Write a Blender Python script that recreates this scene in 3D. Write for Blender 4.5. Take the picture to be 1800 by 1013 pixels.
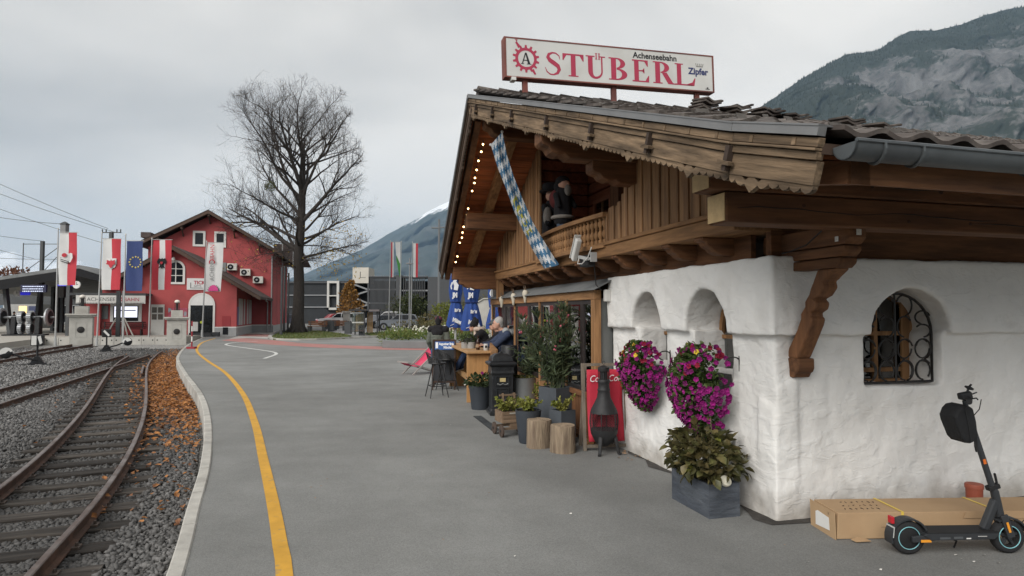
import bpy, bmesh, math, random
import numpy as np
from mathutils import Vector, Matrix, noise as mnoise
random.seed(7)
PI = math.pi
scene = bpy.context.scene
for o in list(bpy.data.objects):
 bpy.data.objects.remove(o)
COL = scene.collection
FPX, CAMH = 1100.0, 1.75
PITCH = math.atan(43.5 / FPX)
cam_d = bpy.data.cameras.new('camera')
cam_d.sensor_width = 36.0
cam_d.lens = 36.0 * FPX / 1800.0
cam_d.clip_start = 0.05
cam_d.clip_end = 60000
cam = bpy.data.objects.new('camera', cam_d)
cam.location = (0, 0, CAMH)
cam.rotation_euler = (PI / 2 + PITCH, 0, 0)
COL.objects.link(cam)
scene.camera = cam
SUN_EL, SUN_AZ = math.radians(33), math.radians(-148)     # azimuth from +Y, negative = left
world = bpy.data.worlds.new('World')
scene.world = world
world.use_nodes = True
nt = world.node_tree
nt.nodes.clear()
def wn(t, **k):
 n = nt.nodes.new(t)
 for a, b in k.items():
  setattr(n, a, b)
 return n
out = wn('ShaderNodeOutputWorld')
bg = wn('ShaderNodeBackground')
sky = wn('ShaderNodeTexSky', sky_type='NISHITA')
sky.sun_disc = False
sky.sun_elevation = SUN_EL
sky.sun_rotation = SUN_AZ
sky.air_density = 1.0
sky.dust_density = 3.0
tc = wn('ShaderNodeTexCoord')
mp = wn('ShaderNodeMapping')
mp.inputs['Scale'].default_value = (1.0, 1.0, 2.6)
ns = wn('ShaderNodeTexNoise')
ns.inputs['Scale'].default_value = 1.15
ns.inputs['Detail'].default_value = 5
ns.inputs['Roughness'].default_value = 0.48
ns.inputs['Distortion'].default_value = 0.3
cr = wn('ShaderNodeValToRGB')
cr.color_ramp.elements[0].position = 0.37
cr.color_ramp.elements[0].color = (4.95, 4.88, 4.72, 1)
cr.color_ramp.elements[1].position = 0.62
cr.color_ramp.elements[1].color = (8.3, 8.0, 7.5, 1)
mixs = wn('ShaderNodeMix', data_type='RGBA')
mixs.inputs['Factor'].default_value = 0.94
nt.links.new(tc.outputs['Generated'], mp.inputs['Vector'])
nt.links.new(mp.outputs['Vector'], ns.inputs['Vector'])
nt.links.new(ns.outputs['Fac'], cr.inputs['Fac'])
nt.links.new(sky.outputs['Color'], mixs.inputs[6])
nt.links.new(cr.outputs['Color'], mixs.inputs[7])
nt.links.new(mixs.outputs[2], bg.inputs['Color'])
bg.inputs['Strength'].default_value = 0.05
nt.links.new(bg.outputs['Background'], out.inputs['Surface'])
sun_d = bpy.data.lights.new('sun', 'SUN')
sun_d.energy = 1.5
sun_d.angle = math.radians(42)
sun_d.color = (1.0, 0.97, 0.93)
sun = bpy.data.objects.new('sun', sun_d)
sv = Vector((math.sin(SUN_AZ) * math.cos(SUN_EL), math.cos(SUN_AZ) * math.cos(SUN_EL), math.sin(SUN_EL)))
sun.rotation_euler = sv.to_track_quat('Z', 'Y').to_euler()
sun.location = sv * 60
COL.objects.link(sun)
scene.render.engine = 'CYCLES'
scene.cycles.use_denoising = True
scene.cycles.max_bounces = 6
scene.cycles.diffuse_bounces = 3
scene.cycles.glossy_bounces = 3
scene.cycles.transmission_bounces = 6
scene.cycles.transparent_max_bounces = 10
scene.cycles.volume_bounces = 0
scene.cycles.caustics_reflective = False
scene.cycles.caustics_refractive = False
scene.view_settings.view_transform = 'Standard'
scene.view_settings.look = 'None'
scene.view_settings.gamma = 1
scene.view_settings.exposure = 1.3
scene.view_settings.use_curve_mapping = False
CP, SP = math.cos(PITCH), math.sin(PITCH)
def ray(px, py):
 x = (px - 900) / FPX
 y = -(py - 506.5) / FPX
 return Vector((x, CP - SP * y, SP + CP * y))
CAM = Vector((0, 0, CAMH))
def G(px, py, z=0.0):
 r = ray(px, py)
 return CAM + r * ((z - CAMH) / r.z)
def D(px, py, Y):
 r = ray(px, py)
 return CAM + r * (Y / r.y)
TH = math.atan((900 - 598) / FPX)
class Frame:
 """a rectangular building frame: x along its front to the right, y away, z up"""
 def __init__(s, o, th):
  s.o = Vector((o[0], o[1], 0)); s.th = th
  s.dx = Vector((math.cos(th), math.sin(th), 0)); s.dy = Vector((-math.sin(th), math.cos(th), 0))
 def atx(s, px, py, x):          # on the plane x = const -> (y, z)
  r = ray(px, py); o = CAM - s.o
  t = (x - o.dot(s.dx)) / r.dot(s.dx); p = o + r * t
  return p.dot(s.dy), p.z
 def aty(s, px, py, y):          # on the plane y = const -> (x, z)
  r = ray(px, py); o = CAM - s.o
  t = (y - o.dot(s.dy)) / r.dot(s.dy); p = o + r * t
  return p.dot(s.dx), p.z
 def w(s, x, y, z=0):
  return s.o + s.dx * x + s.dy * y + Vector((0, 0, z))
 def l(s, p):
  q = Vector(p) - s.o
  return Vector((q.dot(s.dx), q.dot(s.dy), q.z))
class MB:
 def __init__(s):
  s.v = []; s.f = []; s.m = []
 def add(s, vs, fs, mi=0):
  n = len(s.v)
  s.v.extend([tuple(p) for p in vs])
  s.f.extend([tuple(i + n for i in f) for f in fs])
  s.m.extend([mi] * len(fs))
  return s
 def box(s, c, d, R=None, mi=0):
  hx, hy, hz = d[0] / 2, d[1] / 2, d[2] / 2
  vs = [Vector((x, y, z)) for x in (-hx, hx) for y in (-hy, hy) for z in (-hz, hz)]
  if R is not None:
   vs = [R @ p for p in vs]
  c = Vector(c)
  return s.add([p + c for p in vs], [(0, 1, 3, 2), (4, 6, 7, 5), (0, 4, 5, 1), (2, 3, 7, 6), (0, 2, 6, 4), (1, 5, 7, 3)], mi)
 def box2(s, a, b, mi=0):
  return s.box([(a[i] + b[i]) / 2 for i in range(3)], [abs(b[i] - a[i]) for i in range(3)], None, mi)
 def bar(s, p0, p1, w, h, up=(0, 0, 1), mi=0):
  p0, p1 = Vector(p0), Vector(p1)
  d = p1 - p0; L = d.length; d = d / L
  u = Vector(up); x = d.cross(u)
  if x.length < 1e-4:
   x = d.cross(Vector((1, 0, 0)))
  x.normalize(); u = x.cross(d)
  R = Matrix((x, d, u)).transposed()
  return s.box((p0 + p1) / 2, (w, L, h), R, mi)
 def ring(s, c, d, r, n, ref=None, r2=None):
  d = Vector(d).normalized()
  a = Vector(ref) if ref is not None else (Vector((0, 0, 1)) if abs(d.z) < 0.9 else Vector((1, 0, 0)))
  x = d.cross(a).normalized(); y = x.cross(d)
  r2 = r if r2 is None else r2
  return [Vector(c) + x * (r * math.cos(2 * PI * i / n)) + y * (r2 * math.sin(2 * PI * i / n)) for i in range(n)]
 def cyl(s, p0, p1, r0, r1=None, n=10, cap=True, mi=0):
  r1 = r0 if r1 is None else r1
  p0, p1 = Vector(p0), Vector(p1); d = p1 - p0
  a = s.ring(p0, d, r0, n); b = s.ring(p1, d, r1, n)
  fs = [(i, (i + 1) % n, n + (i + 1) % n, n + i) for i in range(n)]
  if cap:
   fs += [tuple(range(n - 1, -1, -1)), tuple(range(n, 2 * n))]
  return s.add(a + b, fs, mi)
 def tube(s, pts, r, n=6, cap=True, mi=0, closed=False):
  pts = [Vector(p) for p in pts]; k = len(pts)
  rs = r if isinstance(r, (list, tuple)) else [r] * k
  vs = []; ref = None
  for i, p in enumerate(pts):
   if closed:
    d = pts[(i + 1) % k] - pts[i - 1]
   else:
    d = pts[min(i + 1, k - 1)] - pts[max(i - 1, 0)]
   if d.length < 1e-7: d = Vector((0, 0, 1))
   d.normalize()
   if ref is None:
    ref = Vector((0, 0, 1)) if abs(d.z) < 0.9 else Vector((1, 0, 0))
   ref = (ref - d * ref.dot(d))
   if ref.length < 1e-4: ref = d.orthogonal()
   ref.normalize()
   x = d.cross(ref)
   vs += [p + ref * (rs[i] * math.cos(2 * PI * j / n)) + x * (rs[i] * math.sin(2 * PI * j / n)) for j in range(n)]
  fs = []
  for i in range(k if closed else k - 1):
   a = i * n; b = ((i + 1) % k) * n
   fs += [(a + j, a + (j + 1) % n, b + (j + 1) % n, b + j) for j in range(n)]
  if cap and not closed:
   fs += [tuple(range(n - 1, -1, -1)), tuple(range((k - 1) * n, k * n))]
  return s.add(vs, fs, mi)
 def lathe(s, prof, n=16, c=(0, 0, 0), axis=(0, 0, 1), mi=0, cap=True, sx=1, sy=1):
  ax = Vector(axis).normalized(); Q = Vector((0, 0, 1)).rotation_difference(ax).to_matrix(); c = Vector(c)
  vs = []
  for r, z in prof:
   vs += [Q @ Vector((r * sx * math.cos(2 * PI * (j + .5) / n), r * sy * math.sin(2 * PI * (j + .5) / n), z)) + c for j in range(n)]
  fs = []
  for i in range(len(prof) - 1):
   a = i * n; b = a + n
   fs += [(a + j, a + (j + 1) % n, b + (j + 1) % n, b + j) for j in range(n)]
  if cap:
   fs += [tuple(range(n - 1, -1, -1)), tuple(range((len(prof) - 1) * n, len(prof) * n))]
  return s.add(vs, fs, mi)
 def prism(s, poly, ax, d0, d1, mi=0):
  """poly: 2D outline; ax: axis of extrusion; x -> (y,z), y -> (x,z), z -> (x,y)"""
  def P(a, b, d):
   return {'x': (d, a, b), 'y': (a, d, b), 'z': (a, b, d)}[ax]
  n = len(poly)
  vs = [P(a, b, d0) for a, b in poly] + [P(a, b, d1) for a, b in poly]
  fs = [tuple(range(n)), tuple(range(2 * n - 1, n - 1, -1))]
  fs += [(i, n + i, n + (i + 1) % n, (i + 1) % n) for i in range(n)]
  return s.add(vs, fs, mi)
 def slab(s, poly, o, ax, ay, d, mi=0):
  """flat outline in the plane o + a*ax + b*ay, thickness vector d"""
  o, ax, ay, d = Vector(o), Vector(ax), Vector(ay), Vector(d)
  n = len(poly)
  a = [o + ax * p[0] + ay * p[1] for p in poly]
  vs = a + [p + d for p in a]
  fs = [tuple(range(n)), tuple(range(2 * n - 1, n - 1, -1))]
  fs += [(i, n + i, n + (i + 1) % n, (i + 1) % n) for i in range(n)]
  return s.add(vs, fs, mi)
 def ball(s, c, r, n=12, m=8, sc=(1, 1, 1), R=None, mi=0):
  c = Vector(c); vs = [Vector((0, 0, r * sc[2]))]
  for i in range(1, m):
   t = PI * i / m
   vs += [Vector((r * sc[0] * math.sin(t) * math.cos(2 * PI * j / n), r * sc[1] * math.sin(t) * math.sin(2 * PI * j / n), r * sc[2] * math.cos(t))) for j in range(n)]
  vs.append(Vector((0, 0, -r * sc[2])))
  if R is not None: vs = [R @ p for p in vs]
  fs = [(0, 1 + j, 1 + (j + 1) % n) for j in range(n)]
  for i in range(m - 2):
   a = 1 + i * n; b = a + n
   fs += [(a + j, b + j, b + (j + 1) % n, a + (j + 1) % n) for j in range(n)]
  a = 1 + (m - 2) * n
  fs += [(a + j, len(vs) - 1, a + (j + 1) % n) for j in range(n)]
  return s.add([p + c for p in vs], fs, mi)
 def leaf(s, p, d, nrm, L, W, fold=0.25, droop=0.2, mi=0):
  p, d, nrm = Vector(p), Vector(d).normalized(), Vector(nrm)
  x = d.cross(nrm)
  if x.length < 1e-4: x = d.orthogonal()
  x.normalize(); nn = x.cross(d)
  a = p + d * (L * .38) ; b = p + d * (L * .72) - nn * (droop * L * .25); t = p + d * L - nn * (droop * L * .6)
  vs = [p, a + x * W * .5 + nn * fold * W * .4, a, a - x * W * .5 + nn * fold * W * .4,
              b + x * W * .36 + nn * fold * W * .3, b, b - x * W * .36 + nn * fold * W * .3, t]
  return s.add(vs, [(0, 2, 1), (0, 3, 2), (1, 2, 5, 4), (2, 3, 6, 5), (4, 5, 7), (5, 6, 7)], mi)
 def text(s, txt, size, o, ax, ay, d, wid=1.0, align='LEFT', mi=0, bold=0.0, spacing=1.0):
  cu = bpy.data.curves.new('tmp', 'FONT'); cu.body = txt; cu.size = size; cu.align_x = align
  cu.offset = bold; cu.space_character = spacing; cu.resolution_u = 3
  ob = bpy.data.objects.new('tmp', cu); COL.objects.link(ob)
  me = bpy.data.meshes.new_from_object(ob.evaluated_get(bpy.context.evaluated_depsgraph_get()))
  o, ax, ay, d = Vector(o), Vector(ax), Vector(ay), Vector(d)
  vs = [o + ax * (v.co.x * wid) + ay * v.co.y + d for v in me.vertices]
  fs = [tuple(p.vertices) for p in me.polygons]
  bpy.data.objects.remove(ob); bpy.data.meshes.remove(me); bpy.data.curves.remove(cu)
  return s.add(vs, fs, mi)
 def mesh(s, name, mats, smooth=None):
  me = bpy.data.meshes.new(name)
  me.from_pydata(s.v, [], s.f)
  if not isinstance(mats, (list, tuple)): mats = [mats]
  for m in mats: me.materials.append(m)
  if len(mats) > 1:
   me.polygons.foreach_set('material_index', s.m)
  bm = bmesh.new(); bm.from_mesh(me)
  bmesh.ops.recalc_face_normals(bm, faces=bm.faces)
  bm.to_mesh(me); bm.free()
  if smooth is not None:
   me.polygons.foreach_set('use_smooth', [True] * len(me.polygons))
   if smooth < 170: me.set_sharp_from_angle(angle=math.radians(smooth))
  me.update()
  return me
 def build(s, name, mats, parent=None, smooth=None, bevel=0, loc=None, rot=None, label=None, kind=None):
  o = bpy.data.objects.new(name, s.mesh(name, mats, smooth))
  COL.objects.link(o)
  if parent is not None: o.parent = parent
  if loc is not None: o.location = loc
  if rot is not None: o.rotation_euler = rot
  if bevel:
   b = o.modifiers.new('b', 'BEVEL'); b.width = bevel; b.segments = 2; b.limit_method = 'ANGLE'; b.angle_limit = math.radians(42)
  if label: o['label'] = label
  if kind: o['kind'] = kind
  return o
def thing(name, label, cat, loc=(0, 0, 0), rotz=0.0, group=None):
 o = bpy.data.objects.new(name, None)
 o.empty_display_size = 0.2
 COL.objects.link(o)
 o.location = loc; o.rotation_euler = (0, 0, rotz)
 o['label'] = label; o['category'] = cat
 if group: o['group'] = group
 return o
def tag(o, label, cat, group=None):
 o['label'] = label; o['category'] = cat
 if group: o['group'] = group
 return o
def struct(o, label=None):
 o['kind'] = 'structure'
 if label: o['label'] = label
 return o
def copy_tree(o, parent=None):
 c = o.copy(); COL.objects.link(c); c.parent = parent
 for ch in o.children: copy_tree(ch, c)
 return c
def inst(me, name, parent, loc=(0, 0, 0), rot=(0, 0, 0), sc=(1, 1, 1)):
 o = bpy.data.objects.new(name, me); COL.objects.link(o)
 o.parent = parent; o.location = loc; o.rotation_euler = rot; o.scale = sc
 return o
def lin(r, g, b):
 f = lambda c: ((c / 255 + .055) / 1.055) ** 2.4 if c > 10 else c / 255 / 12.92
 return (f(r), f(g), f(b))
MATS = {}
def M(name, base, rough=0.7, var=0.15, scale=4.0, bump=0.0, bscale=None, metal=0.0, rnd=0.0, stretch=(1, 1, 1),
      second=None, spos=(0.45, 0.65), sscale=1.5, detail=6, spec=0.4, bdist=0.01, trans=None, coat=0.0):
 if name in MATS: return MATS[name]
 m = bpy.data.materials.new(name); m.use_nodes = True
 t = m.node_tree; N = t.nodes; L = t.links
 b = N['Principled BSDF']
 b.inputs['Roughness'].default_value = rough
 b.inputs['Metallic'].default_value = metal
 b.inputs['Specular IOR Level'].default_value = spec
 if coat: b.inputs['Coat Weight'].default_value = coat
 co = N.new('ShaderNodeTexCoord'); mp = N.new('ShaderNodeMapping'); mp.inputs['Scale'].default_value = stretch
 oi = N.new('ShaderNodeObjectInfo')
 ad = N.new('ShaderNodeVectorMath'); ad.operation = 'ADD'
 sc = N.new('ShaderNodeVectorMath'); sc.operation = 'SCALE'; sc.inputs['Scale'].default_value = 37.0
 cx = N.new('ShaderNodeCombineXYZ')
 for i in range(3): L.new(oi.outputs['Random'], cx.inputs[i])
 L.new(cx.outputs[0], sc.inputs[0])
 L.new(co.outputs['Object'], mp.inputs['Vector'])
 L.new(mp.outputs[0], ad.inputs[0]); L.new(sc.outputs[0], ad.inputs[1])
 n1 = N.new('ShaderNodeTexNoise'); n1.inputs['Scale'].default_value = scale; n1.inputs['Detail'].default_value = detail
 n1.inputs['Roughness'].default_value = 0.6
 L.new(ad.outputs[0], n1.inputs['Vector'])
 ra = N.new('ShaderNodeMapRange'); ra.inputs[1].default_value = 0.25; ra.inputs[2].default_value = 0.75
 ra.inputs[3].default_value = 1 - var; ra.inputs[4].default_value = 1 + var
 L.new(n1.outputs['Fac'], ra.inputs[0])
 col = None
 if second is not None:
  n2 = N.new('ShaderNodeTexNoise'); n2.inputs['Scale'].default_value = sscale; n2.inputs['Detail'].default_value = 5
  L.new(ad.outputs[0], n2.inputs['Vector'])
  r2 = N.new('ShaderNodeMapRange'); r2.inputs[1].default_value = spos[0]; r2.inputs[2].default_value = spos[1]
  L.new(n2.outputs['Fac'], r2.inputs[0])
  mx = N.new('ShaderNodeMix'); mx.data_type = 'RGBA'
  mx.inputs[6].default_value = (*base, 1); mx.inputs[7].default_value = (*second, 1)
  L.new(r2.outputs[0], mx.inputs[0]); col = mx.outputs[2]
 mu = N.new('ShaderNodeVectorMath'); mu.operation = 'SCALE'
 if col is not None: L.new(col, mu.inputs[0])
 else: mu.inputs[0].default_value = base
 if rnd:
  r3 = N.new('ShaderNodeMapRange'); r3.inputs[3].default_value = 1 - rnd; r3.inputs[4].default_value = 1 + rnd
  L.new(oi.outputs['Random'], r3.inputs[0])
  mm = N.new('ShaderNodeMath'); mm.operation = 'MULTIPLY'
  L.new(ra.outputs[0], mm.inputs[0]); L.new(r3.outputs[0], mm.inputs[1])
  L.new(mm.outputs[0], mu.inputs['Scale'])
 else:
  L.new(ra.outputs[0], mu.inputs['Scale'])
 L.new(mu.outputs[0], b.inputs['Base Color'])
 if bump:
  nb = N.new('ShaderNodeTexNoise'); nb.inputs['Scale'].default_value = bscale or scale * 3; nb.inputs['Detail'].default_value = 5
  L.new(ad.outputs[0], nb.inputs['Vector'])
  bp = N.new('ShaderNodeBump'); bp.inputs['Strength'].default_value = bump; bp.inputs['Distance'].default_value = bdist
  L.new(nb.outputs['Fac'], bp.inputs['Height']); L.new(bp.outputs[0], b.inputs['Normal'])
 if trans:
  b.inputs['Subsurface Weight'].default_value = 0.0
 MATS[name] = m
 return m
def wood(name, base, axis, rnd=0.12, var=0.35, rough=0.75, second=None, bump=0.35, k=1.0):
 st = {'x': (.9, 9, 9), 'y': (9, .9, 9), 'z': (9, 9, .9)}[axis]
 return M(name + axis, base, rough, var, 3.2 * k, bump, 8.0 * k, 0, rnd, st, second, (0.42, 0.7), 1.3 * k, 7, 0.25, 0.006)
def emit(name, colr, strength):
 if name in MATS: return MATS[name]
 m = bpy.data.materials.new(name); m.use_nodes = True
 b = m.node_tree.nodes['Principled BSDF']
 b.inputs['Base Color'].default_value = (*colr, 1)
 b.inputs['Emission Color'].default_value = (*colr, 1); b.inputs['Emission Strength'].default_value = strength
 MATS[name] = m
 return m
def glass(name, tint=(.75, .8, .8), ior=1.5, rough=0.02):
 if name in MATS: return MATS[name]
 m = bpy.data.materials.new(name); m.use_nodes = True
 t = m.node_tree; N = t.nodes; L = t.links; N.remove(N['Principled BSDF'])
 tr = N.new('ShaderNodeBsdfTransparent'); tr.inputs[0].default_value = (*tint, 1)
 gl = N.new('ShaderNodeBsdfGlossy'); gl.inputs['Roughness'].default_value = rough
 gl.inputs[0].default_value = (.95, .95, .95, 1)
 fr = N.new('ShaderNodeFresnel'); fr.inputs['IOR'].default_value = ior
 mu = N.new('ShaderNodeMath'); mu.operation = 'MULTIPLY'; mu.inputs[1].default_value = 3.0; mu.use_clamp = True
 nz = N.new('ShaderNodeTexNoise'); nz.inputs['Scale'].default_value = 1.4; nz.inputs['Detail'].default_value = 1
 co = N.new('ShaderNodeTexCoord'); L.new(co.outputs['Object'], nz.inputs['Vector'])
 bp = N.new('ShaderNodeBump'); bp.inputs['Strength'].default_value = .06; bp.inputs['Distance'].default_value = .05
 L.new(nz.outputs['Fac'], bp.inputs['Height']); L.new(bp.outputs[0], gl.inputs['Normal'])
 mx = N.new('ShaderNodeMixShader')
 L.new(fr.outputs[0], mu.inputs[0]); L.new(mu.outputs[0], mx.inputs[0]); L.new(tr.outputs[0], mx.inputs[1]); L.new(gl.outputs[0], mx.inputs[2])
 L.new(mx.outputs[0], N['Material Output'].inputs['Surface'])
 MATS[name] = m
 return m
def foliage(name, base, var=0.45, second=None, rnd=0.0, rough=0.55):
 """leaf surface: colour varies from leaf to leaf (by position) and lets some light through"""
 if name in MATS: return MATS[name]
 m = M(name, base, rough, var, 14.0, 0, None, 0, rnd, (1, 1, 1), second, (0.45, 0.62), 5.0, 3, 0.3)
 t = m.node_tree; N = t.nodes; L = t.links; b = N['Principled BSDF']
 tl = N.new('ShaderNodeBsdfTranslucent'); mx = N.new('ShaderNodeMixShader'); mx.inputs[0].default_value = 0.22
 src = b.inputs['Base Color'].links[0].from_socket
 L.new(src, tl.inputs[0]); L.new(b.outputs[0], mx.inputs[1]); L.new(tl.outputs[0], mx.inputs[2])
 L.new(mx.outputs[0], N['Material Output'].inputs['Surface'])
 return m
# ================================================================ ground, platform edge, tracks
BZ = -0.33                                     # ballast level
def cr_path(pts, step=0.25):
 """smooth path through 2D/3D points, resampled evenly"""
 P = [Vector(p) for p in pts]
 P = [P[0] * 2 - P[1]] + P + [P[-1] * 2 - P[-2]]
 outp = []
 for i in range(1, len(P) - 2):
  for k in range(24):
   t = k / 24
   a, b, c, d = P[i - 1], P[i], P[i + 1], P[i + 2]
   outp.append(0.5 * ((2 * b) + (c - a) * t + (2 * a - 5 * b + 4 * c - d) * t * t + (3 * b - a - 3 * c + d) * t ** 3))
 outp.append(P[-2].copy())
 res = [outp[0].copy()]; acc = 0
 for a, b in zip(outp, outp[1:]):
  L = (b - a).length
  while acc + L >= step:
   t = (step - acc) / L
   a = a.lerp(b, t); res.append(a.copy()); L = (b - a).length; acc = 0
  acc += L
 return res
def normals2(path):
 ns_ = []
 for i in range(len(path)):
  d = path[min(i + 1, len(path) - 1)] - path[max(i - 1, 0)]
  d.z = 0; d.normalize(); ns_.append(Vector((d.y, -d.x, 0)))      # right of travel
 return ns_
def strip(path, off0, off1, z, mb=None):
 mb = mb or MB(); n_ = normals2(path)
 vs = []
 for p, q in zip(path, n_):
  vs += [(p.x + q.x * off0, p.y + q.y * off0, z), (p.x + q.x * off1, p.y + q.y * off1, z)]
 mb.add(vs, [(2 * i, 2 * i + 1, 2 * i + 3, 2 * i + 2) for i in range(len(path) - 1)])
 return mb
m_asph = M('asphalt', (0.222, 0.224, 0.216), 0.88, 0.16, 1.3, 0.55, 90, second=(0.172, 0.173, 0.166), spos=(.38, .62), sscale=.33, bdist=.004, spec=.3)
def speckle(m, sc, amt):
 """fine aggregate grain in a surface"""
 t = m.node_tree; N = t.nodes; L = t.links; b = N['Principled BSDF']
 src = b.inputs['Base Color'].links[0].from_socket
 vo = N.new('ShaderNodeTexVoronoi'); vo.inputs['Scale'].default_value = sc
 co = N.new('ShaderNodeTexCoord'); L.new(co.outputs['Object'], vo.inputs['Vector'])
 sp = N.new('ShaderNodeSeparateColor'); L.new(vo.outputs['Color'], sp.inputs[0])
 rg = N.new('ShaderNodeMapRange'); rg.inputs[3].default_value = 1 - amt; rg.inputs[4].default_value = 1 + amt
 L.new(sp.outputs[0], rg.inputs[0])
 mu = N.new('ShaderNodeVectorMath'); mu.operation = 'SCALE'
 L.new(src, mu.inputs[0]); L.new(rg.outputs[0], mu.inputs['Scale']); L.new(mu.outputs[0], b.inputs['Base Color'])
speckle(m_asph, 140, .17)
m_gravel = M('gravel_ground', (.24, .235, .225), .95, .5, 22, 1.0, 30, bdist=.03, detail=8)
speckle(m_gravel, 26, .5)
m_field = M('far_ground', (.10, .12, .07), .95, .3, .02)
g = MB(); S = 11300
g.add([(-S, -S, BZ - .55), (S, -S, BZ - .55), (S, S, BZ - .55), (-S, S, BZ - .55)], [(0, 1, 2, 3)])
struct(g.build('terrain', m_field))
g = MB(); g.add([(-140, -15, BZ), (40, -15, BZ), (40, 120, BZ), (-140, 120, BZ)], [(0, 1, 2, 3)])
struct(g.build('ballast_bed', m_gravel))
KP = [(5.9, -16), (3.5, -10), (1.4, -5), (-.6, 0), (-2.3, 4.23), (-2.88, 5.6), (-3.68, 7.48), (-5.02, 10.27), (-6.73, 13.46), (-9.37, 17.92), (-12.3, 23.02), (-14.3, 26.9), (-17.3, 33.3), (-19.9, 39.5), (-22.3, 45.4)]
kpath = cr_path([(x, y, 0) for x, y in KP], 0.5)
kn = normals2(kpath)
poly = [(p.x + q.x * .1, p.y + q.y * .1) for p, q in zip(kpath, kn)]
poly += [(-24, 47), (-60, 100), (-300, 600), (400, 600), (400, -40), (6, -40)]
g = MB(); g.add([(x, y, 0) for x, y in poly], [tuple(range(len(poly)))])
struct(g.build('forecourt', m_asph))
m_kerb = M('kerb_stone', (.40, .385, .35), .85, .2, 6, .5, 40, rnd=.1, second=(.27, .255, .23), spos=(.5, .75), sscale=2.2, bdist=.006)
kerb = bpy.data.objects.new('kerb', None); COL.objects.link(kerb); struct(kerb)
kfine = cr_path([(x, y, 0) for x, y in KP[2:]], 0.25); kfn = normals2(kfine)
nst = 4
for i in range(0, len(kfine) - nst, nst):
 mb = MB(); vs = []
 seg = list(range(i, i + nst + 1))
 dz = random.uniform(-.004, .004)
 for j, k in enumerate(seg):
  p, q = kfine[k], kfn[k]; d = Vector((-q.y, q.x, 0))
  e = d * (.005 if j == 0 else (-.005 if j == nst else 0))
  for off, z in ((0, BZ - .05), (0, .004), (.012, .016), (.098, .016), (.11, .006), (.11, BZ - .05)):
   vs.append((p.x + q.x * off + e.x, p.y + q.y * off + e.y, z + dz))
 fs = []
 for j in range(nst):
  for c in range(5):
   a = j * 6 + c; fs.append((a, a + 1, a + 7, a + 6))
 fs += [(0, 1, 2, 3, 4, 5), tuple(nst * 6 + c for c in (5, 4, 3, 2, 1, 0))]
 mb.add(vs, fs); mb.build('kerb_stone', m_kerb, kerb)
m_yel = M('yellow_paint', (.56, .30, .035), .75, .16, 5, .4, 60, second=(.30, .22, .10), spos=(.58, .74), sscale=11, bdist=.003)
m_wline = M('white_paint', (.55, .55, .53), .75, .15, 5, .3, 50)
yp = [(2.1, -4), (.15, 0), (-1.5, 4.2), (-1.74, 4.77), (-2.16, 5.74), (-2.94, 7.48), (-4.18, 10.22), (-5.94, 13.84), (-8.42, 18.43), (-11.02, 22.75), (-13.7, 27.4), (-15.79, 31.5), (-18.3, 37.15), (-20.4, 43.2)]
struct(strip(cr_path([(x, y, 0) for x, y in yp], .3), -.055, .055, .005).build('yellow_line', m_yel))
wp = [G(*p) for p in [(452, 600.5), (418, 602), (398, 605), (404, 608), (440, 613), (477, 618.5), (485, 623), (463, 631)]]
struct(strip(cr_path(wp, .25), -.07, .07, .005).build('white_line', m_wline))
m_pink = M('red_paving', (.36, .16, .145), .85, .15, 2, .2, 30, second=(.30, .17, .15), sscale=.6)
def gpoly(name, pts, z, mat, d=None):
 g = MB()
 P = [G(px, py, z) for px, py in pts]
 if d: g.prism([(p.x, p.y) for p in P], 'z', z - d, z)
 else: g.add(P, [tuple(range(len(P)))])
 return struct(g.build(name, mat))
gpoly('red_paving', [(389, 598.5), (420, 594), (470, 597), (520, 602.5), (600, 607), (672, 609.5), (760, 611), (900, 612), (900, 617), (760, 616), (672, 614.8), (560, 611), (470, 605.5), (425, 601.5)], .004, m_pink)
m_slab = M('pale_paving', (.40, .38, .355), .85, .12, 1.5, .2, 30)
gpoly('pale_pavement', [(402, 596), (416, 592), (452, 578), (492, 577), (478, 590), (470, 595.5), (440, 594)], .006, m_slab)
gpoly('red_pavement_band', [(418, 590.8), (470, 592), (474, 588), (428, 586.6)], .010, m_pink)
gpoly('street', [(560, 580), (660, 574), (900, 571), (900, 583), (700, 586), (600, 588)], .005, M('street_surface', (.27, .27, .27), .9, .1, .7))
m_grass_ground = M('grass_ground', (.075, .105, .03), .95, .4, 3, .8, 40, second=(.14, .12, .05), sscale=.8)
GRASS1 = [(478, 591), (489, 585), (505, 581.5), (560, 581.5), (600, 586), (618, 590), (606, 594.5), (540, 597), (480, 596.5)]
gpoly('lawn', GRASS1, .05, m_grass_ground, .045)
GRASS2 = [(640, 586), (700, 583), (770, 583), (800, 586), (790, 589), (700, 589), (650, 589)]
gpoly('verge', GRASS2, .05, m_grass_ground, .045)
def curb_line(name, pts, w=.14, h=.12, mat=None):
 path = cr_path([G(*p) for p in pts], 1.0); n_ = normals2(path); mb = MB()
 vs = []
 for p, q in zip(path, n_):
  for off, z in ((0, -.02), (0, h), (w, h), (w, -.02)): vs.append((p.x + q.x * off, p.y + q.y * off, z))
 fs = [(4 * i + c, 4 * i + (c + 1) % 4, 4 * i + 4 + (c + 1) % 4, 4 * i + 4 + c) for i in range(len(path) - 1) for c in range(4)]
 fs += [(0, 1, 2, 3), tuple(len(vs) - 4 + c for c in (3, 2, 1, 0))]
 mb.add(vs, fs); return struct(mb.build(name, mat or m_kerb))
curb_line('lawn_kerb', [(476, 592), (486, 597.5), (540, 598.5), (606, 595.5), (660, 593.5), (680, 592)], .18, .11)
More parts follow.
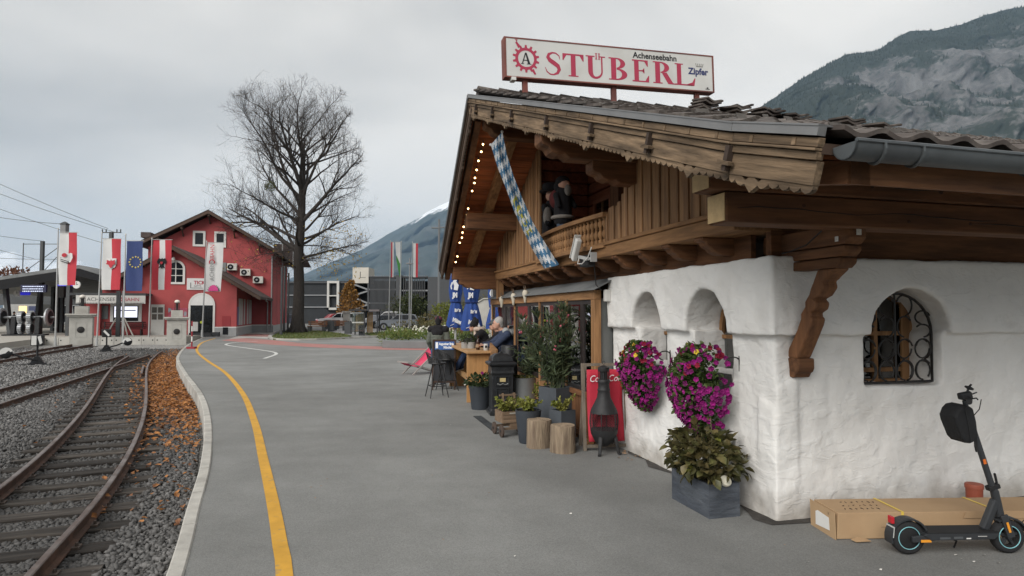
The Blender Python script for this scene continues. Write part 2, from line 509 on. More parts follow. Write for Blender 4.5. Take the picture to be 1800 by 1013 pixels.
def blades(name, px_poly, z, n, hmin, hmax, mat):
 P = [G(px, py, z) for px, py in px_poly]
 xs = [p.x for p in P]; ys = [p.y for p in P]
 def inside(x, y):
  c = False; j = len(P) - 1
  for i in range(len(P)):
   if (P[i].y > y) != (P[j].y > y) and x < (P[j].x - P[i].x) * (y - P[i].y) / (P[j].y - P[i].y) + P[i].x: c = not c
   j = i
  return c
 vs = []; fs = []; k = 0
 while k < n:
  x = random.uniform(min(xs), max(xs)); y = random.uniform(min(ys), max(ys))
  if not inside(x, y): k += .3; continue
  a = random.uniform(0, PI); h = random.uniform(hmin, hmax); w = .03
  b = len(vs)
  vs += [(x - w * math.cos(a), y - w * math.sin(a), z), (x + w * math.cos(a), y + w * math.sin(a), z),
               (x + random.uniform(-.05, .05), y + random.uniform(-.05, .05), z + h)]
  fs.append((b, b + 1, b + 2)); k += 1
 g = MB(); g.add(vs, fs); o = g.build(name, mat); o['kind'] = 'stuff'; return o
m_grass = foliage('grass_blades', (.085, .125, .03), .5, (.15, .14, .05))
blades('lawn_grass', GRASS1, .05, 5000, .03, .11, m_grass)
blades('verge_grass', GRASS2, .05, 4000, .03, .14, m_grass)
ZR = -0.15
Rp = [(54, 1007), (89, 962.5), (125, 918), (161, 873), (197, 819), (224, 775), (244, 734), (253, 703), (256, 672), (254, 649), (262, 631.6), (277, 620), (308, 609)]
Lp = [(0, 868.6), (44.7, 828), (89.4, 788), (130, 748), (156.5, 716.5), (177, 685), (186, 663), (192, 651.7), (206, 640.5), (228, 627), (250, 618), (293, 604.7)]
def pf(pts, deg):
 q = [G(*p, ZR) for p in pts]
 return np.polyfit([p.y for p in q], [p.x for p in q], deg)
fr_, fl_ = pf(Rp, 4), pf(Lp, 4)
def centre_a(y):
 if y < 6.0:
  s = (centre_a(6.4) - centre_a(6.0)) / .4
  return centre_a(6.0) + s * .92 * (y - 6.0)
 return .5 * (np.polyval(fr_, y) + np.polyval(fl_, y))
BD = Vector((-.3495, .937, 0)); B0 = Vector((-12.28, 15.8, 0))
def line_b(y):
 return B0.x + BD.x / BD.y * (y - B0.y)
pa = []
for k in range(-8, 121):
 y = k * .25 * 1.0 + 0
 pa.append(Vector((centre_a(y), y, 0)))
y = pa[-1].y
while y < 36:                                   # ease into the straight track
 y += .25
 t = min(1, max(0, (y - 27) / 8)); t = t * t * (3 - 2 * t)
 pa.append(Vector((centre_a(y) * (1 - t) + line_b(y) * t, y, 0)))
for i, p in enumerate(pa):
 t = min(1, max(0, (p.y - 27) / 8)); t = t * t * (3 - 2 * t)
 if p.y <= 30: p.x = centre_a(p.y) * (1 - t) + line_b(p.y) * t
pa = cr_path(pa[::4], .3)
pb = [B0 + BD * (k * .5) for k in range(-22, 28)]
C3a, C3b = G(0, 629, ZR), G(135, 606.5, ZR)
d3 = (C3b - C3a).normalized()
pc = [C3a + d3 * (k * .5) for k in range(-14, 26)]
m_rust = M('rusty_rail', (.075, .042, .030), .85, .4, 9, .5, 40, second=(.12, .065, .045), sscale=4)
m_railtop = M('worn_rail_top', (.20, .17, .155), .45, .25, 7, .1, 20, metal=.5, second=(.11, .075, .06), sscale=3)
m_slp = wood('sleeper_wood', (.030, .026, .023), 'x', .35, .6, .9, (.065, .057, .05), .8)
m_slpw = wood('bleached_sleeper_wood', (.085, .074, .064), 'x', .5, .8, .9, (.020, .018, .016), .8)
m_clip = M('rail_clip_iron', (.075, .055, .045), .7, .4, 20)
RPROF = [(-.055, -.0), (-.055, .012), (-.012, .026), (-.009, .085), (-.030, .098), (-.030, .122), (-.022, .130), (.022, .130), (.030, .122), (.030, .098), (.009, .085), (.012, .026), (.055, .012), (.055, 0)]
def sweep_rail(path, off, z0, i0=0, i1=None, dz=0):
 n_ = normals2(path); mb = MB(); vs = []
 idx = range(i0, i1 if i1 else len(path))
 for i in idx:
  p, q = path[i], n_[i]
  for a, h in RPROF: vs.append((p.x + q.x * (off + a), p.y + q.y * (off + a), z0 + h + dz))
 k = len(RPROF); m = len(list(idx))
 for i in range(m - 1):
  for c in range(k):
   a, b = i * k + c, i * k + (c + 1) % k
   mb.f.append((a, b, b + k, a + k)); mb.m.append(1 if c in (5, 6, 7) else 0)
 mb.v = vs
 mb.f += [tuple(range(k)), tuple((m - 1) * k + c for c in range(k - 1, -1, -1))]; mb.m += [0, 0]
 return mb
sleeper_me = {}; SLP = []
def sleeper_mesh(L, mat):
 k = (round(L, 2), mat.name)
 if k not in sleeper_me:
  mb = MB(); vs = []
  nx = 7
  for i in range(nx + 1):
   x = -L / 2 + L * i / nx
   for y, z in ((-.115, -.14), (-.12, -.01 + random.uniform(-.006, .004)), (-.10, random.uniform(-.004, .006)), (.10, random.uniform(-.004, .006)), (.12, -.01 + random.uniform(-.006, .004)), (.115, -.14)):
    vs.append((x, y + random.uniform(-.006, .006), z))
  fs = [(i * 6 + c, i * 6 + c + 1, i * 6 + 7 + c, i * 6 + 6 + c) for i in range(nx) for c in range(5)]
  fs += [(0, 1, 2, 3, 4, 5), tuple(nx * 6 + c for c in (5, 4, 3, 2, 1, 0))]
  mb.add(vs, fs); sleeper_me[k] = mb.mesh('sleeper', mat)
 return sleeper_me[k]
def make_track(name, label, path, ia=0, ib=None, spacing=.62, sl=1.8, skip=None, ends=(None, None)):
 t = thing(name, label, 'railway track', path[0])
 t.location = (0, 0, 0)
 n_ = normals2(path)
 sweep_rail(path, -.53, ZR - .13, ia, ends[0]).build('rail', [m_rust, m_railtop], t, 30)
 sweep_rail(path, .53, ZR - .13, ia, ends[1], -.0).build('rail', [m_rust, m_railtop], t, 30)
 acc = 0; clips = MB()
 for i in range(1, len(path)):
  acc += (path[i] - path[i - 1]).length
  if acc >= spacing:
   acc = 0
   if skip and skip(path[i]): continue
   p, q = path[i], n_[i]
   ang = math.atan2(q.y, q.x); SLP.append((p.x, p.y, q.x, q.y, sl))
   o = inst(sleeper_mesh(sl, m_slpw if random.random() < .45 else m_slp), 'sleeper', t, (p.x, p.y, ZR - .126 + random.uniform(-.006, .004)), (random.uniform(-.01, .01), random.uniform(-.008, .008), ang + random.uniform(-.02, .02)))
   for s_ in (-1, 1):
    for e in (-1, 1):
     c = p + q * (s_ * .53 + e * .085)
     clips.box((c.x, c.y, ZR - .122), (.06, .10, .022), Matrix.Rotation(ang, 3, 'Z'))
     clips.cyl((c.x, c.y, ZR - .12), (c.x, c.y, ZR - .082), .014, .012, 6)
 o = clips.build('rail_clips', m_clip, t); o['kind'] = 'stuff'
 return t
endA = [min(range(len(pa)), key=lambda i: abs(pa[i].y - yy)) for yy in (28.5, 31.5)]
make_track('railway_track', 'nearest rusty metre-gauge track curving along the kerb with worn sleepers', pa, 0, None, .59, 1.85, lambda p: p.y > 29, endA)
def near_a(p):
 return min((p - q).length for q in pa[::4]) < 1.15 and p.y < 29
make_track('railway_track', 'straight rusty track left of the curved one, joining it at the points', pb, 0, None, .65, 1.75, near_a)
make_track('railway_track', 'far short track running beside the concrete platform edge', pc, 0, None, .65, 1.75)
iy = [min(range(len(pa)), key=lambda i: abs(pa[i].y - yy)) for yy in (19.6, 22.6)]
tag(sweep_rail(pa, .40, ZR - .13, iy[0], iy[1]).build('check_rail', [m_rust, m_railtop]), 'short guard rail inside the curved track opposite the crossing', 'rail')
def rail_clear(x, y):
 return True
kerb_x = lambda y: float(np.interp(y, [k[1] for k in KP], [k[0] for k in KP]))
def make_stones(name, n, ymin, ymax, smin, smax, mat, left=14.0, seed=3):
 rs = np.random.RandomState(seed)
 t = (1 + 5 ** .5) / 2
 ico = np.array([(-1, -1, -1), (1, -1, -1), (1, 1, -1), (-1, 1, -1), (-1, -1, 1), (1, -1, 1), (1, 1, 1), (-1, 1, 1)]) / 1.45
 icf = np.array([(0, 2, 1), (0, 3, 2), (4, 5, 6), (4, 6, 7), (0, 1, 5), (0, 5, 4), (1, 2, 6), (1, 6, 5), (2, 3, 7), (2, 7, 6), (3, 0, 4), (3, 4, 7)])
 Y = ymin + (ymax - ymin) * rs.rand(n) ** 1.25
 kx = np.interp(Y, [k[1] for k in KP], [k[0] for k in KP])
 lo = np.maximum(-.86 * Y - 1.0, kx - left)
 X = lo + (kx - .06 - lo) * rs.rand(n)
 keep = np.ones(n, bool)
 for sx_, sy_, qx, qy, sl in SLP:
  dx_, dy_ = X - sx_, Y - sy_
  keep &= (rs.rand(n) < .32) | ~((np.abs(dx_ * qx + dy_ * qy) < sl / 2 - .02 * rs.rand(n)) & (np.abs(-dx_ * qy + dy_ * qx) < .115 + .02 * rs.rand(n)))
 X, Y, kx = X[keep], Y[keep], kx[keep]; n = len(X)
 Sz = smin + (smax - smin) * rs.rand(n) ** 1.6
 V = ico[None] * (1 + .95 * (rs.rand(n, 8, 3) - .5))
 V = V * (Sz[:, None, None] * (np.array([1, .8, .62]) * (.75 + .5 * rs.rand(n, 1, 3))))
 a = rs.rand(n) * 2 * PI; ca, sa = np.cos(a), np.sin(a); b = (rs.rand(n) - .5) * 2.4; cb, sb = np.cos(b), np.sin(b)
 x, yy, z = V[..., 0], V[..., 1], V[..., 2]
 x, z = x * cb[:, None] + z * sb[:, None], -x * sb[:, None] + z * cb[:, None]
 x, yy = x * ca[:, None] - yy * sa[:, None], x * sa[:, None] + yy * ca[:, None]
 pax = np.interp(Y, [p.y for p in pa], [p.x for p in pa]); dA = np.abs(X - pax)
 base = BZ + np.where(dA < .95, .004, .01 + .04 * rs.rand(n))
 P = np.stack([x + X[:, None], yy + Y[:, None], z + base[:, None] + Sz[:, None] * .18], -1).reshape(-1, 3)
 F = (icf[None] + (np.arange(n) * 8)[:, None, None]).reshape(-1, 3)
 me = bpy.data.meshes.new(name); me.vertices.add(len(P)); me.vertices.foreach_set('co', P.ravel())
 me.loops.add(F.size); me.loops.foreach_set('vertex_index', F.ravel().astype(np.int32))
 me.polygons.add(len(F)); me.polygons.foreach_set('loop_start', np.arange(0, F.size, 3, dtype=np.int32))
 me.update(); me.validate(); me.materials.append(mat)
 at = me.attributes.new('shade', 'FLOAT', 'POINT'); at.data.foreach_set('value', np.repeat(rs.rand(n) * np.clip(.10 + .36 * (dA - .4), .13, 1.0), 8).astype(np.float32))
 o = bpy.data.objects.new(name, me); COL.objects.link(o); o['kind'] = 'stuff'
 return o
m_stone = M('ballast_stone', (.19, .185, .18), .9, .3, 8, .3, 60)
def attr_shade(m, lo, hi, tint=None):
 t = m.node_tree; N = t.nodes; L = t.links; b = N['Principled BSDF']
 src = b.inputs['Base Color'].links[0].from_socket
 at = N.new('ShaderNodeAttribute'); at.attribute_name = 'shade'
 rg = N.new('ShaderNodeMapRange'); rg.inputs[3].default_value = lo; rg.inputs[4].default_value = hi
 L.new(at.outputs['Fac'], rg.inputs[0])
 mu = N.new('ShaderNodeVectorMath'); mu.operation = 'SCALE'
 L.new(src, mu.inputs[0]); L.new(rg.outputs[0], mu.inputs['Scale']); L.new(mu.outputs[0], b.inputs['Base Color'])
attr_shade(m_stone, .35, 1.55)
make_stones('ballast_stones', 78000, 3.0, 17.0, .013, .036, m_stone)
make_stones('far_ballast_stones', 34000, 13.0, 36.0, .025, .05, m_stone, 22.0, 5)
m_leafo = foliage('fallen_leaf_orange', (.42, .185, .06), .55, (.22, .10, .05))
lv = MB()
kpx = [(p.x, p.y) for p in kpath]
cnt = 0; random.seed(17)
while cnt < 7000:
 i = random.uniform(6, 37)
 y = i; x = kerb_x(y) - .06
 dens = math.exp(-((y - 18) / 9.0) ** 2)
 if y < 13: dens *= .06 + .94 * max(0, (y - 6.5) / 6.5) ** 2.4
 dens *= .45 + .9 * max(0, .5 + mnoise.noise(Vector((y * .9, 1, 0))))
 if random.random() > dens + .02: continue
 w = abs(random.gauss(0, .55)) if y > 11 else abs(random.gauss(0, .7))
 if y > 13 or random.random() < (y - 8) / 5: w = random.random() ** 1.2 * 1.45
 x -= w
 if y > 6 and x < float(np.interp(y, [p.y for p in pa], [p.x for p in pa])) + .62 and random.random() < .9: continue
 if random.random() < .02: x -= random.uniform(0, 3)
 a = random.uniform(0, 2 * PI); s_ = random.uniform(.05, .10)
 tilt = random.uniform(-.5, .5)
 z = BZ + .06 + random.random() * .05
 lv.leaf((x, y, z), (math.cos(a), math.sin(a), tilt), (random.uniform(-.5, .5), random.uniform(-.5, .5), 1), s_, s_ * .7, .5, random.uniform(-.6, .6))
 cnt += 1
o = lv.build('fallen_leaves', m_leafo); o['kind'] = 'stuff'
lv = MB()
for k in range(40):
 p = G(random.uniform(1085, 1180), random.uniform(795, 812)) if k < 28 else G(random.uniform(350, 1700), random.uniform(700, 1000))
 a = random.uniform(0, 6.3); s_ = random.uniform(.03, .06) * (1 if k < 28 else .5)
 lv.leaf((p.x, p.y, .012), (math.cos(a), math.sin(a), .15), (random.uniform(-.3, .3), random.uniform(-.3, .3), 1), s_, s_ * .6, .5, .4)
o = lv.build('scattered_leaves', M('dry_leaf', (.30, .19, .11), .9, .4, 9)); o['kind'] = 'stuff'
# ================================================================ the inn (timber and stucco house on the right)
FI = Frame(G(1367, 915), TH)
inn = thing('alpine_inn', 'white stucco and timber inn with carved gable, balcony and tiled roof', 'building', FI.o, TH)
m_stucco = M('white_stucco', (.80, .785, .755), .9, .045, 1.2, .55, 5.5, second=(.74, .72, .685), spos=(.45, .75), sscale=2.5, bdist=.035)
def stucco_relief(m):
 """trowel strokes: short stretched ridges over the lumps"""
 t = m.node_tree; N = t.nodes; L = t.links; b = N['Principled BSDF']
 src = b.inputs['Normal'].links[0].from_node
 co = N.new('ShaderNodeTexCoord'); mp = N.new('ShaderNodeMapping'); mp.inputs['Rotation'].default_value = (.5, .6, .4); mp.inputs['Scale'].default_value = (3.2, 3.2, 8.5)
 nz = N.new('ShaderNodeTexNoise'); nz.inputs['Scale'].default_value = .95; nz.inputs['Detail'].default_value = 3; nz.inputs['Distortion'].default_value = 1.6
 L.new(co.outputs['Object'], mp.inputs[0]); L.new(mp.outputs[0], nz.inputs['Vector'])
 rg = N.new('ShaderNodeMapRange'); rg.inputs[1].default_value = .52; rg.inputs[2].default_value = .62
 L.new(nz.outputs['Fac'], rg.inputs[0])
 bp = N.new('ShaderNodeBump'); bp.inputs['Strength'].default_value = .28; bp.inputs['Distance'].default_value = .012
 L.new(rg.outputs[0], bp.inputs['Height']); L.new(src.outputs[0], bp.inputs['Normal']); L.new(bp.outputs[0], b.inputs['Normal'])
stucco_relief(m_stucco)
def wall_dirt_and_shade(m):
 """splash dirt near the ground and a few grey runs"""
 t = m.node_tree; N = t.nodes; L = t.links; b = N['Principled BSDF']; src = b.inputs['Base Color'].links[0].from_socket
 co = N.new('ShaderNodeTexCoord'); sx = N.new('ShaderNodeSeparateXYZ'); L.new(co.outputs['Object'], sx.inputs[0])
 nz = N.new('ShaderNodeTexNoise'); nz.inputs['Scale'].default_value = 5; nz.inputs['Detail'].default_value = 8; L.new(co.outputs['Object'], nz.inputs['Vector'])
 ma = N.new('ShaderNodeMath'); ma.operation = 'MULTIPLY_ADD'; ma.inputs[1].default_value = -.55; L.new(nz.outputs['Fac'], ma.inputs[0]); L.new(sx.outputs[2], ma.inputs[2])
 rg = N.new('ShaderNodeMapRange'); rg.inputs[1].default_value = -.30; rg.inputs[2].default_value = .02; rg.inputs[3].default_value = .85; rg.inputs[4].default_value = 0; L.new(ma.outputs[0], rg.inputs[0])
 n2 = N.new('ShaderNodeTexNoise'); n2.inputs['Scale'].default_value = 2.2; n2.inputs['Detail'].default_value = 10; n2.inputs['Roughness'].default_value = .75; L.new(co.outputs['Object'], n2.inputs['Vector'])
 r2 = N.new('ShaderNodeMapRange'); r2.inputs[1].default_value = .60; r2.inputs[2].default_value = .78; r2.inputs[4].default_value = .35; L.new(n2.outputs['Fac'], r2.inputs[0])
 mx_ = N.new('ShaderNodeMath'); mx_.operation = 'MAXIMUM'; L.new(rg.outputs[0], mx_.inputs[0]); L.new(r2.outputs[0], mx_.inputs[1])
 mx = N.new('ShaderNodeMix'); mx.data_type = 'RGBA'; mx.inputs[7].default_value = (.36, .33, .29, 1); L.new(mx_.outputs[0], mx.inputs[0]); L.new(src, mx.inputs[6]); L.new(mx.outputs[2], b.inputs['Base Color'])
wall_dirt_and_shade(m_stucco)
W_PLK = (.335, .188, .092)
m_plank_z = wood('plank_wood_', W_PLK, 'z', .22, .30, .75, (.16, .085, .045))
m_beam_x = wood('beam_wood_', (.170, .078, .036), 'x', .15, .35, .75, (.095, .045, .024))
m_beam_y = wood('beam_wood_', (.170, .078, .036), 'y', .15, .35, .75, (.095, .045, .024))
m_beam_z = wood('beam_wood_', (.170, .078, .036), 'z', .15, .35, .75, (.095, .045, .024))
m_light_y = wood('pale_beam_', (.30, .160, .072), 'y', .1, .3, .75, (.18, .095, .044))
m_light_z = wood('pale_beam_', (.30, .160, .072), 'z', .1, .3, .75, (.18, .095, .044))
m_endgr = M('end_grain', (.52, .37, .19), .8, .2, 12, .4, 30, second=(.40, .28, .14))
m_grey_y = wood('weathered_board_', (.190, .132, .082), 'y', .15, .6, .85, (.08, .057, .038), .8)
m_soff = wood('soffit_', (.37, .115, .042), 'x', .25, .3, .7, (.20, .07, .03))
m_logred = wood('log_wall_', (.24, .075, .035), 'y', .2, .3, .75, (.15, .05, .025))
m_darkiron = M('dark_iron', (.022, .020, .019), .55, .3, 20, .2, 40)
m_tile = M('roof_tile', (.064, .052, .046), .85, .45, 9, .5, 30, rnd=.35, second=(.115, .10, .088), sscale=5, bdist=.006)
m_zinc = M('zinc', (.105, .115, .12), .5, .2, 5, .1, 12, metal=.4, second=(.075, .08, .085), sscale=2)
m_flash = M('flashing', (.20, .20, .20), .5, .12, 4, metal=.3)
m_glass = glass('window_glass', (.62, .66, .66))
m_dark = M('dark_interior', (.02, .017, .015), .9, .2, 3)
def arch_pieces(mb, P, s0, s1, z0, z1, ops):
 """P(s,z list)->adds a prism; wall from s0..s1 with arched openings (a, b, sill, spring, top)"""
 cur = s0
 for a, b, sill, spring, top in ops:
  P([(cur - .01, z0), (a, z0), (a, z1), (cur - .01, z1)])
  if sill > z0: P([(a - .01, z0), (b + .01, z0), (b + .01, min(sill, z1)), (a - .01, min(sill, z1))])
  if z1 > spring and top < z1:
   c, h = (a + b) / 2, (b - a) / 2
   pts = [(a - .01, z1 + 0), (a - .01, max(spring, z0))]
   for k in range(0, 17):
    t = PI * (1 - k / 16)
    x, z = c + h * math.cos(t), spring + (top - spring) * math.sin(t)
    pts.append((x, max(z, z0)))
   pts += [(b + .01, max(spring, z0)), (b + .01, z1)]
   P(pts)
  cur = b
 P([(cur - .01, z0), (s1, z0), (s1, z1), (cur - .01, z1)])
ZL, ZT = 1.565, 2.23
w = MB()
fac_lo = [(.60, 1.26, .98, 1.55, 1.97), (1.84, 2.50, .98, 1.55, 1.97)]
fac_up = [(.59, 1.33, .98, 1.55, 1.99), (1.83, 2.58, .98, 1.55, 1.99)]
arch_pieces(w, lambda p: w.prism(p, 'x', 0.0, .5), 0.0, 3.28, -.25, ZL, fac_lo)
arch_pieces(w, lambda p: w.prism(p, 'x', -.08, .5), -.08, 3.30, ZL - .01, ZT, fac_up)
near_lo = [(.94, 1.82, 1.09, 1.56, 1.95)]
near_up = [(.95, 1.86, 1.09, 1.56, 1.97)]
arch_pieces(w, lambda p: w.prism(p, 'y', 0.0, .5), 0.0, 7.0, -.25, ZL, near_lo)
arch_pieces(w, lambda p: w.prism(p, 'y', -.08, .5), -.08, 7.0, ZL - .01, ZT, near_up)
w.prism([(-.05, -.25), (.2, -.25), (.2, 1.2), (0.0, 1.1)], 'y', -.03, 3.28)
w.prism([(-.04, -.25), (.2, -.25), (.2, 1.0), (0.0, .95)], 'x', -.03, 7.0)
wall = w.build('stucco_wall', m_stucco, inn)
r = wall.modifiers.new('r', 'REMESH'); r.mode = 'VOXEL'; r.voxel_size = .022; r.use_smooth_shade = True
sm = wall.modifiers.new('s', 'SMOOTH'); sm.factor = .5; sm.iterations = 2
tx = bpy.data.textures.new('lumps', 'CLOUDS'); tx.noise_scale = .30; tx.noise_depth = 3
ds = wall.modifiers.new('d', 'DISPLACE'); ds.texture = tx; ds.strength = .04; ds.mid_level = .5; ds.texture_coords = 'LOCAL'
tx2 = bpy.data.textures.new('trowel', 'CLOUDS'); tx2.noise_scale = .11; tx2.noise_depth = 2
ds = wall.modifiers.new('d2', 'DISPLACE'); ds.texture = tx2; ds.strength = .008; ds.mid_level = .5; ds.texture_coords = 'LOCAL'
mb = MB(); mb.box2((.52, .3, .0), (.55, 3.2, 2.3)); mb.box2((.3, .52, 0), (6.5, .55, 2.3)); mb.build('room_lining', m_dark, inn)
def arched_window(parent_name, plane, a, b, sill, spring, top, depth, t=.05, mull=1, bars=(1.5,)):
 """plane 'x': facade (coordinate y along); plane 'y': near wall (x along)"""
 ax = plane
 win = MB(); c, h = (a + b) / 2, (b - a) / 2
 def outl(k, nn=14):
  pts = [(a + k, sill + k)]
  for q in range(nn + 1):
   tt = PI * (1 - q / nn); pts.append((c + (h - k) * math.cos(tt), spring + (top - spring - k) * math.sin(tt)))
  pts.append((b - k, sill + k)); return pts
 o1, o2 = outl(0), outl(t)
 n = len(o1)
 for i in range(n):
  j = (i + 1) % n
  win.prism([o1[i], o1[j], o2[j], o2[i]], ax, depth, depth + .06)
 fr = win.build('window', m_light_z, inn)
 g = MB(); g.prism(outl(t * .5), ax, depth + .028, depth + .034); g.build('pane', m_glass, fr)
 m2 = MB()
 for zb in bars: m2.prism([(a + t, zb - .02), (b - t, zb - .02), (b - t, zb + .02), (a + t, zb + .02)], ax, depth - .004, depth + .05)
 m2.prism([(c - .022, sill + t), (c + .022, sill + t), (c + .022, top - t), (c - .022, top - t)], ax, depth + .002, depth + .054)
 m2.build('mullion', m_light_z, fr)
 return fr
for a, b, sill, spring, top in fac_lo:
 arched_window('w', 'x', a - .05, b + .05, sill - .02, spring, top + .02, .33, .055, 1, (1.5,))
arched_window('w', 'y', .90, 1.96, 1.05, 1.55, 1.98, .36, .06, 1, (1.55, 1.2))
mb = MB(); mb.box2((1.72, .34, 1.05), (1.86, .36, 1.95)); mb.build('shutter_board', m_light_z, inn)
gr = MB(); ga, gb, gs, gsp, gt, gy = .955, 1.80, 1.11, 1.56, 1.93, .09
gc, gh = (ga + gb) / 2, (gb - ga) / 2
outp = [(ga, gs)] + [(gc + gh * math.cos(PI * (1 - q / 16)), gsp + (gt - gsp) * math.sin(PI * (1 - q / 16))) for q in range(17)] + [(gb, gs)]
gr.tube([(x, gy, z) for x, z in outp], .013, 6, True, 0, True)
gr.tube([(gc, gy, gs), (gc, gy, gt)], .010, 6)
def scroll(x0, x1, z0, z1, flip=False):
 """an S of two C curls"""
 pts = []
 w_, h_ = x1 - x0, z1 - z0
 for k in range(25):
  t = k / 24
  ang = t * 2 * PI * 1.0
  if t < .5:
   a_ = PI * 1.45 - t * 2 * PI * 1.35; r_ = .5
   x, z = .5 + .46 * math.cos(a_), .25 + .24 * math.sin(a_)
  else:
   a_ = -PI * .35 + PI * .45 + (t - .5) * 2 * PI * 1.35 - PI * .55
   x, z = .5 + .46 * math.cos(a_), .75 + .24 * math.sin(a_)
  if flip: x = 1 - x
  pts.append((x0 + w_ * x, gy - .006, z0 + h_ * z))
 return pts
hw = (gb - ga) / 4
for i in range(4):
 x0 = ga + hw * i
 gr.tube(scroll(x0 + .01, x0 + hw - .01, gs + .01, gs + .40, i % 2 == 0), .0085, 5)
 zt = .40 if i in (1, 2) else .25
 gr.tube(scroll(x0 + .01, x0 + hw - .01, gs + .41, gs + .41 + zt, i % 2 == 1), .0085, 5)
 for q in range(2):
  cx_, cz_ = x0 + hw / 2, gs + .105 + q * .2
  gr.tube([(cx_ + .085 * math.cos(a_ * PI / 8), gy + .004, cz_ + .088 * math.sin(a_ * PI / 8)) for a_ in range(-2 + 4 * q, 13 + 4 * q)], .008, 5)
gr.build('window_grille', m_darkiron, inn, 60)
def prism_u(mb, poly, v0, v1):       # outline in (u,z), extruded along v
 return mb.prism(poly, 'x', v0, v1)
mb = MB(); mb.box2((-.99, -.78, 2.385), (7.0, -.56, 2.60)); b_ = mb.build('eave_beam', m_beam_x, inn, None, .012)
mb = MB(); mb.box2((-1.000, -.772, 2.395), (-.993, -.568, 2.59)); mb.build('beam_end', m_endgr, b_)
mb = MB(); mb.box2((-1.12, -.79, 2.606), (7.0, -.57, 2.82)); b_ = mb.build('eave_beam', m_beam_x, inn, None, .015)
mb = MB(); mb.box2((-1.130, -.782, 2.615), (-1.123, -.578, 2.81)); mb.build('beam_end', m_endgr, b_)
random.seed(41)
for z_, va, vb in ((2.70, -.2, 2.2), (2.49, -.9, 1.5), (2.45, 1.2, 4.0), (2.66, 1.9, 4.5)):
 mb = MB(); yk = -.790 if z_ > 2.6 else -.780
 mb.tube([(va + (vb - va) * k / 14, yk, z_ + .012 * math.sin(k * .9) + random.uniform(-.006, .006)) for k in range(15)], [.0015] + [random.uniform(.002, .005) for _ in range(13)] + [.0015], 4); mb.build('crack', m_dark, inn)
for k in range(16):
 z_ = random.choice((2.50, 2.72)) + random.uniform(-.06, .06); v_ = random.uniform(-.8, 3.5); yk = -.790 if z_ > 2.605 else -.780
 mb = MB(); mb.lathe([(.016, 0), (.014, .0025), (.006, .0035)], 10, (v_, yk, z_), (0, -1, 0), 0, True, random.uniform(.8, 1.5), random.uniform(.7, 1)); mb.build('knot', M('knot_wood', (.05, .022, .012), .8, .4, 60), inn)
v0, v1 = .125, .29
for k, (ue, z0, z1) in enumerate([(-.70, 2.275, 2.43), (-.655, 2.185, 2.268), (-.61, 2.10, 2.178)]):
 mb = MB()
 p = [(.3, z0), (ue + .05, z0), (ue + .012, z0 + .03), (ue, z0 + .05), (ue, z1), (.3, z1)]
 prism_u(mb, p, v0, v1); mb.build('corbel_beam', m_beam_y, inn, None, .012)
mb = MB(); mb.box2((.19, -.7065, 2.34), (.235, -.7045, 2.39)); mb.box2((.119, -.60, 2.30), (.121, -.565, 2.34)); mb.build('notice', M('paper', (.62, .60, .56), .8, .25, 60), inn)
brace = [(.06, 1.36), (-.10, 1.36), (-.16, 1.46), (-.265, 1.645), (-.285, 1.70), (-.26, 1.72), (-.255, 1.745), (-.315, 1.775), (-.335, 1.83), (-.30, 1.86), (-.365, 1.885), (-.425, 1.95), (-.41, 2.0), (-.44, 2.015), (-.455, 2.03), (-.56, 2.099), (-.35, 2.099), (-.30, 2.0), (-.27, 1.95), (-.25, 1.90), (-.20, 1.84), (-.20, 1.80), (-.15, 1.74), (-.15, 1.70), (-.10, 1.60)]
mb = MB(); prism_u(mb, brace, .135, .28); mb.build('carved_brace', m_beam_z, inn, None, .022)
mb = MB(); prism_u(mb, [(.08, 1.20), (-.07, 1.20), (-.09, 1.235), (-.115, 1.25), (-.13, 1.28), (-.13, 1.365), (.08, 1.365)], .13, .29); mb.build('brace_foot', m_beam_x, inn, None, .01)
EV = (-2.06, 2.63); KK = (-1.476, 2.811); AP = (4.858, 5.107); FE = (9.28, 2.739)
def roof_z(u):
 if u <= KK[0]: return EV[1] + (u - EV[0]) * (KK[1] - EV[1]) / (KK[0] - EV[0])
 if u <= AP[0]: return KK[1] + (u - KK[0]) * (AP[1] - KK[1]) / (AP[0] - KK[0])
 return AP[1] + (u - AP[0]) * (FE[1] - AP[1]) / (FE[0] - AP[0])
def verge_w(u):
 if u <= AP[0]: return float(np.interp(u, [EV[0], KK[0], AP[0]], [1.30, 1.37, 1.65]))
 return float(np.interp(u, [AP[0], FE[0]], [1.65, 1.42]))
RV = 14.0
roof = MB()
def roof_slab(mb, us, d0, d1, vmin=None, vmax=RV, inset=0.0):
 k = len(us); vs = []
 for u in us:
  for d in (d0, d1):
   l = -verge_w(u) + inset if vmin is None else vmin
   vs += [(l, u, roof_z(u) - d), (vmax, u, roof_z(u) - d)]
 fs = []
 for i in range(k - 1):
  a, b = 4 * i, 4 * i + 4
  fs += [(a, a + 1, b + 1, b), (a + 2, b + 2, b + 3, a + 3), (a, b, b + 2, a + 2), (a + 1, a + 3, b + 3, b + 1)]
 fs += [(0, 2, 3, 1), (4 * k - 4, 4 * k - 3, 4 * k - 1, 4 * k - 2)]
 mb.add(vs, fs)
roof_slab(roof, [EV[0] + .02, KK[0], AP[0]], .055, .11)
roof_slab(roof, [AP[0] + .001, FE[0]], .055, .11)
roof_o = roof.build('roof', M('roof_deck', (.05, .03, .02), .9), inn)
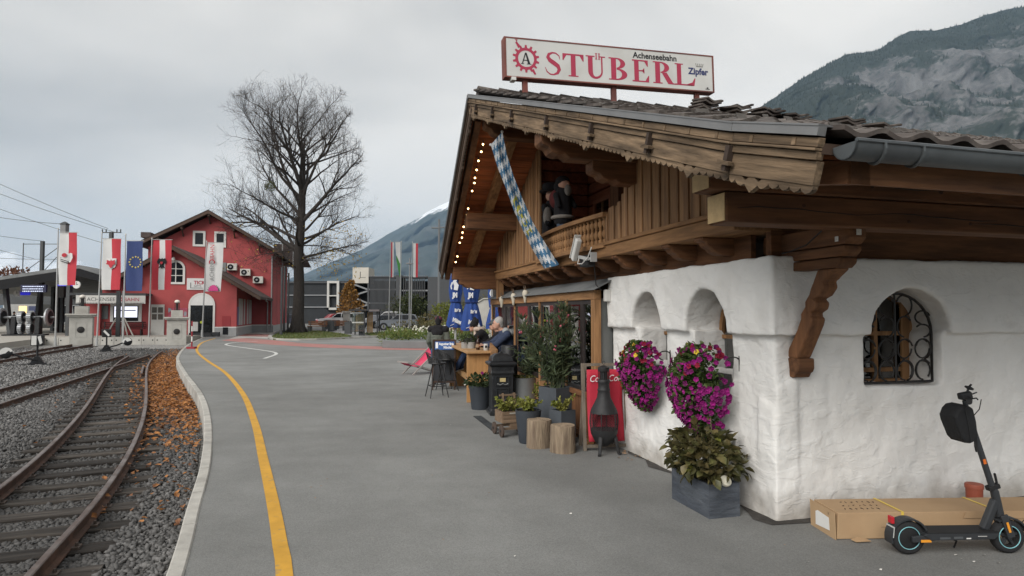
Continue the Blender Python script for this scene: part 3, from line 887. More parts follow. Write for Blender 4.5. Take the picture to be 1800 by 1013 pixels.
def soffit(u0, u1):
 n = int(abs(u1 - u0) * 1.07 / .155)
 for i in range(n):
  ua, ub = u0 + (u1 - u0) * (i + .03) / n, u0 + (u1 - u0) * (i + .97) / n
  um = (ua + ub) / 2; L = -verge_w(um) + .06
  mb = MB()
  vs = []
  for u in (ua, ub):
   z = roof_z(u) - .114
   vs += [(L, u, z), (1.3, u, z), (L, u, z - .022), (1.3, u, z - .022)]
  mb.add(vs, [(0, 1, 5, 4), (2, 6, 7, 3), (0, 4, 6, 2), (1, 3, 7, 5), (0, 2, 3, 1), (4, 5, 7, 6)])
  mb.build('soffit_board', m_soff, roof_o)
soffit(AP[0] + .02, FE[0] - .05); soffit(EV[0] + .1, KK[0] - .01); soffit(KK[0] + .01, AP[0] - .02)
mb = MB()
for u in (-1.7,): pass
def rafter(u0, u1, v, wd=.14, h=.15, mat=None, name='rafter'):
 mb = MB(); mb.bar((v(u0), u0, roof_z(u0) - .138 - h / 2), (v(u1), u1, roof_z(u1) - .138 - h / 2), wd, h)
 mb.build(name, mat or m_beam_y, roof_o, None, .008)
rafter(AP[0] + .1, FE[0] - .1, lambda u: -verge_w(u) + .13, .10, .19)
rafter(AP[0] - .1, KK[0] + .05, lambda u: -verge_w(u) + .13, .10, .19)
rafter(AP[0] + .12, FE[0] - .15, lambda u: -.86, .15, .16, m_light_y)
rafter(AP[0] - .12, KK[0] + .05, lambda u: -.86, .15, .16, m_light_y)
def purlin(u, v0, v1, wd, h, drop, name='purlin', mat=None, ogee=.0):
 z1 = roof_z(u) - drop; z0 = z1 - h
 mb = MB()
 if ogee:
  poly = [(v0, z1), (v0, z1 - h * .45), (v0 + .03, z1 - h * .55), (v0 + .09, z1 - h * .60), (v0 + .13, z1 - h * .8), (v0 + .2, z1 - h * .9), (v0 + .28, z1 - h * .85), (v0 + .34, z0), (v1, z0), (v1, z1)]
  mb.prism(poly, 'y', u - wd / 2, u + wd / 2)
 else:
  mb.box2((v0, u - wd / 2, z0), (v1, u + wd / 2, z1))
 mb.build(name, mat or m_beam_x, roof_o, None, .012)
purlin(AP[0], -1.45, 1.2, .24, .30, .33, ogee=1)
purlin(7.05, -1.30, .8, .26, .30, .30)
purlin(8.75, -1.25, .8, .26, .26, .30)
purlin(8.70, -1.12, .8, .22, .22, .57, ogee=1)
purlin(2.0, -1.48, .9, .24, .30, .31, ogee=1)
purlin(2.02, -.86, .6, .22, .24, .615, ogee=1)
def scallops(L, k0=0):
 top = []; bot = []
 s = 0.0; i = k0
 while s < L - .02:
  m = i % 9
  if m == 4:            # pierced drop
   w_ = min(.26, L - s)
   bot += [(s + w_ * q, .0 + h) for q, h in ((0, .03), (.1, .05), (.2, .055), (.3, .04), (.36, .055), (.5, .085), (.64, .055), (.7, .04), (.8, .055), (.9, .05), (1, .03))]
   top += [(s + w_ * q, h) for q, h in ((.18, 0), (.30, .022), (.42, 0), (.58, 0), (.70, .022), (.82, 0))]
   s += w_
  else:
   w_ = min(.075, L - s)
   bot += [(s + w_ * q, h) for q, h in ((0, .018), (.15, .034), (.5, .045), (.85, .034), (1, .018))]
   s += w_
  i += 1
 return [(0, 0)] + top + [(L, 0)] + [p for p in reversed(bot)]
def barge(pa_, pb_, outn, m_grey_y=m_grey_y):
 a, b = Vector(pa_), Vector(pb_); d = (b - a); L = d.length; d.normalize()
 dn = Vector((0, 0, -1)); dn = dn - d * dn.dot(d); dn.normalize()
 nx = Vector(outn)
 nx = nx - d * nx.dot(d); nx = nx - dn * nx.dot(dn); nx.normalize()
 def brd(poly, off, th, name, mat, bevel=.004):
  mb = MB(); mb.slab(poly, (off, 0, 0), (0, 1, 0), (0, 0, -1), (th, 0, 0)); o = mb.build(name, mat, roof_o, None, bevel)
  o.matrix_local = Matrix.Translation(a) @ Matrix((nx, d, -dn)).transposed().to_4x4(); return o
 rect = lambda h0, h1, e0=0, e1=0: [(-e0, h0), (L + e1, h0), (L + e1, h1), (-e0, h1)]
 brd(rect(.028, .075), -.01, .045, 'verge_strip', m_grey_y)
 brd(rect(.078, .092), -.01, .06, 'verge_strip', m_grey_y)
 brd(rect(.095, .137), -.02, .05, 'verge_board', m_grey_y)
 brd(rect(.141, .262), -.035, .05, 'bargeboard', m_grey_y)
 brd([(x, y + .262) for x, y in scallops(L)], -.028, .036, 'scalloped_edge', m_grey_y, 0)
 n = int(L / .30)
 for i in range(n):
  s = (i + .5) * L / n
  dm = MB(); dm.slab([(s - .012, .034), (s + .012, .034), (s + .012, .072), (s - .012, .072)], a + nx * .035, d, dn, nx * .006); dm.build('dentil', m_grey_y, roof_o)
 fl = MB(); fl.slab(rect(-.03, .02, 0, 0), a - nx * .0, d, dn, nx * .055); fl.slab(rect(-.035, -.026), a - nx * .12, d, dn, nx * .18); fl.build('verge_flashing', m_flash, roof_o)
 return a, d, dn, nx, L
pe, pk, pp, pf_ = (-1.30, EV[0], EV[1]), (-1.37, KK[0], KK[1]), (-1.65, AP[0], AP[1]), (-1.42, FE[0], FE[1])
barge(pe, pk, (-1, 0, 0)); A_ = barge(pk, pp, (-1, 0, 0)); barge(pp, pf_, (-1, 0, 0), wood('dark_verge_', (.075, .05, .035), 'y', .12, .4, .85))
a, d, dn, nx, L = A_
for px, py in ((843, 196), (872, 206), (907, 215), (970, 226), (1050, 240), (1155, 255), (1300, 274)):
 best = min(range(400), key=lambda i: abs((lambda q: 900 + FPX * q.x / (q.y * CP + (q.z - CAMH) * SP))(FI.w(*(a + d * (L * i / 399)))) - px))
 s = L * best / 399
 mb = MB(); mb.slab([(s - .018, .10), (s + .018, .10), (s + .018, .245), (s - .018, .245)], a + nx * .018, d, dn, nx * .04)
 c = mb.build('clamp', M('clamp_wood', (.045, .03, .022), .8), roof_o)
 c.location = (0, 0, 0)
 mb = MB(); mb.slab([(s - .055, .19), (s + .055, .185), (s + .055, .215), (s - .055, .21)], a + nx * .03, d, dn, nx * .04)
 mb.build('wedge', m_grey_y, roof_o)
def tile_mesh():
 mb = MB(); nx_ = 8; Wt, Lt = .265, .43
 for side, dz in ((0, .0), (1, -.02)):
  pass
 vs = []
 for j, (y, lift) in enumerate(((0, .022), (Lt, .0))):
  for i in range(nx_ + 1):
   x = Wt * i / nx_
   z = .018 * math.cos(2 * PI * (x / Wt) + .6) + lift
   vs += [(x - Wt / 2, y, z + .012), (x - Wt / 2, y, z - .012)]
 k = (nx_ + 1) * 2; fs = []
 for i in range(nx_):
  a, b = 2 * i, 2 * i + 2
  fs += [(a, b, k + b, k + a), (a + 1, k + a + 1, k + b + 1, b + 1), (a, a + 1, b + 1, b), (k + a, k + b, k + b + 1, k + a + 1)]
 fs += [(0, k, k + 1, 1), (2 * nx_, 2 * nx_ + 1, k + 2 * nx_ + 1, k + 2 * nx_)]
 mb.add(vs, fs)
 return mb.mesh('tile', m_tile, 40)
tme = tile_mesh()
tile_rows = []
u = EV[0] - .06; row = 0
while u < AP[0] - .15:
 ang = math.atan2(roof_z(u + .2) - roof_z(u), .2)
 v = -verge_w(max(u, EV[0])) + .17
 col = 0
 while v < RV - .2:
  tile_rows.append((v, u, roof_z(max(u, EV[0] - .06)) - .012 + .11 * max(0, (u + 1.9) / 6.8), ang, row, col))
  v += .258; col += 1
 u += .335 * math.cos(ang); row += 1
tile_rows.sort(key=lambda t: t[0] * .9 + max(0, t[1]) * .55 + (0 if t[1] < 0 else .4))
rest = MB(); tv = [v.co.copy() for v in tme.vertices]; tf = [tuple(p.vertices) for p in tme.polygons]
for i, (v, u, z, ang, row, col) in enumerate(tile_rows):
 jx = random.uniform(-.006, .006); jr = random.uniform(-.012, .012); jz = random.uniform(0, .005)
 if i < 295:
  inst(tme, 'tile', roof_o, (v, u + jx, z + jz), (ang + random.uniform(-.008, .008), random.uniform(-.01, .01), jr))
 else:
  Rm = Matrix.Rotation(jr, 3, 'Z') @ Matrix.Rotation(ang + random.uniform(-.02, .02), 3, 'X')
  rest.add([Rm @ p + Vector((v, u + jx, z + jz)) for p in tv], tf)
o = rest.build('far_tiles', m_tile, roof_o, 40); o['kind'] = 'stuff'
for i in range(44):
 v = -1.55 + i * .34
 mb = MB(); mb.cyl((v, AP[0], AP[1] + .07), (v + .37, AP[0], AP[1] + .05), .105, .095, 10); mb.build('ridge_tile', m_tile, roof_o, 40)
m_guard = M('snow_guard', (.07, .062, .055), .8, .3, 9)
for i in range(34):
 uu = random.choice([-1.5, -.5, .55, 1.6, 2.7, 3.8]) ; vv = -1.0 + random.random() * (2.2 + 1.4 * (uu + 2))
 z = roof_z(uu) + .02 + .11 * (uu + 1.9) / 6.8 - .03
 mb = MB(); mb.bar((vv, uu, z), (vv, uu + .05, z + .10), .085, .014, (0, -1, .2)); mb.build('snow_guard', m_guard, roof_o)
for k, (v, u, n, ry) in enumerate([(1.65, 3.5, 4, .1), (2.05, 3.3, 3, .0), (2.45, 3.15, 3, .05), (2.8, 2.95, 2, -.05), (3.0, 2.2, 2, .1), (3.35, 2.0, 1, .1)]):
 t = thing('tile_pile', ['leftmost tall pile of spare dark roof tiles below the ridge', 'second pile of spare dark tiles from the sign post', 'third pile of spare dark tiles along the ridge', 'fourth, lower pile of spare dark tiles', 'fifth pile of spare tiles, lower on the roof', 'rightmost small pile of spare tiles, mossy'][k], 'roof tiles', FI.w(v, u, roof_z(u) + .08), TH, 'spare tiles on the roof')
 for q in range(n):
  inst(tme, 'tile', t, (random.uniform(-.03, .03), random.uniform(-.05, .05) - .1, .03 + q * .036), (.25 + random.uniform(-.05, .05), ry + random.uniform(-.06, .06), random.uniform(-.15, .15)))
gm = MB(); gu, gz, gr_ = -2.13, 2.555, .075
sec = [(gu + gr_ * math.cos(t), gz + gr_ * math.sin(t)) for t in [PI + PI * k / 10 for k in range(11)]]
seci = [(gu + (gr_ - .006) * math.cos(t), gz + (gr_ - .006) * math.sin(t)) for t in [2 * PI - PI * k / 10 for k in range(11)]]
gm.prism(sec + seci, 'x', -1.26, 7.0)
gm.prism(sec, 'x', -1.26, -1.245)
gm.tube([(-1.26, gu - gr_, gz + .004), (7.0, gu - gr_, gz + .004)], .011, 6)
gut = gm.build('gutter', m_zinc, inn, 40)
for v in (-1.1, -.87, -.1, .7, 1.5, 2.3):
 mb = MB(); mb.tube([(v + .03 * k / 6, gu + (gr_ + .006) * math.cos(PI + PI * k / 10), gz + (gr_ + .006) * math.sin(PI + PI * k / 10)) for k in range(11)], .008, 5); mb.build('gutter_bracket', m_zinc, gut)
mb = MB(); mb.box2((-1.10, -2.0, 2.40), (7, -1.98, 2.56)); mb.build('eave_board', m_beam_x, inn)
mb = MB(); mb.prism([(-2.0, 2.40), (-1.2, 2.55), (-1.2, 2.68), (-2.0, 2.52)], 'x', -1.10, -.98); mb.build('eave_rafter_tail', m_beam_y, inn)
mb = MB(); mb.prism([(-1.98, 2.46), (.2, 3.18), (.2, 3.24), (-1.98, 2.50)], 'x', -.9, 7.0); mb.build('eave_lining', m_beam_x, inn)
for v in (.5, 1.55, 2.6, 3.6):
 mb = MB(); mb.bar((v, -1.95, 2.42), (v, .1, 3.08), .12, .13); mb.build('rafter_tail', m_beam_y, inn)
VP_ = -.30
mb = MB(); mb.box2((VP_ - .05, .05, 2.455), (.45, 8.56, 2.60)); mb.build('floor_beam', m_light_y, inn, None, .01)
mb = MB(); mb.box2((VP_ - .075, .03, 2.60), (VP_ + .05, 8.58, 2.645)); mb.build('sill_rail', m_light_y, inn, None, .008)
def top_open(u):
 if 2.0 <= u < 2.80:
  t = (u - 2.0) / .8
  return 3.30 - .34 * t + .05 * math.sin(t * 2 * PI * 1.5)
 return None
u = .12; k = 0
while u < 8.5:
 wd = random.uniform(.085, .105)
 um = u + wd / 2
 if 2.80 < um < 5.5:
  u += wd + .004; continue
 zt = roof_z(um) - .14
 o_ = top_open(um)
 if o_: zt = o_
 mb = MB()
 zs = roof_z(u) - .14 if not o_ else zt; ze = roof_z(u + wd) - .14 if not o_ else zt
 off = .0 if k % 2 == 0 else .016
 mb.prism([(u, 2.645), (u + wd, 2.645), (u + wd, ze), (u, zs)], 'x', VP_ - .02 - off, VP_ + .02)
 mb.build('plank', m_plank_z, inn, None, .006)
 u += wd + .003; k += 1
mb = MB(); mb.box2((VP_ + .05, .10, 2.60), (7, .14, 3.2)); mb.build('side_boarding', m_beam_x, inn)
mb = MB(); mb.box2((0, .3, ZT - .06), (.05, 8.4, 2.46)); mb.build('wall_plate', m_beam_y, inn)
mb = MB(); mb.box2((.02, .05, ZT - .08), (7, .12, 2.62)); mb.build('wall_plate', m_beam_x, inn)
cp = [(.02, 2.455), (-.34, 2.455), (-.345, 2.42), (-.30, 2.41), (-.285, 2.375), (-.235, 2.35), (-.20, 2.315), (-.15, 2.295), (.02, 2.29)]
cme = MB(); cme.prism(cp, 'y', -.07, .07); cme = cme.mesh('corbel', m_beam_x)
for u in np.arange(.62, 8.5, .63):
 o = inst(cme, 'corbel', inn, (0, float(u), 0)); bv = o.modifiers.new('b', 'BEVEL'); bv.width = .01; bv.segments = 1
mb = MB(); mb.box2((VP_ + .05, 2.0, 2.56), (1.0, 5.6, 2.61)); mb.build('balcony_floor', m_beam_y, inn)
nlog = 11
for i in range(nlog):
 z0 = 2.61 + i * .2
 ua = max(1.6, (z0 + .42 - KK[1]) / ((AP[1] - KK[1]) / (AP[0] - KK[0])) + KK[0]); ub = min(6.2, AP[0] + (AP[1] - z0 - .42) / ((AP[1] - FE[1]) / (FE[0] - AP[0])))
 if ub - ua > .3: mb = MB(); mb.box2((.62, ua, z0 + .006), (.80, ub, z0 + .194)); mb.build('log', m_logred, inn, None, .03)
 mb = MB(); mb.box2((VP_ + .05, 5.62, z0 + .006), (.62, 5.74, z0 + .194));
 if z0 < roof_z(5.7) - .3: mb.build('log', m_logred, inn, None, .03)
def bal_window(y0, y1, z0, z1):
 v = .60
 mb = MB()
 for a, b in (((y0, z0), (y0 + .06, z1)), ((y1 - .06, z0), (y1, z1)), ((y0, z0), (y1, z0 + .06)), ((y0, z1 - .06), (y1, z1))):
  mb.box2((v - .035, a[0], a[1]), (v + .01, b[0], b[1]))
 f = mb.build('window', wood('window_frame_', (.20, .075, .04), 'z'), inn)
 mb = MB(); mb.box2((v - .012, y0 + .03, z0 + .03), (v - .006, y1 - .03, z1 - .03)); mb.build('pane', m_glass, f)
 mb = MB(); mb.box2((v + .0, y0 + .03, z0 + .03), (v + .008, y1 - .03, z1 - .03)); mb.build('dark_room', m_dark, f)
 mb = MB(); ym = (y0 + y1) / 2; zm = (z0 + z1) / 2
 mb.box2((v - .03, ym - .012, z0 + .06), (v - .004, ym + .012, z1 - .06)); mb.box2((v - .028, y0 + .06, zm - .012), (v - .002, y1 - .06, zm + .012)); mb.build('glazing_bar', m_plank_z, f)
bal_window(3.35, 4.0, 2.75, 3.65); bal_window(4.6, 5.3, 2.75, 3.65)
mb = MB(); mb.box2((.50, 4.15, 2.6), (.62, 4.45, 3.95)); mb.build('door_post', m_beam_z, inn)
rail_pts = []
for k in range(13):
 t = k / 12; uu = 2.72 + (5.55 - 2.72) * t
 rail_pts.append((VP_ - .02 - .10 * math.sin(PI * t), uu, 3.0))
mb = MB()
vs = []
prof = [(-.07, -.03), (-.075, .0), (-.06, .028), (.05, .03), (.06, 0), (.05, -.03)]
for p in rail_pts:
 vs += [(p[0] + a, p[1], p[2] + b) for a, b in prof]
fs = [(6 * i + c, 6 * i + (c + 1) % 6, 6 * i + 6 + (c + 1) % 6, 6 * i + 6 + c) for i in range(12) for c in range(6)] + [tuple(range(6)), tuple(72 + c for c in range(5, -1, -1))]
mb.add(vs, fs); railing = mb.build('balcony_railing', m_light_y, inn, 50)
bprof = [(.030, 0), (.030, .05), (.018, .06), (.034, .10), (.038, .13), (.022, .17), (.018, .18), (.028, .19), (.018, .20), (.022, .21), (.036, .25), (.030, .29), (.018, .30), (.030, .31), (.030, .345)]
bme = MB(); bme.lathe(bprof, 8); bme = bme.mesh('baluster', m_light_z, 50)
for k in range(26):
 t = (k + .5) / 26; uu = 2.74 + (5.53 - 2.74) * t
 inst(bme, 'baluster', railing, (VP_ - .02 - .10 * math.sin(PI * t), uu, 2.635))
mb = MB(); mb.prism([(VP_ - .02 - .10 * math.sin(PI * k / 12) - .06, 2.72 + 2.83 * k / 12) for k in range(13)] + [(VP_ + .05, 5.55), (VP_ + .05, 2.72)], 'z', 2.575, 2.634); mb.build('bow_base', m_light_y, inn)
GVX = -.22; GU0, GU1 = 3.36, 9.3
m_post = m_light_z
m_alu = M('dark_frame', (.035, .027, .025), .5, .2, 8)
mb = MB(); mb.box2((GVX - .05, GU0 - .06, 1.93), (GVX + .06, GU1 + .06, 2.06)); gh_ = mb.build('glazing_head', m_light_y, inn, None, .008)
posts = [GU0, 4.42, 5.75, 7.35, 9.24]
for i, u in enumerate(posts):
 wd = .13 if i == 0 else .06
 mb = MB(); mb.box2((GVX - .045, u - wd / 2, .0), (GVX + .055, u + wd / 2, 1.93)); mb.build('glazing_post', m_post, inn, None, .008)
for u0, u1 in zip(posts, posts[1:]):
 mid = u0 + (u1 - u0) * .42
 f = MB()
 f.box2((GVX - .02, u0 + .06, .62), (GVX + .02, u1 - .03, .70)); f.box2((GVX - .02, u0 + .06, 1.87), (GVX + .02, u1 - .03, 1.93))
 f.box2((GVX - .03, mid - .05, .70), (GVX + .03, mid + .05, 1.87)); f.box2((GVX - .021, u0 + .06, .70), (GVX + .021, u0 + .10, 1.87)); f.box2((GVX - .021, u1 - .07, .70), (GVX + .021, u1 - .03, 1.87))
 w_ = f.build('window', m_alu, inn)
 for a, b in ((u0 + .10, mid - .05), (mid + .05, u1 - .07)):
  mb = MB(); mb.box2((GVX - .006, a, .70), (GVX + .0, b, 1.87)); mb.build('pane', m_glass, w_)
 for k in range(4):
  mb = MB(); mb.box2((GVX - .03, u0 + .035, .02 + k * .15), (GVX + .03, u1 - .035, .155 + k * .15)); mb.build('parapet_board', m_light_y, inn, None, .006)
mb = MB(); mb.box2((GVX + .06, GU0 - .02, .0), (.02, GU0 + .02, 1.95)); mb.build('return_panel', M('grey_panel', (.14, .145, .14), .5, .2, 3), inn)
mb = MB(); mb.prism([(GVX - .10, 2.055), (GVX - .10, 2.07), (.02, 2.235), (.02, 2.22)], 'y', GU0 - .2, GU1 + .1); mb.build('lean_to_roof', M('lean_to_felt', (.16, .165, .165), .8, .25, 3), inn)
mb = MB(); mb.box2((2.2, GU0, 0), (2.25, 9.3, 2.3)); mb.box2((.3, 9.28, 0), (2.2, 9.32, 2.3)); mb.box2((GVX + .1, GU0, 2.06), (2.2, 9.3, 2.07)); mb.build('room_wall', M('room_wall', (.06, .04, .03), .9), inn)
mb = MB(); mb.box2((GVX + .1, GU0, .0), (2.2, 9.3, .02)); mb.build('room_floor', m_dark, inn)
for u in (4.1, 5.2, 6.6, 8.0):
 mb = MB(); mb.box2((.35, u - .35, .70), (1.0, u + .35, .74)); mb.cyl((.68, u, 0), (.68, u, .70), .05); mb.build('indoor_table', m_light_z, inn)
mb = MB(); mb.box2((GVX, 9.3, 0), (5, 9.5, 2.6)); mb.build('end_wall', m_stucco, inn)
mb = MB(); mb.box2((VP_ - .03, 8.42, 2.05), (VP_ + .10, 8.56, 2.47)); mb.build('corner_post', m_light_z, inn)
mb = MB(); mb.box2((0, 3.3, 2.06), (.04, 9.3, 2.45)); mb.build('frieze', m_beam_y, inn)
mb = MB(); mb.box2((7.0, 0, 0), (7.3, 9.3, 3.0)); mb.build('rear_wall', m_stucco, inn)
mb = MB(); mb.prism([(.10, 2.6), (8.5, 2.6), (8.5, roof_z(8.5) - .15), (AP[0], AP[1] - .15), (.10, roof_z(.1) - .15)], 'x', 1.2, 1.25); mb.build('gable_wall_inner', m_dark, inn)
mb = MB(); mb.box2((-.16, 3.16, 1.90), (-.08, 3.24, 2.06)); mb.build('outdoor_lamp', M('white_plastic', (.62, .61, .58), .5, .05), inn, None, .012)
mb = MB(); mb.tube([(-.40, 3.0, 2.5), (-.36, 3.05, 2.3), (-.3, 3.15, 2.12), (-.2, 3.2, 2.05)], .007, 5); mb.tube([(.1, -.45, 2.40), (.08, -.3, 2.30), (.06, -.12, 2.26), (.02, -.08, 2.25)], .006, 5); mb.build('cable', m_darkiron, inn)
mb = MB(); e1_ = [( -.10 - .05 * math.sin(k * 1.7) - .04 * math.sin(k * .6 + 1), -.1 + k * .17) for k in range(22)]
mb.add([(x, y, .006) for x, y in e1_] + [(.05, 3.5, .006), (.05, -.1, .006)], [tuple(range(24))]); mb.build('wall_dirt_and_shade', M('damp_earth_shade', (.055, .05, .045), .95, .4, 8, .6, 30), inn)  # damp earth strip with the wall's contact shadow put into its dark colour
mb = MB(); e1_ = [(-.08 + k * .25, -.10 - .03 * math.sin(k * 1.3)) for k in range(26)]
mb.add([(x, y, .005) for x, y in e1_] + [(6.2, .05, .005), (-.08, .05, .005)], [tuple(range(28))]); mb.build('wall_dirt_and_shade', M('damp_earth_shade', (.055, .05, .045)), inn)  # same along the near wall: damp ground and painted contact shadow
# ================================================================ mountains
def fbm(x, y, z=0, o=5):
 return mnoise.fractal(Vector((x, y, z)), 1.0, 2.1, o)
def mountain(name, label, ridge, Y, Yf, mats, nx=170, nt=64, amp=.08, seed=0.0, jag=.012, maskf=None, curve=1.25):
 """ridge: skyline as seen, at distance Y; slopes run down towards the valley at Yf"""
 xs = np.linspace(ridge[0][0], ridge[-1][0], nx)
 ys = np.interp(xs, [r_[0] for r_ in ridge], [r_[1] for r_ in ridge])
 vs = []; mask = []
 tot = nt + 10
 for i in range(nx):
  R = D(xs[i], ys[i], Y)
  R.z += fbm(i * .16 + seed, 3.1, 0, 4) * jag * Y * .1
  Fx = R.x * (Yf / Y) ** .9
  for j in range(tot):
   t = j / (nt - 1)
   if t <= 1:
    p = Vector((Fx + (R.x - Fx) * t, Yf + (Y - Yf) * t, R.z * t ** curve))
    e = math.sin(PI * min(1, t)) ** .7 if t < 1 else 0
    q = p / (Y * .16)
    rdg = 1 - abs(fbm(q.x * 1.5 + seed, q.y * .7, q.z * .6, 5)) * 2
    p.z += (fbm(q.x + seed, q.y, 1.3, 6) * .6 + rdg * .25) * amp * R.z * e
    p.y += fbm(q.x * 2 + 9, q.y * 2 + seed, 2, 4) * amp * .5 * (Y - Yf) * e
   else:
    p = Vector((R.x, Y + (t - 1) * (Y - Yf) * 1.4, R.z * (1 - (t - 1) * 2.0)))
   p.z = max(p.z, -3)
   vs.append(p)
   mask.append(maskf(p, t) if maskf else 0.0)
 fs = [(i * tot + j, (i + 1) * tot + j, (i + 1) * tot + j + 1, i * tot + j + 1) for i in range(nx - 1) for j in range(tot - 1)]
 mb = MB(); mb.add(vs, fs); me = mb.mesh(name, mats, 175)
 at = me.attributes.new('wood', 'FLOAT', 'POINT'); at.data.foreach_set('value', np.array(mask, dtype=np.float32))
 o = bpy.data.objects.new(name, me); COL.objects.link(o); struct(o, label)
 return o, vs, mask
def mountain_mat(name, rock, forest, snow_z=None, sc=.004, rock2=None):
 m = bpy.data.materials.new(name); m.use_nodes = True
 t = m.node_tree; N = t.nodes; L = t.links; b = N['Principled BSDF']; b.inputs['Roughness'].default_value = .95; b.inputs['Specular IOR Level'].default_value = .1
 co = N.new('ShaderNodeTexCoord')
 n1 = N.new('ShaderNodeTexNoise'); n1.inputs['Scale'].default_value = sc; n1.inputs['Detail'].default_value = 9; n1.inputs['Roughness'].default_value = .7
 mp = N.new('ShaderNodeMapping'); mp.inputs['Scale'].default_value = (1.6, 1.0, .5); L.new(co.outputs['Object'], mp.inputs[0]); L.new(mp.outputs[0], n1.inputs['Vector'])
 cr_ = N.new('ShaderNodeValToRGB'); cr_.color_ramp.elements[0].position = .35; cr_.color_ramp.elements[0].color = (*[c * .55 for c in rock], 1); cr_.color_ramp.elements[1].position = .65; cr_.color_ramp.elements[1].color = (*(rock2 or [c * 1.25 for c in rock]), 1)
 L.new(n1.outputs['Fac'], cr_.inputs[0])
 at = N.new('ShaderNodeAttribute'); at.attribute_name = 'wood'
 n2 = N.new('ShaderNodeTexNoise'); n2.inputs['Scale'].default_value = sc * 5; n2.inputs['Detail'].default_value = 6; L.new(co.outputs['Object'], n2.inputs['Vector'])
 ad = N.new('ShaderNodeMath'); ad.operation = 'ADD'; L.new(at.outputs['Fac'], ad.inputs[0])
 sb = N.new('ShaderNodeMapRange'); sb.inputs[3].default_value = -.7; sb.inputs[4].default_value = .7; L.new(n2.outputs['Fac'], sb.inputs[0]); L.new(sb.outputs[0], ad.inputs[1])
 rg = N.new('ShaderNodeMapRange'); rg.inputs[1].default_value = .36; rg.inputs[2].default_value = .64; L.new(ad.outputs[0], rg.inputs[0])
 fo = N.new('ShaderNodeMix'); fo.data_type = 'RGBA'; fo.inputs[6].default_value = (*forest, 1); fo.inputs[7].default_value = (*[c * 2.1 for c in forest], 1); L.new(n2.outputs['Fac'], fo.inputs[0])
 mx = N.new('ShaderNodeMix'); mx.data_type = 'RGBA'; L.new(rg.outputs[0], mx.inputs[0]); L.new(cr_.outputs[0], mx.inputs[6]); L.new(fo.outputs[2], mx.inputs[7])
 col = mx.outputs[2]
 if snow_z:
  sx = N.new('ShaderNodeSeparateXYZ'); L.new(co.outputs['Object'], sx.inputs[0])
  n3 = N.new('ShaderNodeTexNoise'); n3.inputs['Scale'].default_value = sc * 2.2; n3.inputs['Detail'].default_value = 8; n3.inputs['Roughness'].default_value = .7; L.new(co.outputs['Object'], n3.inputs['Vector'])
  mm = N.new('ShaderNodeMath'); mm.operation = 'MULTIPLY_ADD'; mm.inputs[1].default_value = snow_z * 1.0; L.new(n3.outputs['Fac'], mm.inputs[0]); L.new(sx.outputs[2], mm.inputs[2])
  r4 = N.new('ShaderNodeMapRange'); r4.inputs[1].default_value = snow_z * 1.52; r4.inputs[2].default_value = snow_z * 1.62; L.new(mm.outputs[0], r4.inputs[0])
  m3 = N.new('ShaderNodeMix'); m3.data_type = 'RGBA'; L.new(r4.outputs[0], m3.inputs[0]); L.new(col, m3.inputs[6]); m3.inputs[7].default_value = (.78, .8, .83, 1); col = m3.outputs[2]
 L.new(col, b.inputs['Base Color'])
 bp = N.new('ShaderNodeBump'); bp.inputs['Strength'].default_value = .9; bp.inputs['Distance'].default_value = .05 / sc; L.new(n1.outputs['Fac'], bp.inputs['Height']); L.new(bp.outputs[0], b.inputs['Normal'])
 return m
RID_R = [(1180, 290), (1260, 240), (1333, 191), (1365, 169), (1409, 139), (1452, 115), (1487, 96), (1543, 89), (1578, 65), (1600, 54), (1643, 54), (1691, 43), (1734, 26), (1778, 15), (1800, 12), (1900, -10), (2050, 0), (2300, 60)]
def mask_r(p, t):
 q = p / 420
 n = fbm(q.x * .9 + 4, q.y * .5, q.z * 1.3, 5) * .55 + fbm(q.x * 5 + 1, q.y * 3, q.z * 4, 6) * 1.0
 band = 0.47 + .6 * n
 if t > .74: band += (t - .74) * 2.6
 if t < .52: band += (.52 - t) * 1.3
 x = p.x / p.y
 if x < .58: band += (.58 - x) * 6
 return band - .02
mo_r, vs_r, mk_r = mountain('rocky_mountain', 'steep rocky mountain with patches of dark forest behind the tiled roof', RID_R, 2600, 900, mountain_mat('rock_face', (.115, .115, .115), (.024, .029, .025), None, .012, (.165, .164, .163)), 320, 130, .13, 2.0, .010, mask_r, 1.1)
fw = MB(); fvs = []; ffs = []; random.seed(11)
cand = [i for i, (p, m_) in enumerate(zip(vs_r, mk_r)) if m_ > .56 and p.y > 1500]
tot_r = 140
for k in range(17000):
 i = random.choice(cand); p = vs_r[i]
 if i % tot_r >= 130: continue
 j = min(len(vs_r) - 1, i + random.choice((1, tot_r, tot_r + 1)))
 if j % tot_r >= 130: continue
 q = p.lerp(vs_r[j], random.random()); h = random.uniform(5, 12); r_ = h * .24
 b = len(fvs)
 fvs += [(q.x + r_ * math.cos(a), q.y + r_ * math.sin(a), q.z - 1) for a in (0, 1.57, 3.14, 4.71)] + [(q.x, q.y, q.z + h)]
 ffs += [(b, b + 1, b + 4), (b + 1, b + 2, b + 4), (b + 2, b + 3, b + 4), (b + 3, b, b + 4)]
fw.add(fvs, ffs); o = fw.build('mountain_forest', M('far_spruce', (.026, .032, .024), .95, .4, .02)); o['kind'] = 'stuff'
random.seed(7)
RID_C = [(380, 520), (470, 503), (540, 480), (570, 466), (610, 450), (640, 437), (680, 413), (720, 393), (760, 368), (790, 354), (830, 340), (880, 333), (940, 330), (1000, 333), (1060, 340), (1130, 360)]
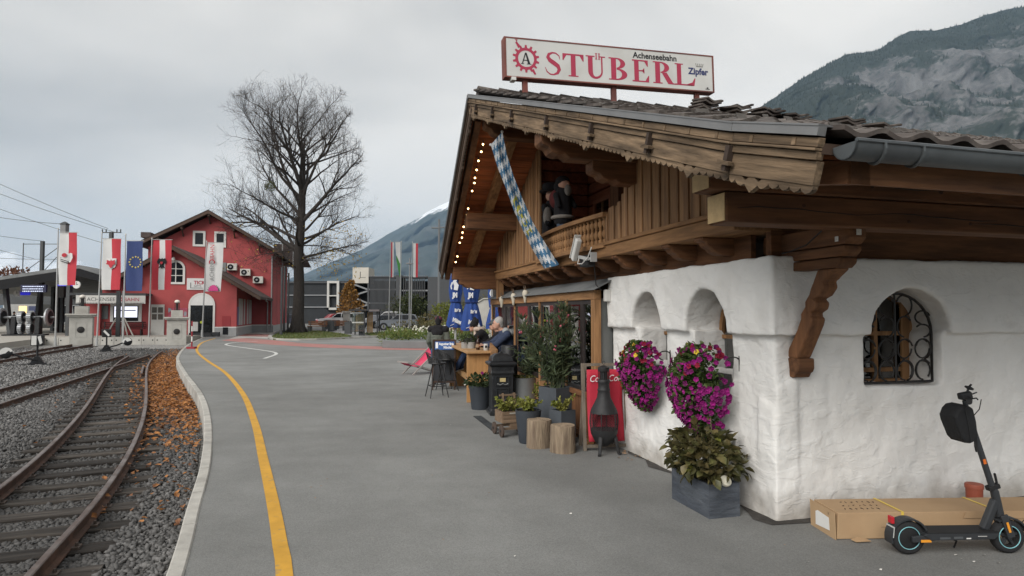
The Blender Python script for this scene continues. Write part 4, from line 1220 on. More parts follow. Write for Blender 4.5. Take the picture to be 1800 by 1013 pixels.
mountain('blue_mountain', 'hazy blue mountain with a snowy top behind the car park', RID_C, 8000, 3500, mountain_mat('far_slope', (.10, .105, .10), (.035, .042, .038), 1080, .0022), 200, 90, .17, 5.0, .010, lambda p, t: .62 + .4 * fbm(p.x / 900, p.y / 900, p.z / 700), 1.0)
RID_L = [(-200, 455), (-60, 440), (0, 446), (25, 442), (60, 455), (100, 462), (140, 458), (165, 470), (195, 476), (215, 482), (240, 478), (270, 492), (330, 505), (420, 520)]
mountain('snowy_mountain', 'distant snow-dusted mountain range behind the platform roof', RID_L, 9000, 5200, mountain_mat('far_range', (.12, .12, .12), (.04, .046, .045), 390, .0019), 110, 40, .12, 8.0, .02, lambda p, t: .6 + .4 * fbm(p.x / 1200, p.y / 1200, 0), 1.0)
# ================================================================ helpers for plants
def rdir(up=0.0):
 while True:
  v = Vector((random.uniform(-1, 1), random.uniform(-1, 1), random.uniform(-1, 1)))
  if .05 < v.length < 1: break
 v.normalize(); v.z += up
 return v.normalized()
def leafcloud(mb, c, rad, n, L, W, out=.6, up=.15, lump=.35, seed=None, shell=.5, mi=0, low=-1):
 c = Vector(c); k = 0
 sx = random.uniform(0, 50)
 while k < n:
  d = rdir(); d.z = max(d.z, low)
  r_ = random.uniform(shell, 1.0) ** .6
  lum = 1 + lump * mnoise.noise(d * 2.2 + Vector((sx, 0, 0)))
  p = c + Vector((d.x * rad[0], d.y * rad[1], d.z * rad[2])) * (r_ * lum)
  dd = (d * out + rdir(up) * (1 - out)).normalized(); dd.z += up
  s_ = random.uniform(.6, 1.25)
  mb.leaf(p, dd, rdir(.8), L * s_, W * s_, .3, random.uniform(-.2, .8), mi)
  k += 1
 return mb
# ================================================================ the big bare tree
TREE = G(523, 586)
tree = thing('bare_tree', 'tall leafless deciduous tree with dark trunk on the lawn', 'tree', TREE)
kz = TREE.y / FPX
def tz(py): return CAMH + (550 - py) * kz * 1.0
env = [(462, 5.0), (430, 6.2), (380, 6.9), (330, 7.2), (290, 6.2), (250, 5.5), (200, 5.2), (160, 4.2), (135, 2.6), (124, .8)]
def env_r(z): return float(np.interp(z, [tz(a) for a, b in env], [b for a, b in env]))
tb = MB(); twig_tips = []
def branch(p, d, L, r, lvl, curl):
 n = {0: 7, 1: 6, 2: 4, 3: 3}[lvl]
 pts = [p.copy()]; q = p.copy(); dd = d.copy(); rs = [r]
 for i in range(n):
  dd = (dd + Vector((random.gauss(0, .13), random.gauss(0, .13), random.gauss(0, .10) + curl))).normalized()
  q = q + dd * (L / n)
  if lvl and i and (q.z > HT + random.uniform(-.5, .2) or math.hypot(q.x + .8, q.y) > env_r(q.z) * random.uniform(.95, 1.12) + .2): break
  pts.append(q.copy()); rs.append(max(.005, r * (1 - .86 * (i + 1) / n)))
 n = len(pts) - 1
 if n < 1: return
 tb.tube(pts, rs, {0: 7, 1: 5, 2: 3, 3: 3}[lvl], lvl < 2)
 if lvl == 3:
  return
 m = {0: int(L * 1.7) + 2, 1: int(L * 2.3) + 2, 2: int(L * 1.6) + 1}[lvl]
 for k in range(m):
  t = random.uniform(.22 if lvl == 0 else .1, 1.0) ** .8
  x = t * n; i = min(int(x), n - 1); pp = pts[i].lerp(pts[i + 1], x - i)
  ax_ = (pts[i + 1] - pts[i]).normalized()
  side = ax_.cross(rdir()).normalized()
  nd = (ax_ * random.uniform(.5, .95) + side * random.uniform(.6, 1.0) + Vector((0, 0, .22))).normalized()
  nl = {0: L * random.uniform(.30, .55) * (1.15 - .5 * t), 1: random.uniform(.7, 1.6), 2: random.uniform(.35, .8)}[lvl]
  nr = {0: max(.016, rs[i] * .45), 1: max(.009, rs[i] * .45), 2: .0055}[lvl]
  branch(pp, nd, nl, nr, lvl + 1, {0: .06, 1: .05, 2: .03}[lvl])
random.seed(21)
HT = tz(124)
lead = [(0, 0, 0), (.02, 0, 1.5), (.05, .1, 4), (.0, .0, 6.6), (.15, 0, 9), (.2, .1, 11.5), (.25, 0, 14), (.2, .1, 15.5), (-.1, 0, 16.6)]
lead_r = [.66, .50, .44, .41, .36, .31, .25, .19, .14]
trk = MB(); lp = cr_path(lead, .5)
lr = [float(np.interp(p.z, [q[2] for q in lead], lead_r)) for p in lp]
trk.tube(lp, lr, 12)
for a_ in range(6):
 an = a_ * 1.05 + .3; trk.tube([(math.cos(an) * .95, math.sin(an) * .95, -.05), (math.cos(an) * .5, math.sin(an) * .5, .45), (math.cos(an) * .3, math.sin(an) * .3, 1.1)], [.05, .17, .2], 6)
m_bark = M('dark_bark', (.034, .028, .024), .95, .45, 3, 1.0, 14, stretch=(5, 5, 1), bdist=.05)
trk.build('trunk', m_bark, tree, 60)
def lead_at(z):
 i = min(range(len(lp)), key=lambda i: abs(lp[i].z - z)); return lp[i], lr[i]
limbs = []
for k in range(28):
 z = 6.3 + (16.6 - 6.3) * (k / 27) ** .9
 limbs.append((k * 2.4 + random.uniform(-.4, .4), z))
for az, z in limbs:
 p, r_ = lead_at(z)
 el = random.uniform(.2, .55) if z < 10 else random.uniform(.55, 1.2)
 zend = z + 4.0
 L = env_r(min(zend, HT - .6)) / max(.35, math.cos(el)) * random.uniform(.85, 1.08)
 L *= 1 - .16 * math.cos(az)
 L = min(L, 8.6, (HT - z) / max(.3, math.sin(el)) * .9)
 d = Vector((math.cos(az) * math.cos(el), math.sin(az) * math.cos(el), math.sin(el)))
 branch(p, d, L, min(r_ * .5, .035 + L * .014), 0, .012)
for az, el, z, L, r_ in ((PI, .62, 7.2, 7.2, .23), (2.7, .75, 6.8, 6.6, .16), (0.1, .95, 9.4, 8.0, .20), (.3, .45, 8.0, 6.0, .13), (-1.4, 1.0, 11.8, 7.5, .2), (3.3, 1.05, 12.3, 7.0, .17)):
 p, _ = lead_at(z)
 branch(p, Vector((math.cos(az) * math.cos(el), math.sin(az) * math.cos(el), math.sin(el))), L, r_, 0, .03)
for k in range(12):
 p, r_ = lead_at(random.uniform(5.2, 7.6)); az = random.uniform(0, 2 * PI)
 branch(p, Vector((math.cos(az), math.sin(az), .15)), random.uniform(3.0, 5.6), .06, 0, -.05)
tb.build('branches', M('dark_twig', (.040, .033, .029), .9, .3, 3), tree)
lf = MB()
for k in range(420):
 az = random.uniform(-.8, 1.6) if k < 300 else random.uniform(0, 6.3); z = random.uniform(4.8, 9.5); r_ = random.uniform(2.5, 6.0)
 lf.leaf((math.cos(az) * r_, math.sin(az) * r_, z), rdir(-.5), rdir(), .16, .12)
lf.build('last_leaves', foliage('yellow_leaf', (.34, .24, .05), .4), tree)
ms = MB(); mpos = D(474, 328, TREE.y - .5) - TREE
for k in range(420):
 d = rdir(); ms.leaf(mpos + d * (.42 * random.random() ** .5), (d + rdir() * .6), rdir(), .14, .045)
tag(ms.build('mistletoe', foliage('mistletoe_green', (.07, .085, .02), .4), None, loc=TREE), 'round dark mistletoe ball hanging in the bare tree', 'mistletoe')
random.seed(5)
# ================================================================ the red station house
FS = Frame(G(415, 591), TH)
st = thing('station_house', 'red rendered railway station with gabled roofs and white-framed windows', 'building', FS.o, TH)
m_red = M('red_render', (.40, .080, .080), .9, .07, 1.2, .15, 25, second=(.30, .066, .065), sscale=.5)
m_wht = M('white_trim', (.66, .65, .62), .8, .07, 2)
m_plin = M('grey_plinth', (.33, .33, .325), .9, .1, 2, .2, 20)
m_rf = M('brown_roof', (.075, .055, .05), .85, .3, 3, .3, 12)
m_rfe = wood('roof_edge_', (.085, .055, .042), 'x', .1)
m_black = M('black_glass', (.012, .013, .015), .15, .2, 3)
def gable_box(x0, x1, y0, y1, ax_, za, zl, zr, name='wall', mat=None):
 mb = MB(); mb.prism([(x0, 0), (x1, 0), (x1, zr), (ax_, za), (x0, zl)], 'y', y0, y1); return mb.build(name, mat or m_red, st)
gable_box(-8.9, 0, 0, 8.6, -4.26, 6.32, 3.45, 3.7)
gable_box(-8.3, 1.70, 8.5, 24, -3.5, 10.25, 7.35, 7.2)
def gable_roof(ax_, za, xl, zl, xr, zr, y0, y1, th=.18):
 mb = MB(); mb.prism([(xl, zl), (ax_, za), (xr, zr), (xr, zr - th), (ax_, za - th), (xl, zl - th)], 'y', y0, y1)
 r_ = mb.build('roof', m_rf, st)
 mb = MB(); mb.prism([(xl, zl - .03), (ax_, za - .03), (xr, zr - .03), (xr, zr - .28), (ax_, za - .30), (xl, zl - .28)], 'y', y0 - .05, y0 - .005); mb.build('verge_board', m_rfe, r_)
 mb = MB(); mb.prism([(xl, zl + .03), (ax_, za + .03), (xr, zr + .03), (xr, zr + .005), (ax_, za + .005), (xl, zl + .005)], 'y', y0 - .07, y1 + .05); mb.build('roof_tiles', M('brown_roof_tiles', (.085, .062, .055), .9, .35, 6, .5, 10, stretch=(1, 1, 1)), r_)
 return r_
ro = gable_roof(-4.26, 6.62, -8.9, 3.65, 1.75, 2.95, -.75, 8.48)
ro2 = gable_roof(-3.5, 10.58, -9.0, 7.55, 2.6, 6.95, 7.6, 24.6)
for x in (-7.4, -5.6, -3.5, -1.5, .6):
 z = float(np.interp(x, [-9, -3.5, 2.6], [7.55, 10.58, 6.95])) - .32
 mb = MB(); mb.box2((x - .08, 7.65, z - .2), (x + .08, 8.5, z)); mb.bar((x, 8.48, z - .75), (x, 7.8, z - .1), .1, .1); mb.build('purlin_end', m_rfe, st)
for x in np.linspace(-8.3, 1.2, 14):
 z = float(np.interp(x, [-8.9, -4.26, 1.75], [3.65, 6.62, 2.95])) - .2
 mb = MB(); mb.box2((x - .05, -.7, z - .14), (x + .05, 0, z)); mb.build('rafter_end', m_rfe, st)
mb = MB(); mb.box2((-9.3, -.0, -.1), (.02, .0, .0)) if False else None
mb = MB(); mb.box2((-1.5, -.06, 0), (.06, -.001, .62)); mb.box2((.001, -.06, 0), (.06, 8.5, .62)); mb.box2((1.701, 8.44, 0), (1.76, 24, .62)); mb.box2((.06, 8.44, 0), (1.76, 8.499, .62)); mb.build('plinth', m_plin, st)
mb = MB(); mb.box2((-1.5, -.07, .62), (.07, -.001, .70)); mb.box2((.001, -.07, .62), (.07, 8.5, .70)); mb.box2((.07, 8.43, .62), (1.77, 8.499, .70)); mb.build('plinth_cap', m_wht, st)
def st_window(x0, x1, z0, z1, y, name='window', arch=False, bars=2, fr=.16, mat=None):
 mb = MB()
 c, h = (x0 + x1) / 2, (x1 - x0) / 2
 def ol(k):
  if not arch: return [(x0 + k, z0 + k), (x0 + k, z1 - k), (x1 - k, z1 - k), (x1 - k, z0 + k)]
  sp = z1 - h
  return [(x0 + k, z0 + k)] + [(c + (h - k) * math.cos(PI * (1 - q / 12)), sp + (h - k) * math.sin(PI * (1 - q / 12))) for q in range(13)] + [(x1 - k, z0 + k)]
 a, b = ol(0), ol(fr); n = len(a)
 for i in range(n):
  j = (i + 1) % n; mb.prism([a[i], a[j], b[j], b[i]], 'y', y - .07, y + .02)
 f = mb.build(name, mat or m_wht, st)
 g = MB(); g.prism(ol(fr * .9), 'y', y - .02, y - .012); g.build('pane', m_black, f)
 if bars:
  g = MB(); g.box2((c - .03, y - .05, z0 + fr), (c + .03, y - .015, z1 - fr * .6))
  for k in range(1, bars + 1):
   zz = z0 + fr + (z1 - z0 - 2 * fr) * k / (bars + 1); g.box2((x0 + fr * .8, y - .045, zz - .025), (x1 - fr * .8, y - .016, zz + .025))
  g.build('glazing_bar', m_wht, f)
 return f
st_window(-4.80, -3.55, 3.85, 5.62, 0, arch=True, bars=2, fr=.15)
st_window(-4.85, -3.85, 7.5, 8.85, 8.5, bars=0, fr=.18); st_window(-3.15, -2.2, 7.45, 8.85, 8.5, bars=0, fr=.18)
f = st_window(-3.28, -1.48, .0, 3.22, 0, 'entrance_arch', True, 0, .14)
mb = MB(); mb.prism([(-3.13, 2.30)] + [(-2.38 + .76 * math.cos(PI * (1 - q / 10)), 2.32 + .76 * math.sin(PI * (1 - q / 10))) for q in range(11)] + [(-1.63, 2.30)], 'y', -.06, -.022); mb.build('arch_panel', M('fanlight', (.72, .72, .70), .6, .05), f)
mb = MB(); mb.box2((-3.2, -1.0, 0), (-1.5, -.07, .14)); mb.box2((-3.1, -.6, .14), (-1.6, -.07, .28)); mb.box2((-1.50, -.9, 0), (-1.05, -.35, .32)); mb.build('step', M('dark_step', (.035, .035, .037), .8), st)
mb = MB(); mb.box2((-3.1, -.045, .3), (-1.66, -.025, 2.28))
mb.build('door', M('dark_door_glass', (.010, .011, .012), .15, .8, 3), st)
mb = MB(); mb.cyl((-2.38, -.06, 1.05), (-2.38, -.05, 1.05), .1, .1, 12); mb.build('door_sticker', M('lime', (.45, .5, .03), .6), st)
mb = MB(); mb.box2((-5.75, -.06, .1), (-4.87, -.001, 2.35)); dd = mb.build('door', M('pale_door', (.50, .49, .46), .7, .06), st)
for zz in (1.95, 1.45):
 for xx in (-5.52, -5.12): g = MB(); g.box2((xx - .16, -.068, zz - .2), (xx + .16, -.061, zz + .2)); g.build('pane', M('door_pane', (.10, .085, .07), .25, .5, 4), dd)
mb = MB(); mb.box2((-8.35, -.09, 1.05), (-6.35, -.001, 2.38)); sc_ = mb.build('screen_frame', m_wht, st)
mb = MB(); mb.box2((-8.15, -.10, 1.15), (-6.55, -.091, 2.25)); mb.build('screen_bezel', m_black, sc_)
mb = MB(); mb.box2((-8.08, -.106, 1.42), (-6.62, -.101, 2.2)); mb.build('screen', emit('lcd', (.70, .72, .86), .55), sc_)
mb = MB(); mb.box2((-8.0, -.11, 1.88), (-6.72, -.107, 1.95)); mb.build('screen_line', M('screen_text', (.08, .1, .3), .6), sc_)
mb = MB(); mb.box2((-9.9, -.05, 1.3), (-9.1, -.0015, 2.25)); mb.build('noticeboard', M('red_poster', (.35, .05, .07), .6, .6, 1.2, second=(.22, .24, .27), sscale=.9), st)
mb = MB(); mb.box2((-9.05, -.05, 1.3), (-8.5, -.0015, 2.25)); mb.build('noticeboard', M('grey_board', (.14, .15, .15), .5, .1), st)
mb = MB(); mb.box2((-4.62, -.05, 1.3), (-3.35, -.0015, 2.1)); mb.build('noticeboard', M('photo_poster', (.30, .33, .36), .5, .5, 1.5, second=(.40, .08, .12), sscale=1.1, spos=(.48, .52)), st)
mb = MB(); mb.box2((-10.1, -.3, 0), (-8.901, 5, 2.9)); mb.build('wing_wall', m_red, st)
mb = MB(); mb.box2((-10.4, -1.6, 2.96), (-5.7, 1, 3.12)); can = mb.build('canopy', M('canopy_dark', (.05, .052, .055), .7, .2, 2), st)
mb = MB(); mb.box2((-9.95, -1.66, 2.38), (-5.7, -1.60, 2.95)); sg = mb.build('fascia_sign', M('sign_white', (.56, .55, .52), .7, .06), st)
mb = MB(); mb.text('ACHENSEE', .36, (-9.3, -1.668, 2.56), (1, 0, 0), (0, 0, 1), (0, 0, 0), 1.0); mb.build('lettering', M('sign_grey_letters', (.10, .10, .10), .6), sg)
mb = MB(); mb.text('BAHN', .36, (-7.05, -1.668, 2.56), (1, 0, 0), (0, 0, 1), (0, 0, 0), 1.0)
mb.tube([(-7.28 + .15 * math.cos(a_), -1.67, 2.68 + .15 * math.sin(a_)) for a_ in np.linspace(-.9, 4.0, 14)], .035, 5); mb.build('lettering', M('sign_red_letters', (.40, .05, .08), .6), sg)
mb = MB()
for k in range(46): mb.box2((-9.9 + k * .09, -1.67, 2.39), (-9.85 + k * .09, -1.661, 2.45))
o = mb.build('rack_teeth', M('sign_grey_letters', (.1, .1, .1)), sg); o['kind'] = 'stuff'
mb = MB(); mb.box2((-3.42, -.05, 3.45), (-1.2, -.001, 4.30)); tk = mb.build('ticket_sign', M('sign_white2', (.66, .66, .65), .6, .04), st)
mb = MB(); mb.text('TICKETS', .36, (-2.95, -.056, 3.86), (1, 0, 0), (0, 0, 1), (0, 0, 0), .95, bold=.012); mb.build('lettering', M('sign_red_letters', (.4, .05, .08)), tk)
mb = MB(); mb.text('GIFTS', .20, (-2.95, -.056, 3.66), (1, 0, 0), (0, 0, 1), (0, 0, 0), 1); mb.box2((-3.18, -.058, 3.56), (-3.13, -.051, 3.98)); mb.box2((-3.18, -.058, 3.56), (-2.35, -.051, 3.60)); mb.build('lettering', M('sign_grey_letters', (.1, .1, .1)), tk)
mb = MB(); mb.box2((-.98, -.03, .72), (-.42, -.001, 1.5)); mb.build('meter_door', M('red_door', (.30, .04, .045), .7, .05), st)
mb = MB(); mb.box2((-.92, -.075, .12), (-.55, -.061, .66)); mb.build('cellar_hatch', m_black, st)
for y, w_, c_ in ((.45, .3, (.13, .16, .3)), (1.0, .7, (.48, .47, .45)), (2.0, .8, (.5, .49, .47)), (3.6, .5, (.5, .49, .47)), (5.4, .5, (.55, .54, .52)), (6.5, .6, (.45, .44, .42)), (7.4, .5, (.5, .49, .47))):
 mb = MB(); mb.box2((.001, y, .8), (.05, y + w_, 2.85 if y > .5 else 2.2)); mb.build('side_window', M('wall_panel_%d' % (y * 10), c_, .6, .1, 2), st)
def ac(x, z, y):
 mb = MB(); mb.box2((x - .42, y - .38, z - .3), (x + .42, y - .05, z + .3)); a = mb.build('air_conditioner', M('ac_white', (.62, .60, .55), .6, .06), st, None, .03)
 mb = MB(); mb.cyl((x - .1, y - .40, z), (x - .1, y - .381, z), .24, .24, 18); mb.build('fan_grille', m_black, a)
 mb = MB(); mb.cyl((x - .1, y - .41, z), (x - .1, y - .401, z), .09, .09, 12); mb.build('fan_hub', M('ac_hub', (.3, .3, .3)), a)
ac(-1.65, 5.75, 8.5); ac(-.55, 5.3, 8.5); ac(.5, 4.65, 8.5); ac(-6.9, 4.2, 0)
mb = MB(); mb.box2((-2.25, 5.9, 5.2), (-1.75, 6.4, 5.95)); mb.build('roof_vent', M('vent_grey', (.2, .2, .2)), st)
mb = MB(); mb.tube([(1.75, 3.2, 2.85), (1.55, 4.8, 2.75), (1.30, 8.40, 2.7), (1.30, 8.40, .05)], .06, 6); mb.tube([(1.62, 8.40, 6.8), (1.62, 8.40, .05)], .06, 6); mb.build('downpipe', M('pipe_grey', (.33, .33, .33), .5, metal=.3), st)
mb = MB(); mb.tube([(-4.3, -.15, 5.8), (-4.3, -.3, 5.75)], .06, 6); mb.ball((-4.3, -.3, 5.66), .14, 10, 6); mb.build('gable_lamp', m_wht, st)
mb = MB(); mb.box2((-8.75, 8.0, 8.1), (-8.0, 9.2, 8.55)); mb.build('dormer', m_rf, st)
for x, h in ((2.0, 13.2), (3.0, 14.6)):
 mb = MB(); mb.tube([(x, 14, 6), (x, 14, h - 1.5)], .05, 5); mb.build('antenna', M('pipe_grey', (.3, .3, .3)), st)
mb = MB(); mb.prism([(1.0, 6.9), (4.3, 6.9), (3.4, 8.7), (1.0, 8.7)], 'y', 16, 24); mb.build('rear_roof', m_rf, st)
# ================================================================ left side: platforms, canopy, flags
m_conc = M('concrete', (.42, .405, .37), .9, .12, 1.5, .3, 18, second=(.34, .325, .295), sscale=.8)
m_conc2 = M('platform_paving', (.36, .34, .30), .9, .1, .9, .2, 18)
PZ = .13
def wpoly(name, pts, z0, z1, mat):
 mb = MB(); mb.prism(pts, 'z', z0, z1); return struct(mb.build(name, mat))
e0, e1 = G(0, 620, BZ), G(76, 608, BZ)
dE = (e1 - e0).normalized(); eF = e0 - dE * 25
wl, wr = G(78, 607, BZ), G(296, 606, BZ)
wpoly('platform', [(eF.x - .25, eF.y), (e1.x - .25, e1.y), (wl.x, wl.y + .36), (wr.x + .3, wr.y + .36), (-22.8, 46.9), (-24, 47), (-60, 95), (-90, 60)], BZ - .2, PZ, m_conc2)
edge = bpy.data.objects.new('platform_edge', None); COL.objects.link(edge); struct(edge)
Lp_ = (e1 - eF).length
for k in range(int(Lp_ / 1.2)):
 a = eF + dE * (k * 1.2 + .01); b = eF + dE * (k * 1.2 + 1.19)
 mb = MB(); nrm = Vector((dE.y, -dE.x, 0)); mb.bar(a - nrm * .12 + Vector((0, 0, -.10)), b - nrm * .12 + Vector((0, 0, -.10)), .25, .48); mb.build('edge_block', m_conc, edge)
stopw = thing('concrete_wall', 'low concrete wall of blocks with round holes at the track end', 'wall', (0, 0, 0))
dW = (wr - wl); LW = dW.length; dW.normalize(); nW = Vector((dW.y, -dW.x, 0))
for k in range(9):
 a = wl + dW * (LW * k / 9 + .01); b = wl + dW * (LW * (k + 1) / 9 - .01)
 mb = MB(); mb.bar(a + Vector((0, 0, .23)) - nW * .15, b + Vector((0, 0, .23)) - nW * .15, .3, .50); blk = mb.build('block', m_conc, stopw, None, .01)
 mb = MB(); c = a.lerp(b, .5) + Vector((0, 0, .30))
 for s_ in (-.28, .28): mb.cyl(c + dW * s_ + nW * .003, c + dW * s_ + nW * .006, .045, .045, 8)
 o_ = mb.build('hole', m_black, stopw); o_['kind'] = 'stuff'
m_pedest = M('pedestal_stone', (.46, .445, .405), .9, .1, 2.5, .3, 25, second=(.37, .355, .32), sscale=1.5)
def pedestal(px, py, label, sc_):
 p = G(px, py, BZ); t = thing('lamp_pedestal', label, 'pedestal', p, .5, 'stone pedestals with lamps at the track end')
 def part(n, m_, f, sm=None, bv=0):
  mb = MB(); f(mb); return mb.build(n, m_, t, sm, bv)
 part('body', m_pedest, lambda m_: m_.box2((-.60, -.5, 0), (.60, .5, 1.75)), None, .02)
 part('cap', m_pedest, lambda m_: (m_.box2((-.72, -.62, 1.75), (.72, .62, 1.84)), m_.box2((-.80, -.70, 1.84), (.80, .70, 1.94))), None, .02)
 part('lamp_block', m_pedest, lambda m_: m_.box2((-.36, -.34, 1.94), (.36, .34, 2.40)), None, .02)
 def panel(m_):
  for a, b in (((-.30, .50), (-.26, 1.45)), ((.26, .50), (.30, 1.45)), ((-.26, .50), (.26, .54)), ((-.26, 1.41), (.26, 1.45))): m_.box2((a[0], -.515, a[1]), (b[0], -.499, b[1]))
 part('panel_frame', m_pedest, panel)
 part('oval_disc', m_darkiron, lambda m_: m_.lathe([(0.001, .06), (.12, .05), (.19, .03), (.2, 0)], 18, (0, -.50, .95), (0, -1, 0)), 50)
 def lant(m_):
  for k in range(6):
   a = k * PI / 3; m_.tube([(.16 * math.cos(a), .16 * math.sin(a), 2.40), (.13 * math.cos(a), .13 * math.sin(a), 2.92)], .018, 5)
  m_.cyl((0, 0, 2.40), (0, 0, 2.44), .2, .2, 12); m_.cyl((0, 0, 2.90), (0, 0, 2.94), .15, .15, 12); m_.cyl((0, 0, 2.44), (0, 0, 2.90), .05, .05, 8)
 part('lantern_frame', m_darkiron, lant)
 part('globe', M('opal_globe', (.75, .70, .62), .3, .03), lambda m_: m_.ball((0, 0, 3.0), .17, 14, 8, (1, 1, .75)), 60)
 t.scale = (sc_, sc_, sc_)
 return t
pedestal(143, 606.5, 'pale stone pedestal with globe lamp between the first two flagpoles', 1.04)
pedestal(310, 607, 'pale stone pedestal with globe lamp right beside the platform kerb', .93)
m_pole = M('pole_grey', (.42, .42, .41), .4, .06, 3, metal=.3)
def flagpole(base, top_z, label, draw, fw, fh, ftop, group, lean=0.0, side=1, r=.045):
 t = thing('flagpole', label, 'flagpole', base, TH * .5, group)
 mb = MB(); mb.tube([(0, 0, 0), (lean * .5, 0, top_z * .5), (lean, 0, top_z)], [r * 1.2, r, r * .7], 8); mb.cyl((lean, 0, top_z), (lean, 0, top_z + .08), r * 1.1, r * .5, 8); mb.build('pole', m_pole, t, 60)
 mb = MB(); mb.cyl((0, 0, 0), (0, 0, .5), r * 1.9, r * 1.6, 8); mb.build('sleeve', m_pole, t)
 if draw:
  x0 = lean * .9 + .08 * side
  mb = MB(); mb.tube([(lean, 0, ftop + .03), (x0 + fw * side + .05 * side, 0, ftop + .03)], .018, 6); mb.build('arm', m_pole, t)
  draw(t, x0, ftop, fw, fh, side)
 return t
def wavy(t, x0, x1, z0, z1, mat, name='cloth', yo=0.0, nx=6, nz=14, ph=0.0, lean=0.0, shape=None, amp=.05):
 """hanging cloth, gently rippled, real thickness"""
 mb = MB(); vs = []
 for s_ in (0, 1):
  for j in range(nz + 1):
   for i in range(nx + 1):
    x = x0 + (x1 - x0) * i / nx; z = z0 + (z1 - z0) * j / nz
    y = amp * math.sin(z * 1.9 + x * 3.1 + ph) + amp * .6 * math.sin(x * 7 + z * .7)
    vs.append((x + lean * (1 - (z - z0) / (z1 - z0)) * -1, y + yo + s_ * .006, z))
 k = (nx + 1) * (nz + 1); fs = []
 for j in range(nz):
  for i in range(nx):
   a = j * (nx + 1) + i
   fs += [(a, a + 1, a + nx + 2, a + nx + 1), (k + a, k + a + nx + 1, k + a + nx + 2, k + a + 1)]
 mb.add(vs, fs)
 return mb.build(name, mat, t, 70)
m_fw = M('flag_white', (.60, .60, .59), .85, .05, 2); m_fr = M('flag_red', (.47, .045, .06), .85, .06, 2); m_fb = foliage('flag_blue', (.045, .07, .20), .08)
m_fg = M('flag_green', (.06, .23, .05), .85, .06, 2); m_gold = M('flag_gold', (.6, .48, .08), .8, .05); m_bk = M('emblem_black', (.015, .015, .017), .8)
m_pk = M('emblem_pink', (.55, .06, .22), .8, .05)
def yw(x, z, ph=0.0, amp=.05): return amp * math.sin(z * 1.9 + x * 3.1 + ph) + amp * .6 * math.sin(x * 7 + z * .7)
def decal(t, polys, x, z, mat, name='emblem', ph=0.0):
 mb = MB()
 for p in polys:
  vs = [(x + a, yw(x + a, z + b, ph) - .05, z + b) for a, b in p]; mb.add(vs, [tuple(range(len(vs)))])
 return mb.build(name, mat, t)
def circ(r_, n=14, cx=0, cy=0): return [(cx + r_ * math.cos(2 * PI * k / n), cy + r_ * math.sin(2 * PI * k / n)) for k in range(n)]
shield = [(-.5, .5), (.5, .5), (.5, -.1), (.35, -.4), (0, -.62), (-.35, -.4), (-.5, -.1)]
def sc2(p, s_, dx=0, dy=0): return [(a * s_ + dx, b * s_ + dy) for a, b in p]
def fl_halves(ph, emb):
 def draw(t, x0, ft, w_, h_, side):
  wavy(t, x0, x0 + w_ / 2, ft - h_, ft, m_fw, 'white_cloth', 0, 4, 14, ph); wavy(t, x0 + w_ / 2, x0 + w_, ft - h_, ft, m_fr, 'red_cloth', 0, 4, 14, ph)
  emb(t, x0 + w_ * .5, ft - h_ * .48, ph)
 return draw
def emb_jen(t, x, z, ph):
 decal(t, [sc2(shield, .55, -.08, 0)], x, z, m_fw, 'shield', ph)
 decal(t, [sc2([(-.5 + k * .02, .14 - k * .26 + .0) for k in (0,)] + [(.42, -.18 - .0), (.42, -.26), (-.5, .06)], .55, -.08, -.05 - d_) for d_ in (0, .1, .2)], x, z, m_bk, 'wave_bar', ph)
 o_ = decal(t, [circ(.13, 12, -.14, .16)], x, z, m_fr, 'rose', ph); o_.location.y = -.09
 o_ = decal(t, [[(.16, .3), (.30, .28), (.34, 0), (.22, -.28), (.12, -.30), (.2, -.05)]], x, z, m_fw, 'horn', ph); o_.location.y = -.09
def emb_tirol(t, x, z, ph):
 decal(t, [sc2(shield, .62)], x, z, m_fw, 'shield', ph)
 o_ = decal(t, [[(0, .26), (.05, .14), (.26, .22), (.24, .05), (.28, -.06), (.12, -.1), (.1, -.2), (0, -.32), (-.1, -.2), (-.12, -.1), (-.28, -.06), (-.24, .05), (-.26, .22), (-.05, .14)]], x, z, m_fr, 'eagle', ph); o_.location.y = -.09
GF = 'flags on tall poles along the track end'
def px_pole(px, py, toppx, toppy, z=BZ):
 b = G(px, py, z); tp = D(toppx, toppy, b.y); return b, tp.z - b.z, tp.x - b.x
b, h, l = px_pole(97, 609, 102.5, 403); k_ = b.y / FPX
flagpole(b, h, 'tall grey pole with white and red flag, stags-horn and wavy-bar shield, left end', fl_halves(.3, emb_jen), 29 * k_, 93 * k_, D(106, 409, b.y).z - b.z, GF, l)
b, h, l = px_pole(170, 608, 179, 410); k_ = b.y / FPX
flagpole(b, h, 'tall grey pole with white and red flag and red eagle shield', fl_halves(1.6, emb_tirol), 30 * k_, 90 * k_, D(183, 420, b.y).z - b.z, GF, l)
def fl_eu(t, x0, ft, w_, h_, side):
 wavy(t, x0, x0 + w_, ft - h_, ft, m_fb, 'blue_cloth', 0, 7, 14, 2.2)
 star = [(.07 * (1 if k % 2 == 0 else .42) * math.sin(k * PI / 5), .07 * (1 if k % 2 == 0 else .42) * math.cos(k * PI / 5)) for k in range(10)]
 decal(t, [sc2(star, 1, .34 * math.cos(a * PI / 6), .34 * math.sin(a * PI / 6)) for a in range(12)], x0 + w_ * .55, ft - h_ * .42, m_gold, 'stars', 2.2)['kind'] = 'stuff'
b, h, l = px_pole(216, 608, 221, 413); k_ = b.y / FPX
flagpole(b, h, 'tall grey pole with blue flag and ring of gold stars', fl_eu, 27 * k_, 88 * k_, D(225, 424, b.y).z - b.z, GF, l)
